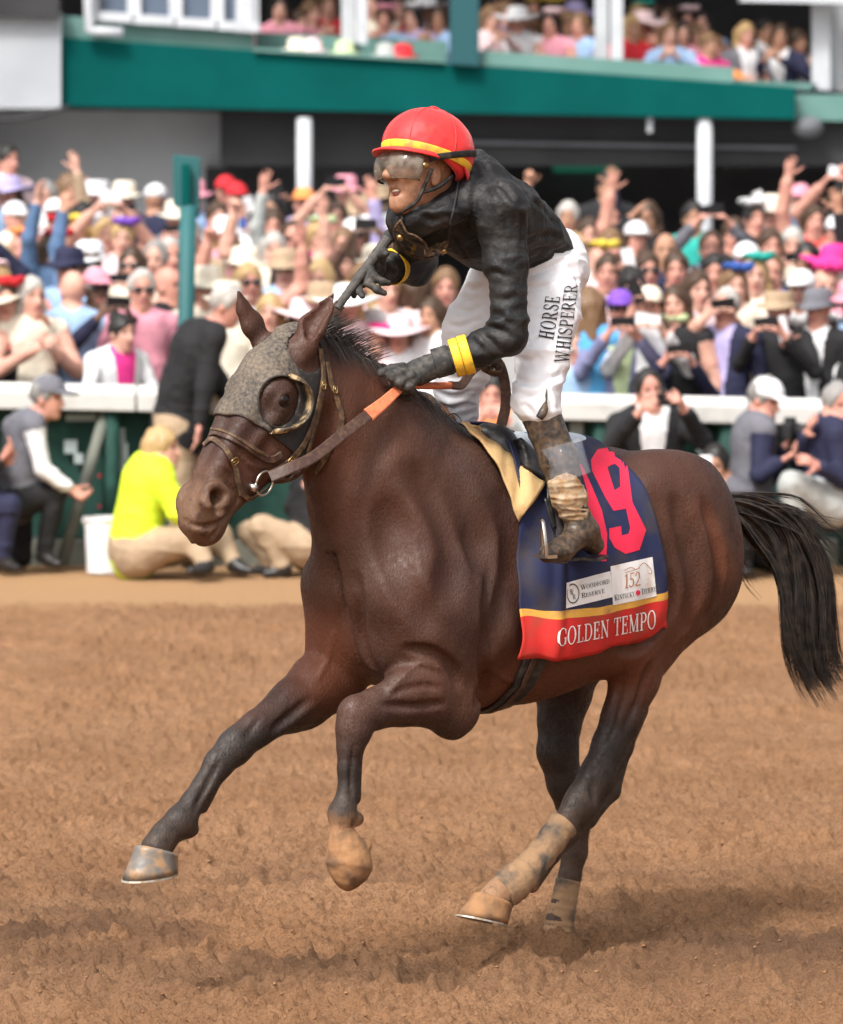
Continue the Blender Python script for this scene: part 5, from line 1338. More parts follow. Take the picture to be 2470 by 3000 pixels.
Vj, Qj = nets(*field(jp, .0058), smooth=1)
Vj = wrinkle(Vj, Qj, .0072, 5.0, 5.0, 9, 3); Vj = wrinkle(Vj, Qj, .0024, 12, 11, 18, 17); Vj = lap(Vj, Qj, .4)
Vj = folds(Vj, Qj, [[(900, 560), (880, 700), (890, 860), (935, 1010)], [(1150, 700), (1162, 850), (1152, 1010)], [(938, 1370), (1010, 1350), (1085, 1400)], [(955, 1425), (1040, 1440), (1100, 1480)], [(930, 1120), (1000, 1100), (1085, 1130)], [(945, 1235), (1050, 1262), (1120, 1240)],
    [(1165, 1075), (1300, 1020), (1425, 945)], [(1180, 905), (1300, 880), (1405, 900)], [(690, 850), (790, 950), (860, 1040)], [(885, 385), (930, 430), (962, 505)], [(860, 450), (905, 510), (885, 585)], [(960, 560), (1050, 600), (1130, 700)], [(1010, 640), (1060, 720), (1080, 830)],
    [(760, 660), (830, 760), (860, 860)], [(1180, 640), (1280, 720), (1370, 830)], [(840, 1480), (900, 1520), (960, 1590)], [(880, 1440), (960, 1490), (1030, 1560)], [(560, 760), (640, 790), (720, 770)], [(1175, 990), (1280, 960), (1380, 980)]], .010, .0065)
link('jacket', mesh_np('jacket', Vj, Qj), M_silk, jockey)
JB = bvh_of(Vj, Qj)
# breeches
qp = [Cone(J(1622, 770, .05), .100, J(1560, 790, -.04), .105, k=.05), Cone(J(1600, 775, .0), .12, J(1545, 760, .02), .12, e=.85, ax=dors, k=.05), Cone(hiL, .100, J(1604, 930, .15), .090, k=.05), Cone(J(1604, 930, .15), .090, J(1588, 1050, .21), .080, k=.04), Cone(J(1588, 1050, .21), .078, knL, .068, k=.03), Cone(knL, .066, J(1586, 1218, .265), .052, k=.02),
      Cone(hiR, .105, J(1392, 960, -.16), .090, k=.05), Cone(J(1392, 960, -.16), .09, J(1355, 1080, -.22), .078, k=.04), Cone(J(1355, 1080, -.22), .076, knR, .070, k=.03), Cone(knR, .066, J(1345, 1205, -.26), .056, k=.02)]
Vq, Qq = nets(*field(qp, .0058), smooth=1)
Vq = wrinkle(Vq, Qq, .0065, 5.0, 5.0, 11, 31); Vq = wrinkle(Vq, Qq, .0030, 11, 11, 24, 5); Vq = lap(Vq, Qq, .35)
Vq = folds(Vq, Qq, [[(1170, 1130), (1300, 1085), (1430, 1010)], [(1180, 1200), (1290, 1185), (1360, 1150)], [(1420, 1030), (1480, 1120), (1498, 1250)], [(1110, 1720), (1200, 1752), (1330, 1740)], [(1120, 1800), (1220, 1832), (1300, 1800)], [(1120, 1600), (1190, 1622), (1250, 1600)],
    [(1145, 1480), (1200, 1500), (1240, 1480)], [(1190, 1880), (1230, 1940)], [(1290, 1770), (1330, 1850), (1340, 1900)], [(740, 1300), (850, 1332), (930, 1300)], [(700, 1500), (810, 1545), (900, 1530)], [(680, 1700), (780, 1722), (900, 1680)], [(650, 1800), (760, 1832), (860, 1800)], [(720, 1400), (800, 1420), (900, 1380)],
    [(800, 1150), (860, 1200), (930, 1190)], [(1400, 1680), (1350, 1720), (1280, 1700)], [(680, 1880), (760, 1900), (840, 1870)]], .009, .0060)
link('breeches', mesh_np('breeches', Vq, Qq), M_breech, jockey)
QB = bvh_of(Vq, Qq)
word('lettering', 'HORSE', ((1345, 1502), (1388, 1240), (1304, 1236), (1262, 1488)), M_black, jockey, z2, QB, .0035, sp=.09)
word('lettering', 'WHISPERER', ((1432, 1634), (1488, 1172), (1414, 1170), (1350, 1626)), M_black, jockey, z2, QB, .0035, sp=.09)
# boots
def boot(sgn):
    m = lambda p: np.array([p[0], sgn * p[1], p[2]])
    kn, mid, an = J(1588, 1222, .265), J(1636, 1345, .31), J(1676, 1480, .345)
    heel, ball, toe = J(1738, 1596, .350), J(1645, 1612, .372), J(1603, 1622, .378)
    pr = [Cone(m(kn), .060, m(mid), .056, k=.02), Cone(m(mid), .056, m(an), .040, k=.02), Cone(m(an), .040, m(J(1712, 1560, .35)), .042, k=.02), Cone(m(J(1700, 1560, .352)), .038, m(ball), .034, k=.03), Cone(m(ball), .034, m(toe), .028, k=.02), Cone(m(J(1712, 1560, .35)), .042, m(heel), .032, k=.02)]
    V, Q = nets(*field(pr, .005), smooth=1); V = wrinkle(V, Q, .0022, 9, 9, 24, 3 + sgn); V = lap(V, Q, .5)
    b = link('boot', mesh_np('boot', V, Q), M_boot, jockey)
    so = [m(J(1768, 1634, .352)), m(J(1730, 1644, .352)), m(J(1690, 1640, .36)), m(J(1640, 1645, .372)), m(J(1597, 1638, .378))]
    MB().add(ribbon(crom(so, 5), [(0, 0, 1)]*21, .050, .010)).build('sole', M_sblack, b)
    return m
boot(1); boot(-1)
# clear plastic guard round the near boot and the tape tied at its top
gm = bpy.data.materials.new('clear_plastic'); gm.use_nodes = True; gb = gm.node_tree.nodes['Principled BSDF']
gb.inputs['Alpha'].default_value = .09; gb.inputs['Roughness'].default_value = .07; gb.inputs['Base Color'].default_value = (.62, .68, .76, 1)
c0, c1 = J(1640, 1300, .315), J(1668, 1400, .335)
gd = MB().add(tube([c0, (c0+c1)/2, c1], .068, 22, cap=False)).build('boot_guard', gm, jockey, smooth=True)
g_ = gd.modifiers.new('thickness', 'SOLIDIFY'); g_.thickness = .003
M_tape = mat('muddy_tape', (.46, .36, .25), .85, noise=((.30, .17, .075), .36, .62), scale=40, bump=.5, bscale=50, dist=.006)
_tp = [Cone(J(1654, 1420, .337), .0475, J(1668, 1460, .341), .0485, k=.02), Cone(J(1668, 1460, .341), .047, J(1684, 1505, .346), .042, k=.02)]
_V, _Q = nets(*field(_tp, .004), smooth=0); _V = wrinkle(_V, _Q, .0035, 12, 12, 60, 8); _V = lap(_V, _Q, .3)
tpo = link('boot_tape', mesh_np('boot_tape', _V, _Q), M_tape, jockey)
sp_ = J(1592, 1190, .31)
MB().add(tube(crom([J(1580, 1225, .325), J(1592, 1205, .330), J(1598, 1180, .325), J(1602, 1138, .322)], 5), np.array([.012, .013, .013, .014, .014, .014, .013, .012, .010, .008, .006, .005, .004, .003, .002, .001]), 8)).build('boot_pull_tab', M_boot, jockey, smooth=True)
# gloves
gl = [Cone(J(1345, 1045, .18), .040, wrL, .036, k=.015), Cone(wrL, .036, haL, .041, k=.02)]
dL = unit(J(1165, 1112, .075) - wrL)
gl += hand_prims(haL - dL*.02, dL, (-.25, .10, -.95), (.05, -1, .15), (50, 195, 200, 205, 205), 1.2, k=.010)
for c in (((1182, 1076, .118), (1150, 1080, .118), (1118, 1092, .112)), ((1190, 1088, .136), (1148, 1104, .136), (1162, 1130, .120)), ((1205, 1098, .144), (1168, 1122, .147), (1184, 1144, .126)), ((1222, 1108, .147), (1194, 1134, .152), (1210, 1150, .130))):
    c = [J(*p) for p in c]
    for a_, b_ in zip(c, c[1:]): gl.append(Cone(a_, .0145, b_, .0130, k=.006))
Vg, Qg = nets(*field(gl, .0042), smooth=1); Vg = wrinkle(Vg, Qg, .0016, 40, 40, 40, 4); link('glove', mesh_np('glove', Vg, Qg), M_glove, jockey)
GB = bvh_of(Vg, Qg)
gr_ = [Cone(J(1150, 782, -.222), .040, wrR, .035, k=.015)]
dR = unit(J(1062, 812, -.17) - wrR)
gr_ += hand_prims(wrR, dR, (-.05, .75, -.6), (.25, .45, .85), (35, 150, 130, 60, 40), 1.25, k=.009)
Vg2, Qg2 = nets(*field(gr_, .0042), smooth=1); link('glove', mesh_np('glove', Vg2, Qg2), M_glove, jockey)
def band(p, q, r, name, material, parent, w=.024):
    p, q = np.array(p), np.array(q); d = unit(q - p)
    MB().add(tube([p, p + d*.003, p + d*(w-.003), p + d*w], [r*.985, r, r, r*.985], 24, cap=False)).build(name, material, parent, smooth=True).modifiers.new('thickness', 'SOLIDIFY').thickness = -.004
a0 = J(1345, 1045, .18); da = unit(wrL - a0)
band(a0 - da*.034, a0, .0565, 'wrist_band', M_yel, jockey, .026); band(a0 - da*.005, a0 + da, .0540, 'wrist_band', M_yel, jockey, .024)
band(a0 + da*.028, a0 + da, .0415, 'glove_cuff', M_glove, jockey, .048)
mk = quadmap([[(a, b), (c, d), (c + .16, d), (a + .16, b)] for a, b, c, d in ((0, 0, .25, .48), (.25, .48, .5, 0), (.5, 0, .75, .48), (.75, .48, 1.0, 0), (0, 1, .25, .52), (.25, .52, .5, 1), (.5, 1, .75, .52), (.75, .52, 1, 1))], (1256, 1066), (1274, 1062), (1272, 1040), (1254, 1044))
M_logo = mat('orange_logo', (.80, .42, .10), .6)
CBN = bvh_of(*[np.array(x) if i == 0 else x for i, x in enumerate(tube([a0 + da*.03, a0 + da*.074], .0437, 24, cap=False))])
decal('glove_logo', mk, CBN, M_logo, jockey, .001)
a1 = J(1150, 782, -.222); db = unit(wrR - a1); band(a1 - db*.012, a1 + db, .052, 'wrist_band', M_yel, jockey, .022)
# helmet
hp_ = [Ell(hd(-.026, 0, .078), (.146, .124, .122), HRT, k=.01)]
De, loe, he_ = field(hp_, .005, pad=.02)
gx = (loe[0]+he_*np.arange(De.shape[0]))[:, None, None]; gy = (loe[1]+he_*np.arange(De.shape[1]))[None, :, None]; gz = (loe[2]+he_*np.arange(De.shape[2]))[None, None, :]
def hc(gx, gy, gz):
    a, b, c = gx-HC[0], gy-HC[1], gz-HC[2]
    return a*hf[0]+b*hf[1]+c*hf[2], a*hl_[0]+b*hl_[1]+c*hl_[2], a*hu[0]+b*hu[1]+c*hu[2]
f_, l_, u_ = hc(gx, gy, gz)
cutu = .046 - .045*np.clip(-f_/.12, 0, 1.3) - .012*np.clip(np.abs(l_)/.12, 0, 1)
De = smax(De, cutu - u_, .008); De = smax(De, -Ell(hd(-.02, 0, .06), (.118, .098, .108), HRT).d(gx, gy, gz), .006)
Vh, Qh = nets(De.astype(np.float32), loe, he_, smooth=1)
Vh = Vh + vnormals(Vh, Qh) * (.0016*vnoise(Vh[:, 0]*22, Vh[:, 1]*22, Vh[:, 2]*22) + .0009*vnoise(Vh[:, 0]*60, Vh[:, 1]*60, Vh[:, 2]*60))[:, None]
helmet = link('helmet', mesh_np('helmet', Vh, Qh), M_red, jockey)
# seams of the six panels, button, band, peak, neck flap
top = hd(-.026, 0, .078)
def hel(az, el, k=1.0): return top + k*(hf*.146*math.cos(az)*math.cos(el) + hl_*.124*math.sin(az)*math.cos(el) + hu*.122*math.sin(el))
for q in range(6):
    az = R(30 + 60*q); MB().add(tube([hel(az, e, 1.004) for e in np.linspace(R(-12), R(88), 14)], .0018, 5)).build('helmet_seam', M_red, helmet, smooth=True)
MB().add(uvsphere(hel(0, R(90), 1.02), (.020, .012, .007), HRT)).build('button', M_red, helmet, smooth=True)
bpts, bn = [], []
for az in np.linspace(0, 2*math.pi, 49):
    e = R(-9) - R(11)*(1-math.cos(az))/2; p = hel(az, e, 1.006); bpts.append(p); bn.append(p - top)
MB().add(ribbon(bpts, bn, .023, .003)).build('helmet_band', M_yel, helmet, smooth=True)
Vp, Fp = [], []
for i in range(21):
    az = R(-72) + R(144)*i/20; e = R(-17)
    p0 = hel(az, e, .99); ou = unit(hf*math.cos(az*.8) + hl_*math.sin(az*.8)); L = .042*math.cos((i/10-1)*1.45)
    for a, b in ((0, .004), (.5, .002), (1, -.008), (1, -.014), (.5, -.006), (0, -.010)): Vp.append(p0 + ou*L*a + hu*b)
for i in range(20):
    for j in range(6): Fp.append([i*6+j, i*6+(j+1) % 6, (i+1)*6+(j+1) % 6, (i+1)*6+j])
MB().add((Vp, Fp)).build('peak', M_red, helmet, smooth=True)
fl = []
for i in range(17):
    az = R(110) + R(140)*i/16; p = hel(az, R(-20), .985); dn = .055*(1 - abs(i/8-1)**3)
    fl += [p, p - hu*dn - hf*.006]
MB().add((fl, [[2*i, 2*i+2, 2*i+3, 2*i+1] for i in range(16)])).build('neck_flap', M_red, helmet, smooth=True).modifiers.new('thickness', 'SOLIDIFY').thickness = .004
# goggle strap round the back of the helmet, chin harness
st_p, st_n = [], []
for az in np.linspace(R(58), R(302), 36):
    e = R(-28) + R(38)*np.clip((1-math.cos(az-R(58)+0))/1.6, 0, 1)*(1 if az < math.pi else 1); e = R(-26) + R(36)*math.sin((az-R(58))/R(244)*math.pi)
    p = hel(az, e, 1.02); st_p.append(p); st_n.append(p-top)
MB().add(ribbon(st_p, st_n, .020, .004)).build('goggle_strap', M_blk, helmet, smooth=True)
for s in (1, -1):
    MB().add(tube(crom([hd(.02, s*.088, .0), hd(.028, s*.078, -.05), hd(.035, s*.058, -.105), hd(.052, 0, -.142)], 5), .006, 6)).build('chin_strap', M_blk, helmet, smooth=True)
    MB().add(tube(crom([hd(-.06, s*.09, .0), hd(-.02, s*.082, -.045), hd(.030, s*.070, -.075)], 5), .006, 6)).build('chin_strap', M_blk, helmet, smooth=True)
# goggles: clear bubble with cloudy dirt
lm = bpy.data.materials.new('goggle_lens'); lm.use_nodes = True; n = lm.node_tree.nodes; l = lm.node_tree.links; b = n['Principled BSDF']
b.inputs['Base Color'].default_value = (.24, .20, .16, 1); b.inputs['Roughness'].default_value = .06; b.inputs['IOR'].default_value = 1.3; b.inputs['Coat Weight'].default_value = .6
tz = n.new('ShaderNodeTexNoise'); tz.inputs['Scale'].default_value = 24; tz.inputs['Detail'].default_value = 8; tco = n.new('ShaderNodeTexCoord'); l.new(tco.outputs['Object'], tz.inputs[0])
mr = n.new('ShaderNodeMapRange'); mr.inputs[1].default_value = .42; mr.inputs[2].default_value = .62; mr.inputs[3].default_value = .16; mr.inputs[4].default_value = .70; l.new(tz.outputs[0], mr.inputs[0]); l.new(mr.outputs[0], b.inputs['Alpha'])
gog = empty('goggles'); gog.parent = jockey
Vl, Fl = [], []; nu2, nv2 = 30, 8
for j in range(nv2+1):
    for i in range(nu2+1):
        az = R(-78)+R(156)*i/nu2; v = j/nv2; bul = .018*math.sin(math.pi*v)**.6
        nose = .020*math.exp(-(az/.16)**2)*(1-v)**2
        Vl.append(hd((.088+bul)*math.cos(az)**.7 + .026, (.086+bul*.8)*math.sin(az), -.048 + .092*v + nose*1.2 + .012*(1-math.cos(az))*(.5-v)))
gl_ = MB().add((Vl, grid_faces(nu2, nv2))).build('lens', lm, gog, smooth=True); gl_.modifiers.new('thickness', 'SOLIDIFY').thickness = .002
for j in (0, nv2): MB().add(tube([Vl[j*(nu2+1)+i] for i in range(nu2+1)], .0032, 6)).build('goggle_frame', M_leatherd, gog, smooth=True)
for s in (1, -1): MB().add(uvsphere(hd(.055, s*.103, .0), (.012, .006, .010), HRT)).build('goggle_vent', M_brass, gog, smooth=True)
# second pair of goggles hanging on the chest
gog2 = empty('hanging_goggles'); gog2.parent = jockey
def jz(x, y, off=.016):
    p, nr = rayhit(JB, *z2(x, y), off); return p
rim = [jz(*p) for p in ((470, 790), (440, 830), (442, 890), (480, 945), (530, 978), (600, 992), (660, 990), (700, 960), (718, 905), (690, 910), (660, 935), (620, 945), (590, 960), (598, 920), (570, 885), (530, 860), (495, 845), (475, 800))]
rim = [p for p in rim if p is not None]
MB().add(tube(crom(rim + [rim[0]], 4), .0038, 6)).build('goggle_rim', M_leatherd, gog2, smooth=True)
cen = np.mean(rim, 0); rc = crom(rim + [rim[0]], 3)
MB().add((list(rc) + [cen], [[i, i+1, len(rc)] for i in range(len(rc)-1)])).build('lens', lm, gog2, smooth=True)
for p in ((475, 862), (702, 940)):
    q, nr = rayhit(JB, *z2(*p), .024)
    if q is not None: MB().add(uvsphere(q, (.010, .010, .010))).build('stud', M_brass, gog2, smooth=True)
for c in (((722, 910), (740, 800), (765, 680), (795, 580)), ((470, 790), (462, 770), (470, 740))):
    pts = [jz(x, y, .006) for x, y in c]; pts = [p for p in pts if p is not None]
    if len(pts) > 1: MB().add(tube(crom(pts, 5), .0042, 6)).build('goggle_cord', M_blk, gog2, smooth=True)
# riding crop in the far hand
crop = empty('riding_crop'); at_horse(crop); tag(crop, 'dark wound riding crop held upright in the raised gloved hand', 'riding crop')
c0, c1 = J(1142, 692, -.155), J(985, 905, -.145)
cp = np.linspace(c0, c1, 60); 
M_crop = mat('crop_tape', (.085, .078, .070), .7, noise=((.045, .04, .038), .4, .7), scale=50, bump=.3, bscale=120, dist=.002)
MB().add(tube(cp, (.0165 - .005*np.linspace(0, 1, 60)) + .0014*((np.arange(60) % 5)/4), 12)).build('shaft', M_crop, crop, smooth=False)
MB().add(uvsphere(c0, (.022, .022, .022))).build('knob', M_glove, crop, smooth=True)
c2 = J(965, 930, -.145); dc = unit(c2 - c1)
MB().add(ribbon([c1 - dc*.02, c1 + dc*.05, c1 + dc*.10], [(.3, .9, .2)]*3, .035, .006)).build('flap', M_leather, crop)
print('JOCKEY', *['%s %.2f' % (n_, np.linalg.norm(a_-b_)) for n_, a_, b_ in (('torso', pel, nek), ('uaL', shL, elL), ('faL', elL, wrL), ('uaR', shR, elR), ('faR', elR, wrR), ('thL', hiL, knL), ('thR', hiR, knR), ('shin', knL, anL), ('sh', shL, shR))])
# ------------------------------------------------------------ people of the crowd
PC = dict(w=(.74, .74, .76), k=(.016, .016, .018), n=(.020, .022, .055), b=(.045, .12, .42), l=(.32, .47, .70), p=(.72, .30, .38), m=(.75, .04, .26), r=(.58, .025, .035), g=(.15, .15, .175),
          s=(.40, .42, .41), t=(.40, .29, .19), c=(.72, .65, .53), v=(.42, .37, .62), e=(.03, .40, .34), y=(.75, .58, .08), d=(.085, .15, .27), o=(.85, .30, .09), u=(.20, .08, .50), q=(.78, .58, .60), x=(.20, .21, .36), a=(.10, .38, .70), j=(.52, .62, .36))
PN = dict(w='white', k='black', n='navy', b='blue', l='light blue', p='pink', m='magenta', r='red', g='grey', s='pale grey', t='tan', c='cream', v='lavender', e='teal', y='yellow', d='denim', o='orange', u='purple', q='pale pink', x='slate blue', a='sky blue', j='pale green')
SK = [mat('skin_light', (.60, .34, .26), .55, noise=((.52, .26, .20), .4, .7), scale=14), mat('skin_rosy', (.56, .28, .21), .55, noise=((.46, .20, .16), .4, .7), scale=14), mat('skin_tan', (.40, .21, .135), .55), mat('skin_dark', (.13, .07, .048), .5)]
HR = dict(k=mat('hair_black', (.014, .012, .011), .5), n=mat('hair_brown', (.055, .03, .017), .55), t=mat('hair_light_brown', (.16, .09, .045), .55), y=mat('hair_blonde', (.42, .28, .13), .5), w=mat('hair_white', (.44, .42, .39), .7, noise=((.30, .28, .26), .4, .7), scale=30), g=mat('hair_grey', (.24, .23, .22), .6))
M_eyed = mat('eye_dark', (.05, .035, .03), .3); M_lips = mat('lips', (.34, .11, .10), .5); M_shoe = mat('dark_shoe', (.02, .018, .018), .4); M_lens = mat('sunglass_lens', (.012, .012, .014), .1, spec=.7)
M_phone = mat('dark_phone', (.012, .012, .014), .25); M_phonew = mat('white_phone', (.72, .72, .74), .35); M_cam = mat('camera_body', (.016, .016, .018), .5)
FH = np.array([0, -1., 0])
def rotm(yaw, pitch=0.0, roll=0.0):
    return np.array(Matrix.Rotation(yaw, 3, 'Z') @ Matrix.Rotation(pitch, 3, 'X') @ Matrix.Rotation(roll, 3, 'Y'))
class Fig:
    """figure from joints; faces -y, left hand at +x. J: dict of joint -> point"""
    def __init__(s, J=None, head=(0, 0, 0), curlL=(20, 30, 30, 35, 40), curlR=(20, 30, 30, 35, 40), palmL=None, palmR=None, thumbL=None, thumbR=None, h=.011, bulk=1.0, legs=True, coat=0.0):
        D = dict(pel=(0, 0, .96), wai=(0, -.005, 1.12), che=(0, -.005, 1.30), nek=(0, .005, 1.47), hed=(0, -.02, 1.615),
                 shl=(.185, .01, 1.415), shr=(-.185, .01, 1.415), ell=(.25, .03, 1.13), elr=(-.25, .03, 1.13), wrl=(.24, -.10, .90), wrr=(-.24, -.10, .90),
                 hil=(.09, 0, .92), hir=(-.09, 0, .92), knl=(.10, -.01, .50), knr=(-.10, -.01, .50), anl=(.10, .02, .09), anr=(-.10, .02, .09), tol=(.12, -.14, .03), tor=(-.12, -.14, .03))
        D.update(J or {}); s.J = D = {k_: np.array(v, float) for k_, v in D.items()}
        Rm = rotm(*head); s.Rm = Rm; hf_, hr_, hu_ = Rm @ FH, Rm @ np.array([1., 0, 0]), Rm @ np.array([0, 0, 1.])
        H = lambda f, r, u: D['hed'] + hf_*f + hr_*r + hu_*u
        s.H = H; ro = [hf_, hr_, hu_]; b = bulk
        sp = unit(D['nek'] - D['pel']); lat = unit(D['shl'] - D['shr']); dp = unit(np.cross(sp, lat))
        pr = [Ell(H(-.008, 0, .03), (.096, .074, .100), ro, k=.02), Ell(H(.025, 0, -.045), (.066, .057, .075), ro, k=.03), Ell(H(.062, 0, -.095), (.026, .028, .024), ro, k=.02),
              Cone(H(.086, 0, .010), .009, H(.106, 0, -.026), .013, k=.012), Ell(H(-.005, .076, -.012), (.02, .009, .03), ro, k=.006), Ell(H(-.005, -.076, -.012), (.02, .009, .03), ro, k=.006),
              Ell(H(.080, .030, .016), (.016, .018, .011), ro, k=.010, op='s'), Ell(H(.080, -.030, .016), (.016, .018, .011), ro, k=.010, op='s'), Cone(H(.086, -.02, -.064), .006, H(.086, .02, -.064), .006, k=.006),
              Cone(D['hed'] - hu_*.07 - hf_*.01, .050, D['nek'], .058, k=.03)]
        pr += [Cone(D['nek'] - sp*.05, .085*b, D['che'] + sp*.05, .150*b, e=.66, ax=dp, k=.05, t=1), Cone(D['che'] + sp*.05, .172*b, D['wai'], .152*b, e=.68, ax=dp, k=.05, t=1), Cone(D['wai'], .152*b, D['pel'], .160*b, e=.72, ax=dp, k=.05, t=1)]
        for sd, q in (('l', 1), ('r', -1)):
            sh, el, wr = D['sh'+sd], D['el'+sd], D['wr'+sd]
            pr += [Cone(D['che'] + sp*.09 + (sh-D['che'])*.35, .085*b, sh, .066*b, k=.05, t=1), Cone(sh, .064*b, el, .052*b, k=.025, t=7), Cone(el, .052*b, el + (wr-el)*.86, .040*b, k=.015, t=7), Cone(el + (wr-el)*.85, .030, wr, .026, k=.01, t=0)]
            d = unit(wr - el); pm = (palmL if sd == 'l' else palmR); th = (thumbL if sd == 'l' else thumbR)
            pm = np.array(pm if pm is not None else (-q, 0, 0.0), float) + 1e-3; th = np.array(th if th is not None else (0, -1, 0.2), float) + 2e-3
            pr += hand_prims(wr, d, pm, th, curlL if sd == 'l' else curlR, 1.0, 0, spread=.12)
            if legs:
                hi, kn, an, to = D['hi'+sd], D['kn'+sd], D['an'+sd], D['to'+sd]
                pr += [Cone(D['pel'], .12*b, hi, .100*b, k=.05, t=2), Cone(hi, .098*b, kn, .068*b, k=.03, t=2), Cone(kn, .066*b, an + (kn-an)*.12, .048, k=.02, t=2), Cone(an, .046, to + (an-to)*.55 + np.array([0, 0, -.01]), .040, k=.02, t=3), Cone(an + (an-to)*.15 + (to-an)*np.array([0, 0, .5]), .036, to, .030, e=.8, ax=(0, 0, 1), k=.02, t=3)]
        if coat: pr += [Cone(D['pel'], .165*b, D['pel'] - np.array([0, 0, coat]), .19*b, e=.75, ax=dp, k=.04, t=1)]
        V, Q = nets(*field(pr, h), smooth=1)
        t = tags_of(V, pr)
        W2 = wrinkle(V, Q, .0055, 5, 5, 9, len(POSES) if 'POSES' in globals() else 3); mk_ = np.isin(t, (1, 2, 7)).astype(float); V = V + (W2 - V) * mk_[:, None]
        fc = V[Q].mean(1); ft = t[Q]; tg = np.sort(ft, 1)[:, 1]
        rel = fc - D['che']; a, bb, c = rel @ sp, rel @ lat, rel @ np.cross(sp, lat)
        frontd = np.cross(sp, lat); sgn = 1 if (frontd @ (hf_ if abs(frontd @ hf_) > .1 else FH)) > 0 else -1
        wid = .035 + .10*np.clip((a + .3)/.5, 0, 1)*.6
        tg[(tg == 1) & (c*sgn > .03) & (np.abs(bb) < wid) & (a > -.34)] = 4
        rh = fc - D['hed']; f_, r_, u_ = rh @ hf_, rh @ hr_, rh @ hu_
        tg[(tg == 0) & (f_ > .05) & ((np.abs(np.abs(r_) - .030)/.015)**2 + ((u_ - .016)/.009)**2 < 1)] = 5
        tg[(tg == 0) & (f_ > .06) & (np.abs(r_) < .024) & (np.abs(u_ + .064) < .010)] = 6
        s.me = mesh_np('body', V, Q); s.me.polygons.foreach_set('material_index', tg.astype(np.int32))
        for _ in range(8): s.me.materials.append(None)
        s.hm = Matrix([list(hr_) + [0], list(-hf_) + [0], list(hu_) + [0], [0, 0, 0, 1]]).transposed(); s.hm.translation = Vector(D['hed'])
        s.wl = D['wrl'] + unit(D['wrl'] - D['ell'])*.10; s.wrh = D['wrr'] + unit(D['wrr'] - D['elr'])*.10
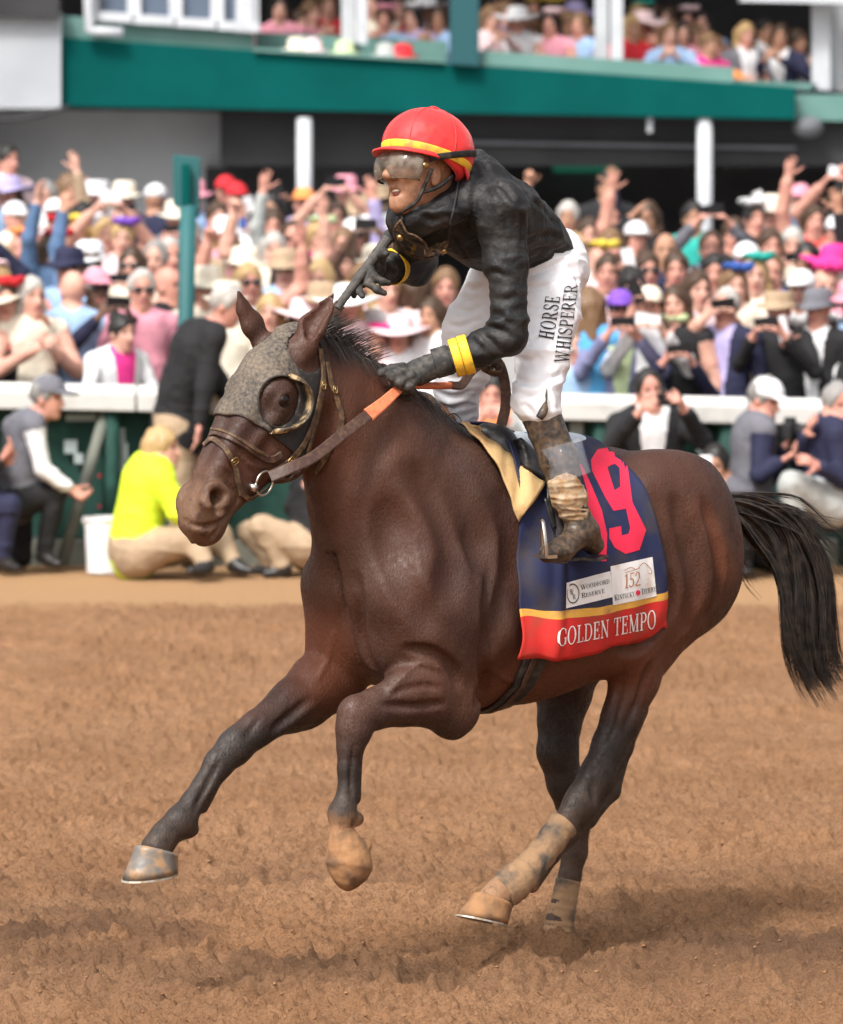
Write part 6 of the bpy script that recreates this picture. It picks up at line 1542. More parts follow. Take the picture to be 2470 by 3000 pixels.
# head wear, in the head frame (x right, -y forward, z up)
HW_ = {}
def hw_mesh(kind):
    if kind in HW_: return HW_[kind]
    E, C = Ell, Cone
    if kind in ('short', 'long', 'bob', 'bun', 'receding'):
        pr = [E((0, .012, .040), (.086, .104, .104), k=.02)]
        if kind == 'long': pr += [C((.05, .05, .02), .05, (.075, .04, -.17), .045, k=.04), C((-.05, .05, .02), .05, (-.075, .04, -.17), .045, k=.04), C((0, .07, 0), .06, (0, .09, -.20), .05, k=.04)]
        if kind == 'bob': pr += [C((.055, .03, .02), .045, (.072, .02, -.07), .035, k=.03), C((-.055, .03, .02), .045, (-.072, .02, -.07), .035, k=.03), C((0, .07, 0), .06, (0, .07, -.07), .05, k=.04)]
        if kind == 'bun': pr += [E((0, .08, .11), (.05, .045, .045), k=.01)]
        pr += [E((0, -.085, -.02), (.066, .07, .085 if kind != 'receding' else .125), k=.015, op='s')]
        D, lo, h = field(pr, .008)
        if kind in ('short', 'receding'):
            gz = (lo[2]+h*np.arange(D.shape[2]))[None, None, :]; gy = (lo[1]+h*np.arange(D.shape[1]))[None, :, None]; D = smax(D, (-.01 - .5*np.clip(gy, 0, .1)) - gz + 0*D, .01)
        V, Q = nets(D.astype(np.float32), lo, h, 1); V = wrinkle(V, Q, .008, 38, 38, 14, 7, False); me = mesh_np('hair', V, Q)
    elif kind in ('fedora', 'wide', 'boater'):
        R_ = dict(fedora=.155, wide=.235, boater=.15)[kind]; m = MB(); n = 28; rows = []
        prof = {'fedora': [(.098, .035), (.096, .075), (.088, .125), (.06, .142), (.0, .132)], 'wide': [(.100, .03), (.098, .075), (.085, .115), (.05, .13), (0, .132)], 'boater': [(.100, .035), (.098, .07), (.096, .112), (.09, .118), (0, .118)]}[kind]
        pts = [(.096, .030), (R_*.7, .034), (R_, .026), (R_*.995, .034), (R_*.7, .044)] + [(a, b+.008) for a, b in prof]
        V = []
        for a, z in pts:
            for i in range(n):
                t = 2*math.pi*i/n; dip = (.030 if kind == 'wide' else .018)*math.cos(2*t)*(a/R_)**2*(a > .11)
                V.append((a*math.sin(t), a*1.12*-math.cos(t), z - dip))
        F = [[q*n+i, q*n+(i+1) % n, (q+1)*n+(i+1) % n, (q+1)*n+i] for q in range(len(pts)-1) for i in range(n)]
        me = mesh_np('hat', np.array(V), F)
    elif kind == 'cap':
        pr = [E((0, .0, .055), (.090, .106, .088), k=.01)]
        D, lo, h = field(pr, .008); gz = (lo[2]+h*np.arange(D.shape[2]))[None, None, :]; D = smax(D, .042 - gz + 0*D, .006)
        pr2 = E((0, -.125, .050), (.068, .075, .014)); gx = (lo[0]+h*np.arange(D.shape[0]))[:, None, None]; gy = (lo[1]+h*np.arange(D.shape[1]))[None, :, None]
        D2, lo2, h2 = field([E((0, .0, .055), (.090, .106, .088), k=.01), E((0, -.120, .048), (.068, .080, .014), k=.012)], .007)
        gz = (lo2[2]+h2*np.arange(D2.shape[2]))[None, None, :]; D2 = smax(D2, .036 - gz + 0*D2, .006)
        V, Q = nets(D2.astype(np.float32), lo2, h2, 1); me = mesh_np('cap', V, Q)
    elif kind == 'flower':
        m = MB()
        for q in range(11):
            a = q*2.4; r_ = .02 + .012*q**.7; m.add(uvsphere((.03 + r_*math.cos(a), -.02 + r_*math.sin(a), .135 + .010*math.sin(q*1.7)), (.042, .042, .016), rotm(a, .5), 10, 6))
        me = mesh_np('flower_hat', np.array(m.V), m.F)
    elif kind == 'glasses':
        m = MB()
        for s_ in (-1, 1): m.add(uvsphere((s_*.034, -.094, .014), (.029, .008, .020), None, 14, 8)); m.add(tube([(s_*.060, -.086, .02), (s_*.080, -.02, .012), (s_*.080, .01, .004)], .004, 5))
        m.box((0, -.100, .020), (.02, .006, .006)); me = mesh_np('sunglasses', np.array(m.V), m.F)
    elif kind == 'beard':
        pr = [E((0, -.028, -.075), (.062, .066, .062), k=.02), E((0, -.07, .005), (.06, .05, .052), k=.01, op='s')]
        V, Q = nets(*field(pr, .008), smooth=1); me = mesh_np('beard', V, Q)
    me.materials.append(None); HW_[kind] = me; return me
HNAME = dict(fedora='hat', wide='hat', boater='hat', cap='cap', flower='flower_hat', glasses='sunglasses', beard='beard')
def smat(o, i, m): o.material_slots[i].link = 'OBJECT'; o.material_slots[i].material = m
def person(fig, loc, rz, top, bottom='n', front=None, skin=0, sleeves=True, hair='short', hairc='n', hat=None, hatc='c', glasses=False, beard=False, sc_=1.0, mirror=False, mats=None):
    root = empty('person', loc, rz); root.scale = (-sc_ if mirror else sc_, sc_, sc_)
    b = bpy.data.objects.new('body', fig.me); COL.objects.link(b); b.parent = root
    tm = solid(PC[top]); ms = [SK[skin], tm, solid(PC[bottom]), M_shoe, solid(PC[front]) if front else tm, M_eyed, M_lips, tm if sleeves else SK[skin]]
    for i, m_ in enumerate(ms): smat(b, i, m_)
    def wear(kind, m_, name):
        o = bpy.data.objects.new(name, hw_mesh(kind)); COL.objects.link(o); o.parent = root; o.matrix_local = fig.hm.copy(); smat(o, 0, m_)
    if hair: wear(hair, HR[hairc], 'hair')
    if hat: wear(hat, solid(PC[hatc]), HNAME[hat])
    if glasses: wear('glasses', M_lens, 'sunglasses')
    if beard: wear('beard', HR[hairc], 'beard')
    return root
UP = (0, 0, 1.); 
POSES = {
 'stand': Fig(),
 'lean': Fig(dict(ell=(.27, -.06, 1.17), elr=(-.27, -.06, 1.17), wrl=(.20, -.27, 1.08), wrr=(-.20, -.27, 1.08), hed=(0, -.06, 1.60)), head=(.1, .05, 0)),
 'phone': Fig(dict(ell=(.26, -.15, 1.22), elr=(-.26, -.15, 1.22), wrl=(.10, -.36, 1.46), wrr=(-.10, -.36, 1.46)), palmL=(-1, -.2, .2), palmR=(1, -.2, .2), thumbL=(0, .3, 1), thumbR=(0, .3, 1), curlL=(30, 60, 70, 75, 80), curlR=(30, 60, 70, 75, 80)),
 'high': Fig(dict(ell=(.30, -.10, 1.58), elr=(-.30, -.10, 1.58), wrl=(.12, -.22, 1.80), wrr=(-.12, -.22, 1.80), shl=(.19, 0, 1.44), shr=(-.19, 0, 1.44)), head=(0, -.1, 0), palmL=(-1, -.2, 0), palmR=(1, -.2, 0), thumbL=(0, 1, .3), thumbR=(0, 1, .3), curlL=(30, 60, 70, 75, 80), curlR=(30, 60, 70, 75, 80)),
 'raise': Fig(dict(elr=(-.24, -.06, 1.70), wrr=(-.20, -.10, 1.96), shr=(-.19, 0, 1.45)), head=(.15, -.05, .03), palmR=(.2, -1, 0), thumbR=(1, 0, 0), curlR=(8, 6, 6, 8, 10)),
 'cheer': Fig(dict(ell=(.36, -.04, 1.60), elr=(-.34, -.04, 1.62), wrl=(.34, -.08, 1.86), wrr=(-.30, -.08, 1.88), shl=(.19, 0, 1.45), shr=(-.19, 0, 1.45)), head=(-.1, -.05, 0), palmL=(0, -1, 0), palmR=(0, -1, 0), thumbL=(-1, 0, 0), thumbR=(1, 0, 0), curlL=(8, 8, 8, 10, 12), curlR=(70, 160, 160, 160, 160)),
 'shade': Fig(dict(elr=(-.34, -.16, 1.42), wrr=(-.13, -.20, 1.64)), palmR=(0, .2, -1), thumbR=(0, 1, -.2), curlR=(10, 10, 10, 12, 14), head=(-.25, 0, 0)),
 'clap': Fig(dict(ell=(.27, -.10, 1.16), elr=(-.27, -.10, 1.16), wrl=(.06, -.30, 1.30), wrr=(-.05, -.30, 1.31)), palmL=(-1, 0, 0), palmR=(1, 0, 0), thumbL=(0, .6, 1), thumbR=(0, .6, 1), head=(.2, 0, 0)),
 'onehand': Fig(dict(ell=(.29, -.20, 1.38), wrl=(.16, -.34, 1.62), shl=(.19, -.01, 1.43)), palmL=(-.6, -.8, 0), thumbL=(-.6, .4, .6), curlL=(30, 70, 80, 85, 90), head=(-.1, -.03, 0)),
 'sit': Fig(dict(pel=(0, 0, .50), wai=(0, -.01, .66), che=(0, -.02, .84), nek=(0, -.01, 1.01), hed=(0, -.04, 1.155), shl=(.185, -.01, .955), shr=(-.185, -.01, .955), ell=(.25, -.08, .70), elr=(-.25, -.08, .70), wrl=(.12, -.28, .72), wrr=(-.12, -.28, .72), hil=(.09, -.02, .47), hir=(-.09, -.02, .47), knl=(.11, -.42, .50), knr=(-.11, -.42, .50), anl=(.11, -.40, .09), anr=(-.11, -.40, .09), tol=(.12, -.55, .03), tor=(-.12, -.55, .03))),
 'sitclap': Fig(dict(pel=(0, 0, .50), wai=(0, -.01, .66), che=(0, -.02, .84), nek=(0, -.01, 1.01), hed=(0, -.04, 1.155), shl=(.185, -.01, .955), shr=(-.185, -.01, .955), ell=(.30, -.14, .80), elr=(-.28, -.14, .78), wrl=(.07, -.32, .96), wrr=(-.06, -.32, .95), hil=(.09, -.02, .47), hir=(-.09, -.02, .47), knl=(.11, -.42, .50), knr=(-.11, -.42, .50), anl=(.11, -.40, .09), anr=(-.11, -.40, .09), tol=(.12, -.55, .03), tor=(-.12, -.55, .03)), head=(.25, 0, 0), thumbL=(0, .6, 1), thumbR=(0, .6, 1)),
 'back': Fig(dict(ell=(.26, -.10, 1.20), elr=(-.26, -.10, 1.20), wrl=(.12, -.26, 1.36), wrr=(-.12, -.26, 1.36)), head=(.5, 0, 0)),
}
HOLD = {'phone': (0, -.43, 1.545), 'high': (0, -.27, 1.90), 'onehand': (.12, -.42, 1.72)}
ORD = ['', 'first', 'second', 'third', 'fourth', 'fifth', 'sixth', 'seventh', 'eighth', 'ninth', 'tenth', 'eleventh', 'twelfth', 'thirteenth', 'fourteenth', 'fifteenth', 'sixteenth', 'seventeenth', 'eighteenth', 'nineteenth', 'twentieth'] + ['twenty-' + q for q in ('first', 'second', 'third', 'fourth', 'fifth', 'sixth', 'seventh', 'eighth', 'ninth')] + ['thirtieth'] + ['thirty-' + q for q in ('first', 'second', 'third', 'fourth', 'fifth', 'sixth', 'seventh', 'eighth', 'ninth')] + ['fortieth'] + ['forty-' + q for q in ('first', 'second', 'third', 'fourth', 'fifth', 'sixth', 'seventh', 'eighth', 'ninth')]
PHB = MB().box((0, 0, 0), (.150, .010, .074)); PHB.box((.052, .006, .018), (.026, .004, .026))
PHM = mesh_np('phone', np.array(PHB.V), PHB.F, False); PHM.materials.append(None)
def phone_at(root, fig_pose, white, label, group):
    p = root.matrix_basis @ Vector(HOLD[fig_pose])
    o = bpy.data.objects.new('phone', PHM); COL.objects.link(o); o.location = p; o.rotation_euler = (0, .1*rng.normal() + (1.3 if fig_pose == 'onehand' else 0), root.rotation_euler.z); smat(o, 0, M_phonew if white else M_phone)
    tag(o, label, 'phone', group)
# px, py, pose, top, front|-, sleeves, hair, hair colour, hat|-, hat colour, extras (g sunglasses, b beard, s small, m mirror, 0-3 skin), turn in degrees
CROWD = '''
45 966 shade k c 1 short w - - 1m 50
152 735 raise d l 1 long n flower r g0 40
212 850 back l - 1 - - - - 0 180
261 765 raise d - 1 long n fedora w m2 170
344 968 lean w m 1 bun k - - 0 35
414 850 stand p - 1 receding w - - g1 10
487 838 stand k - 1 - - - - 1 60
364 580 phone g w 1 - - fedora c g1 5
452 585 back n - 1 - - cap w 2 150
457 762 stand q - 1 receding g - - 0 -10
494 752 clap c - 1 receding w - - 1 15
606 842 stand c - 1 bob t fedora c g0 0
634 640 onehand w - 1 short n - - 0 20
662 560 stand k r 1 - - cap r 1 0
690 580 phone b - 1 - - cap r 1 20
715 782 stand q w 1 - - fedora c 1 25
854 700 raise s w 1 receding n - - gb1 0
892 596 onehand v - 1 - - cap o bm1 -10
800 665 stand b - 1 short n - - 1 0
928 695 stand m - 0 long y flower j 0 30
1037 690 stand r - 0 long t cap w g1 5
985 640 high q - 0 bob n - - 0 0
1010 720 raise v - 1 short t - - 1m 0
792 916 stand c - 1 long y - - 0 -5
890 925 stand q - 1 long n wide q 0 10
1170 975 stand w - 0 long t wide q 1 -5
1100 1010 clap w - 0 - - flower m 0 0
1270 925 stand w - 0 long n - - 2 -30
1305 845 stand e - 1 short t - - 1 0
1215 850 back q n 1 bob n - - 0 160
1130 850 stand w - 1 long y - - 0 20
940 820 stand w - 0 bob y - - 0 -15
1060 830 phone q - 0 long t - - 1 0
30 560 stand w - 0 long n wide v 1 -20
18 470 stand q - 1 short k - - 1 40
40 640 clap c - 1 - - cap w 1 30
100 660 back t - 1 bob t - - 1 150
200 555 shade t - 1 long t - - 1m 30
240 640 phone k - 1 short k - - 1 30
285 570 phone w - 0 - - boater w 0 0
60 730 stand o - 1 - - flower o 1 0
10 780 phone q - 1 bob y - - 0 0
120 690 stand q r 0 - - flower r 1 0
310 690 high q - 0 bob y - - 0 10
360 700 stand q - 0 short y flower u 0 0
20 880 stand r - 0 long n flower r 0 0
90 870 clap c - 0 bob w - - 0 20
520 640 phone g - 1 - - fedora c 1 0
560 700 clap t - 1 receding g - - 1 -10
1724 897 back a - 0 long t - - 1 165
1818 905 phone x j 1 short k cap u g1 0
1862 700 raise q - 0 long n cap w 1 10
1950 735 stand w n 1 - - - - 2 0
1966 985 phone n - 1 bob n flower j 1 5
2083 730 high g l 1 receding n - - b1 0
2132 900 stand n v 1 receding w - - 1 -35
2284 905 phone k - 1 - - boater t 1 -15
2402 905 stand k w 1 - - fedora g 1 -30
2440 1000 onehand k w 1 bob n - - 1m -40
2259 800 stand b - 1 receding t - - 1 0
2212 808 stand c - 0 bob y flower e 0 0
2352 850 stand w - 1 - - cap w 0 -20
2446 770 stand m - 0 bob n wide m 0 -10
2416 840 clap p - 0 - - flower m 0 0
2264 622 onehand g - 1 - - fedora c m1 0
2385 650 raise r - 0 long n - - 1 0
2256 722 clap c - 1 short n - - 1 0
2187 765 stand s - 1 - - cap w 1 0
2449 605 high q - 0 short n - - 1 0
2454 680 stand v p 1 - - cap w 1 0
2366 765 raise k - 1 short k - - 2m 0
1787 724 stand t - 1 long t - - 1 20
1724 690 phone q - 0 bob n - - 0 0
1760 770 clap q - 0 - - flower y 0 0
1790 640 clap k - 0 short k - - 1 0
1897 640 shade k - 1 long n - - 2 0
1780 800 onehand v - 1 short n - - 1 0
2040 850 phone q - 0 bob n - - 0 20
2090 800 stand n - 1 short k - - 1 0
2320 720 phone w - 0 bob w - - 0 0
2030 640 stand e - 1 short k - - 2 0
2150 690 stand k - 1 short n - - 1 0
2150 840 clap c - 0 bob t flower b 0 0
1778 548 stand k - 1 short k - - 2 0
1440 1120 phone s - 1 short k - - 1 0
1360 1030 stand w - 1 short n - - 1 0
1690 1010 stand l - 0 bob t - - 0 -15
'''
rows_ = []
for ln in CROWD.strip().split('\n'):
    f = ln.split(); rows_.append([float(f[0]), float(f[1])] + f[2:])
# the people one can make out between and behind them
fill = []
pl_ = list(POSES); 
for r_, py in enumerate(range(575, 900, 52)):
    for px in range(-40, 2540, 88):
        x = px + (r_ % 2)*44 + rng.uniform(-16, 16); y = py + rng.uniform(-14, 14)
        if 1130 < x < 1660 and y < 790: continue
        if 1240 < x < 1640: continue
        if 1640 < x < 2150 and y < 625: continue
        if 470 < x < 600 and y > 620: continue
        if 230 < x < 460 and y > 850: continue
        if any(abs(x - q[0]) < 50 and abs(y - q[1]) < 46 for q in rows_ + fill): continue
        fem = rng.random() < .5
        hat = rng.choice(['-', '-', '-', 'flower', 'wide', 'fedora', 'cap', 'boater'] if fem else ['-', '-', 'fedora', 'cap', 'fedora', 'cap'])
        dk_ = x > 1640 and rng.random() < .5
        fill.append([x, y, rng.choice(['stand', 'stand', 'phone', 'clap', 'onehand', 'shade', 'stand', 'high', 'raise', 'cheer', 'clap'] if y > 620 else ['stand', 'stand', 'stand', 'clap', 'phone', 'raise']), rng.choice(list('nnkkgdx' if dk_ else 'wwwqqqpcclvrnkqsbdwm' if fem else 'nnkgswwlbdxtcvkn')), rng.choice(['-', '-', 'w', 'l']) if not fem else '-', str(int(not fem or rng.random() < .4)),
                     rng.choice(['long', 'bob', 'long', 'bun']) if fem else rng.choice(['short', 'short', 'receding']), rng.choice(list('nntyykw')) if fem else rng.choice(list('nnkgwt')), hat, rng.choice(list('pmqwrueyoj')) if hat == 'flower' else rng.choice(list('wcqcpwtn')), ('g' if rng.random() < .35 else '') + str(int(rng.choice([0, 0, 0, 1, 1, 1, 2, 3]))) + ('m' if rng.random() < .5 else ''), str(rng.uniform(-30, 30))])
ALLP = []
for q in rows_ + fill:
    x, y = q[0], q[1]; Yd = 2.506 / ((y - 450)/FPX + .048); Yd = min(max(Yd, 34.55), 47.5)
    ALLP.append((Yd, x, y, q))
def row_of(Yd): return int(np.searchsorted([35.2, 36.6, 38.0, 39.5, 41.2, 43.0, 45.0], Yd))
RN = ['front', 'second', 'third', 'fourth', 'fifth', 'sixth', 'seventh', 'back']
byrow = {}
for it in ALLP: byrow.setdefault(row_of(it[0]), []).append(it)
GAR = dict(k='jacket', n='jacket', g='jacket', d='denim jacket', x='jacket')
for r_, lst in byrow.items():
    lst.sort(key=lambda it: it[1])
    for i, (Yd, x, y, q) in enumerate(lst):
        _, _, pose, top, fr, slv, hair, hc_, hat, hatc, ex, turn = q
        w_ = P(x, y, Yd); hz = w_.z; gz = apron_z(Yd); sc_ = float(np.clip((hz - gz)/1.625, .88, 1.12))
        skin = int([c for c in ex if c.isdigit()][0])
        root = person(POSES[pose], (w_.x, Yd, hz - 1.625*sc_), R(float(turn)), top, rng.choice(list('nkgt')), None if fr == '-' else fr, skin, slv == '1', None if hair == '-' else hair, hc_ if hc_ != '-' else 'n', None if hat == '-' else hat, hatc if hatc != '-' else 'c', 'g' in ex, 'b' in ex, sc_, 'm' in ex)
        cn = 'denim' if top == 'd' else PN[top]
        gm_ = 'jacket' if top in 'kngxd' else 'top'
        hd_ = '' if hat == '-' else ' and %s %s' % (PN[hatc], {'flower': 'flower hat', 'wide': 'wide hat', 'fedora': 'brimmed hat', 'boater': 'boater', 'cap': 'cap'}[hat])
        tag(root, 'person in %s %s%s, %s from left, %s crowd row' % (cn, gm_, hd_, ORD[i+1], RN[r_]), 'person', 'spectators packed behind the rail')
        if pose in HOLD: phone_at(root, pose, rng.random() < .25, 'phone held up by the person %s from left in %s crowd row' % (ORD[i+1], RN[r_]), 'phones held up in the crowd')
# people on the balcony
bal = []
for px, py, dy in [(820, 30, .9), (870, 70, 1.0), (905, 40, 1.3), (960, 20, 1.6), (1100, 15, 1.0), (1130, 60, .9), (1175, 30, 1.2), (1215, 55, 1.0), (1255, 25, 1.4), (1290, 60, 1.1)] + \
                  [(1425 + 46*k + rng.uniform(-10, 10), 50 + 6*k + rng.uniform(-14, 14), .75 + .35*(k % 2)) for k in range(7)] + [(1850 + 36*k + rng.uniform(-6, 6), 70 + 9*k + rng.uniform(-14, 14), .7 + .4*(k % 3)) for k in range(8)] + \
                  [(1440 + 60*k, 22 + 5*k, 1.9) for k in range(5)] + [(1870 + 48*k, 45 + 6*k, 1.9) for k in range(5)] + [(2180, 105, 1.1), (2235, 90, 1.6), (2290, 110, 1.2), (2330, 125, 1.5)]:
    bal.append((px, py, dy + .55))
bal.sort()
for i, (px, py, dy) in enumerate(bal):
    Yd = BY + dy; w_ = P(px, py, Yd); dk = px > 2150
    top = rng.choice(list('nnkg' if dk else 'wqpclvrnbtmo')); hat = rng.choice(['-', '-', '-', 'flower', 'wide']) if not dk else '-'; hatc = rng.choice(list('pmqwvye')); hc_ = rng.choice(list('nntyk'))
    root = person(POSES[rng.choice(['sit', 'sitclap'])], (w_.x, Yd, w_.z - 1.165), R(rng.uniform(-35, 35)), top, 'n', 'w' if dk else None, int(rng.choice([0, 0, 1, 1, 2])), bool(dk or rng.random() < .4), rng.choice(['long', 'bob', 'short']), hc_, None if hat == '-' else hat, hatc)
    tag(root, 'person in %s top, %s from left on the balcony' % (PN[top], ORD[i+1]), 'person', 'spectators on the balcony')
for px, c_, i in ((870, 'c', 0), (915, 'q', 1), (1010, 'j', 2), (1130, 's', 3), (1182, 'r', 4)):
    p = P(px, 138 + (px-870)*.06, BY + .2); o = MB().add(([ (a*.10, b*.10, z) for a, b, z in [(math.cos(t)*r_, math.sin(t)*r_, zz_) for r_, zz_ in ((1.5, 0), (1.5, .02), (.9, .025), (.85, .11), (.3, .13)) for t in np.linspace(0, 6.283, 16, endpoint=False)]], [[q*16+j, q*16+(j+1) % 16, (q+1)*16+(j+1) % 16, (q+1)*16+j] for q in range(4) for j in range(16)] + [[64+j for j in range(16)]])).build('sun_hat', solid(PC[c_]), None, smooth=True)
    o.location = P(px, 150 + (px-870)*.06, BY + .2); tag(o, '%s sun hat lying on the balcony ledge' % PN[c_], 'hat', 'hats on the balcony ledge')
# ------------------------------------------------------------ people on the track side of the rail
def posed(base, Y0, jp, head, label, top, bottom='k', front=None, skin=1, hair='short', hairc='n', hat=None, hatc='g', sleeves=True, glasses=False, beard=False, bulk=1.0, sleeve_col=None, **kw):
    """joints given as (px, py, depth offset)"""
    X0 = P(base, 1500, Y0).x
    J = {k_: np.array(P(a, b, Y0 + d)) - np.array([X0, Y0, 0]) for k_, (a, b, d) in jp.items()}
    f = Fig(J, head=head, h=.010, bulk=bulk, **kw)
    r = person(f, (X0, Y0, 0), 0, top, bottom, front, skin, sleeves, hair, hairc, hat, hatc, glasses, beard)
    if sleeve_col: smat(r.children[0], 7, solid(PC[sleeve_col]))
    tag(r, label, 'person', 'photographers beside the rail'); return r
posed(110, 33.45, dict(hed=(140, 1168, -.08), nek=(95, 1226, 0), che=(68, 1310, 0), wai=(52, 1385, 0), pel=(55, 1455, 0), shl=(100, 1250, -.18), shr=(40, 1250, .17), ell=(125, 1375, -.22), wrl=(205, 1430, -.20), elr=(110, 1390, .18), wrr=(200, 1440, .10),
      hil=(60, 1470, -.09), hir=(50, 1470, .09), knl=(165, 1440, -.12), anl=(128, 1625, -.10), tol=(172, 1652, -.14), knr=(60, 1630, .12), anr=(-60, 1635, .12), tor=(-110, 1652, .12)), (R(68), .10, 0),
      'kneeling person in grey cap, white sleeves and dark vest at the left rail', 'g', 'k', 'n', 1, 'short', 'g', 'cap', 'g', sleeve_col='w', palmL=(0, -.5, .8), thumbL=(.2, -.3, .9), curlL=(40, 100, 110, 115, 120), curlR=(40, 100, 110, 115, 120))
posed(-60, 33.2, dict(hed=(-75, 1180, 0), nek=(-80, 1240, 0), che=(-78, 1320, 0), wai=(-70, 1395, 0), pel=(-62, 1460, 0), shl=(-50, 1265, -.17), shr=(-110, 1265, .15), ell=(-38, 1390, -.18), wrl=(2, 1348, -.2), elr=(-60, 1395, .1), wrr=(-2, 1360, -.08),
      hil=(-60, 1475, -.09), hir=(-60, 1475, .09), knl=(30, 1480, -.12), anl=(8, 1640, -.1), tol=(48, 1664, -.12), knr=(-20, 1640, .12), anr=(-130, 1650, .12), tor=(-170, 1660, .12)), (R(60), 0, 0),
      'dark clad person at the left edge whose hands and knee show', 'k', 'n', None, 1, 'short', 'k', curlL=(30, 80, 80, 80, 80), thumbL=(0, 0, 1), thumbR=(0, 0, 1))
posed(600, 33.75, dict(hed=(664, 898, -.10), nek=(612, 968, -.02), che=(560, 1050, 0), wai=(530, 1140, .02), pel=(520, 1235, .05), shl=(625, 985, -.17), shr=(560, 985, .19), ell=(600, 1140, -.22), wrl=(585, 1245, -.24), elr=(640, 1120, .1), wrr=(680, 1180, 0),
      hil=(515, 1260, -.05), hir=(525, 1260, .13), knl=(530, 1440, -.06), anl=(520, 1620, 0), tol=(580, 1650, -.06), knr=(560, 1440, .16), anr=(545, 1620, .18), tor=(600, 1645, .15)), (R(75), .30, 0),
      'stooping white haired person in black hooded jacket and khaki trousers', 'k', 't', None, 1, 'receding', 'w', bulk=1.16, coat=.06)
posed(450, 32.95, dict(hed=(476, 1318, -.02), nek=(440, 1385, 0), che=(425, 1450, 0), wai=(405, 1530, 0), pel=(400, 1605, 0), shl=(470, 1405, -.17), shr=(420, 1405, .17), ell=(525, 1500, -.22), wrl=(600, 1440, -.15), elr=(520, 1490, .16), wrr=(600, 1430, .1),
      hil=(400, 1625, -.10), hir=(400, 1625, .10), knl=(560, 1575, -.22), anl=(605, 1660, -.32), tol=(560, 1672, -.40), knr=(640, 1575, .16), anr=(690, 1655, .0), tor=(735, 1672, -.05)), (R(80), 0, 0),
      'person in bright yellow hooded top seated cross-legged on the dirt', 'y', 't', None, 0, 'long', 'y', bulk=1.28, curlL=(30, 70, 70, 70, 70))
for o in list(bpy.data.objects):
    if o.get('label', '').startswith('person in bright yellow'):
        HV_ = mat('hi_vis_yellow', (.66, .86, .03), .75, noise=((.50, .70, .03), .4, .7), scale=9, bump=.5, bscale=14, dist=.02)
        for c in o.children:
            if c.name.startswith('body'):
                for i in (1, 4, 7): smat(c, i, HV_)
posed(850, 33.1, dict(hed=(945, 1330, 0), nek=(930, 1395, 0), che=(925, 1460, 0), wai=(915, 1525, 0), pel=(905, 1590, 0), shl=(960, 1410, -.17), shr=(890, 1410, .15), ell=(990, 1500, -.2), wrl=(960, 1420, -.25), elr=(860, 1490, .1), wrr=(900, 1420, -.1),
      hil=(890, 1600, -.09), hir=(890, 1600, .09), knl=(770, 1545, -.10), anl=(830, 1668, -.12), tol=(780, 1680, -.14), knr=(735, 1560, .16), anr=(800, 1660, .16), tor=(740, 1672, .16)), (R(-40), 0, 0),
      'khaki trousered person sitting low behind the horse neck', 'k', 't', None, 1, 'short', 'n', bulk=1.1)
# right of the horse
posed(1915, 33.4, dict(hed=(1902, 1150, -.05), nek=(1905, 1212, 0), che=(1912, 1290, 0), wai=(1915, 1375, 0), pel=(1915, 1455, .02), shl=(2000, 1245, .02), shr=(1812, 1245, .02), ell=(2058, 1290, -.20), wrl=(2005, 1198, -.36), elr=(1790, 1310, -.15), wrr=(1872, 1212, -.36),
      hil=(1960, 1470, 0), hir=(1870, 1470, 0), knl=(1985, 1500, -.40), anl=(1985, 1640, -.30), tol=(1990, 1660, -.42), knr=(1840, 1640, -.15), anr=(1850, 1640, .3), tor=(1850, 1650, .42)), (R(14), 0, R(-8)),
      'kneeling person in black suit and white shirt photographing with a phone', 'k', 'k', 'w', 1, 'receding', 'k', bulk=1.12, palmL=(-1, -.1, 0), palmR=(1, -.1, 0), thumbL=(0, .4, 1), thumbR=(0, .4, 1), curlL=(40, 70, 80, 85, 90), curlR=(40, 70, 80, 85, 90))
o = bpy.data.objects.new('phone', PHM); COL.objects.link(o); o.location = P(1962, 1172, 33.0); o.rotation_euler = (0, R(3), 0); o.scale = (1.0, 1, 1); smat(o, 0, M_phone); tag(o, 'black phone held sideways by the kneeling person in black suit', 'phone', 'phones beside the rail')
posed(2100, 33.0, dict(hed=(2094, 1372, -.05), nek=(2110, 1430, 0), che=(2118, 1500, 0), wai=(2120, 1560, .04), pel=(2115, 1615, .08), shl=(2175, 1455, 0), shr=(2062, 1455, 0), ell=(2170, 1530, -.15), wrl=(2092, 1445, -.24), elr=(2050, 1530, -.15), wrr=(2052, 1448, -.24),
      hil=(2150, 1620, .05), hir=(2085, 1620, .05), knl=(2190, 1530, -.2), anl=(2180, 1660, -.1), tol=(2190, 1675, -.25), knr=(2050, 1530, -.2), anr=(2060, 1660, -.1), tor=(2050, 1675, -.25)), (R(-10), .05, 0),
      'crouching photographer in grey behind a camera with white flash', 'g', 'k', None, 2, 'short', 'k', thumbL=(0, 0, 1), thumbR=(0, 0, 1), palmL=(-1, 0, 0), palmR=(1, 0, 0), curlL=(30, 80, 80, 80, 80), curlR=(30, 80, 80, 80, 80))
def camera_prop(px, py, Y, yaw, label, flash):
    c = empty('camera', P(px, py, Y), yaw); tag(c, label, 'camera', 'cameras of the rail photographers')
    m = MB().box((0, 0, 0), (.14, .07, .095)); m.box((0, 0, .06), (.06, .06, .04)); m.build('camera_body', M_cam, c, bevel=.008)
    MB().add(tube([(0, -.03, 0), (0, -.08, 0), (0, -.15, 0), (0, -.16, 0)], [.042, .043, .048, .050], 18)).build('lens', M_cam, c, smooth=True)
    if flash: MB().box((0, .0, .14), (.075, .07, .075)).build('flash', M_phonew, c, bevel=.006)
camera_prop(2068, 1425, 32.68, R(-5), 'black camera with a white flash held low by the crouching photographer', True)
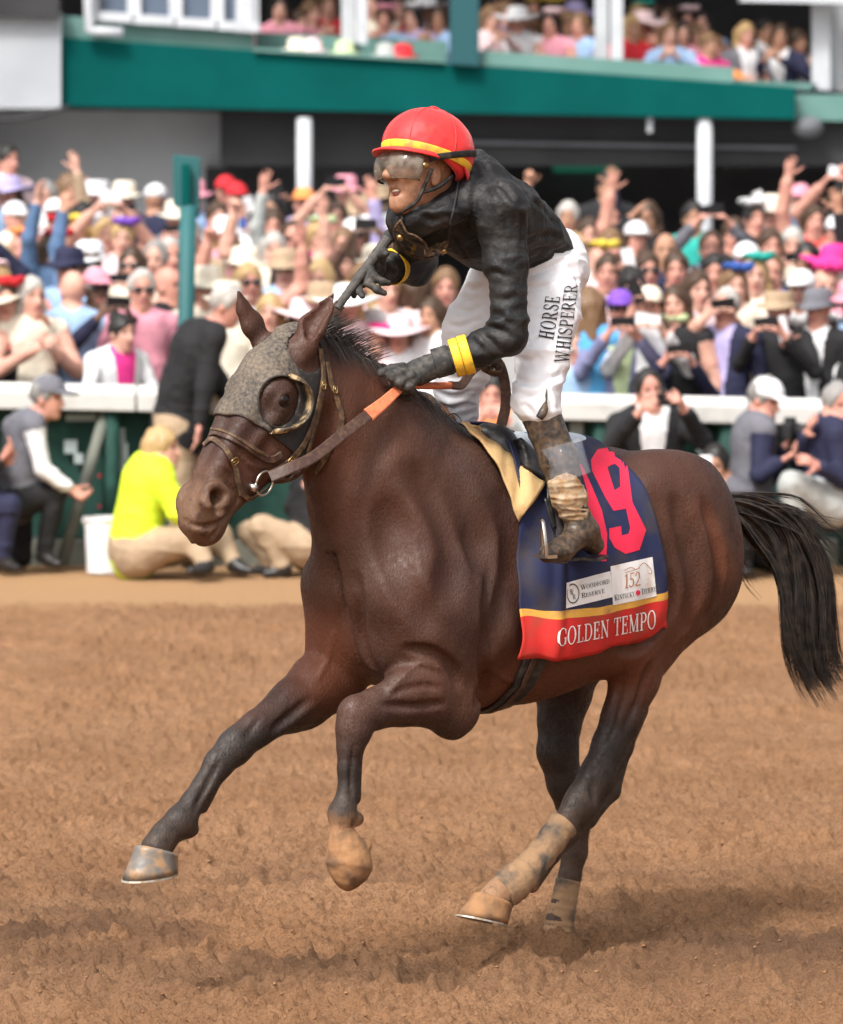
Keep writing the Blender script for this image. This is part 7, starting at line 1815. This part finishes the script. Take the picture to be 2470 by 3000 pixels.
posed(2235, 33.3, dict(hed=(2240, 1172, -.05), nek=(2215, 1238, 0), che=(2205, 1320, 0), wai=(2200, 1400, 0), pel=(2200, 1475, .02), shl=(2240, 1262, -.18), shr=(2195, 1262, .17), ell=(2225, 1390, -.24), wrl=(2288, 1352, -.26), elr=(2270, 1390, .12), wrr=(2305, 1310, .0),
      hil=(2205, 1490, -.09), hir=(2205, 1490, .09), knl=(2310, 1520, -.14), anl=(2250, 1640, -.12), tol=(2310, 1660, -.14), knr=(2280, 1640, .14), anr=(2160, 1640, .14), tor=(2120, 1655, .14)), (R(58), .35, 0),
      'photographer in white and grey cap, grey vest and navy sleeves looking down', 'g', 'k', None, 1, 'short', 'g', 'cap', 'w', sleeve_col='n', bulk=1.12, curlL=(30, 70, 70, 70, 70), palmL=(0, 0, 1), thumbL=(1, 0, .2))
camera_prop(2315, 1262, 33.2, R(62), 'black camera in the hands of the photographer in grey vest', False)
posed(2430, 33.1, dict(hed=(2455, 1190, -.05), nek=(2440, 1252, 0), che=(2430, 1330, 0), wai=(2425, 1400, 0), pel=(2430, 1470, .02), shl=(2455, 1275, -.18), shr=(2395, 1275, .17), ell=(2470, 1400, -.22), wrl=(2400, 1365, -.30), elr=(2340, 1350, .05), wrr=(2365, 1270, -.10),
      hil=(2440, 1480, -.09), hir=(2420, 1480, .09), knl=(2320, 1420, -.22), anl=(2340, 1640, -.18), tol=(2290, 1662, -.22), knr=(2290, 1500, .16), anr=(2340, 1650, .16), tor=(2290, 1662, .1)), (R(30), .15, 0),
      'grey haired person in navy jacket and khaki trousers at the right edge', 'n', 's', 'g', 1, 'receding', 'g', bulk=1.18)
posed(1450, 33.5, dict(hed=(1440, 1165, -.03), nek=(1446, 1228, 0), che=(1450, 1300, 0), wai=(1452, 1380, 0), pel=(1452, 1455, 0), shl=(1532, 1255, 0), shr=(1362, 1255, 0), ell=(1560, 1330, -.2), wrl=(1490, 1235, -.32), elr=(1340, 1330, -.2), wrr=(1405, 1235, -.32),
      hil=(1490, 1470, 0), hir=(1410, 1470, 0), knl=(1510, 1500, -.4), anl=(1510, 1640, -.3), tol=(1510, 1660, -.42), knr=(1390, 1640, -.1), anr=(1390, 1640, .3), tor=(1390, 1650, .42)), (0, 0, 0),
      'photographer in pale shirt with orange strap seen between the jockey legs', 's', 'k', 'o', 1, 'short', 'k', palmL=(-1, 0, 0), palmR=(1, 0, 0), thumbL=(0, .4, 1), thumbR=(0, .4, 1), curlL=(40, 70, 80, 85, 90), curlR=(40, 70, 80, 85, 90))
# white bucket
bk = empty('bucket', P(312, 1655, 33.3)); bk.location.z = 0.0; tag(bk, 'white plastic bucket behind the person in yellow', 'bucket')
prof = [(.115, .0), (.13, .30), (.138, .305), (.138, .325), (.128, .325), (.126, .30), (.112, .015)]
V_ = [(a*math.cos(t), a*math.sin(t), z) for a, z in prof for t in np.linspace(0, 2*math.pi, 24, endpoint=False)]
MB().add((V_, [[q*24+i, q*24+(i+1) % 24, (q+1)*24+(i+1) % 24, (q+1)*24+i] for q in range(6) for i in range(24)] + [[i for i in range(24)][::-1], [144+i for i in range(24)]])).build('pail', M_phonew, bk, smooth=False)
MB().add(tube([(0.14*math.cos(t), -.03, .31 - .10*math.sin(t)) for t in np.linspace(0, math.pi, 14)], .004, 6)).build('handle', M_steel, bk, smooth=True)
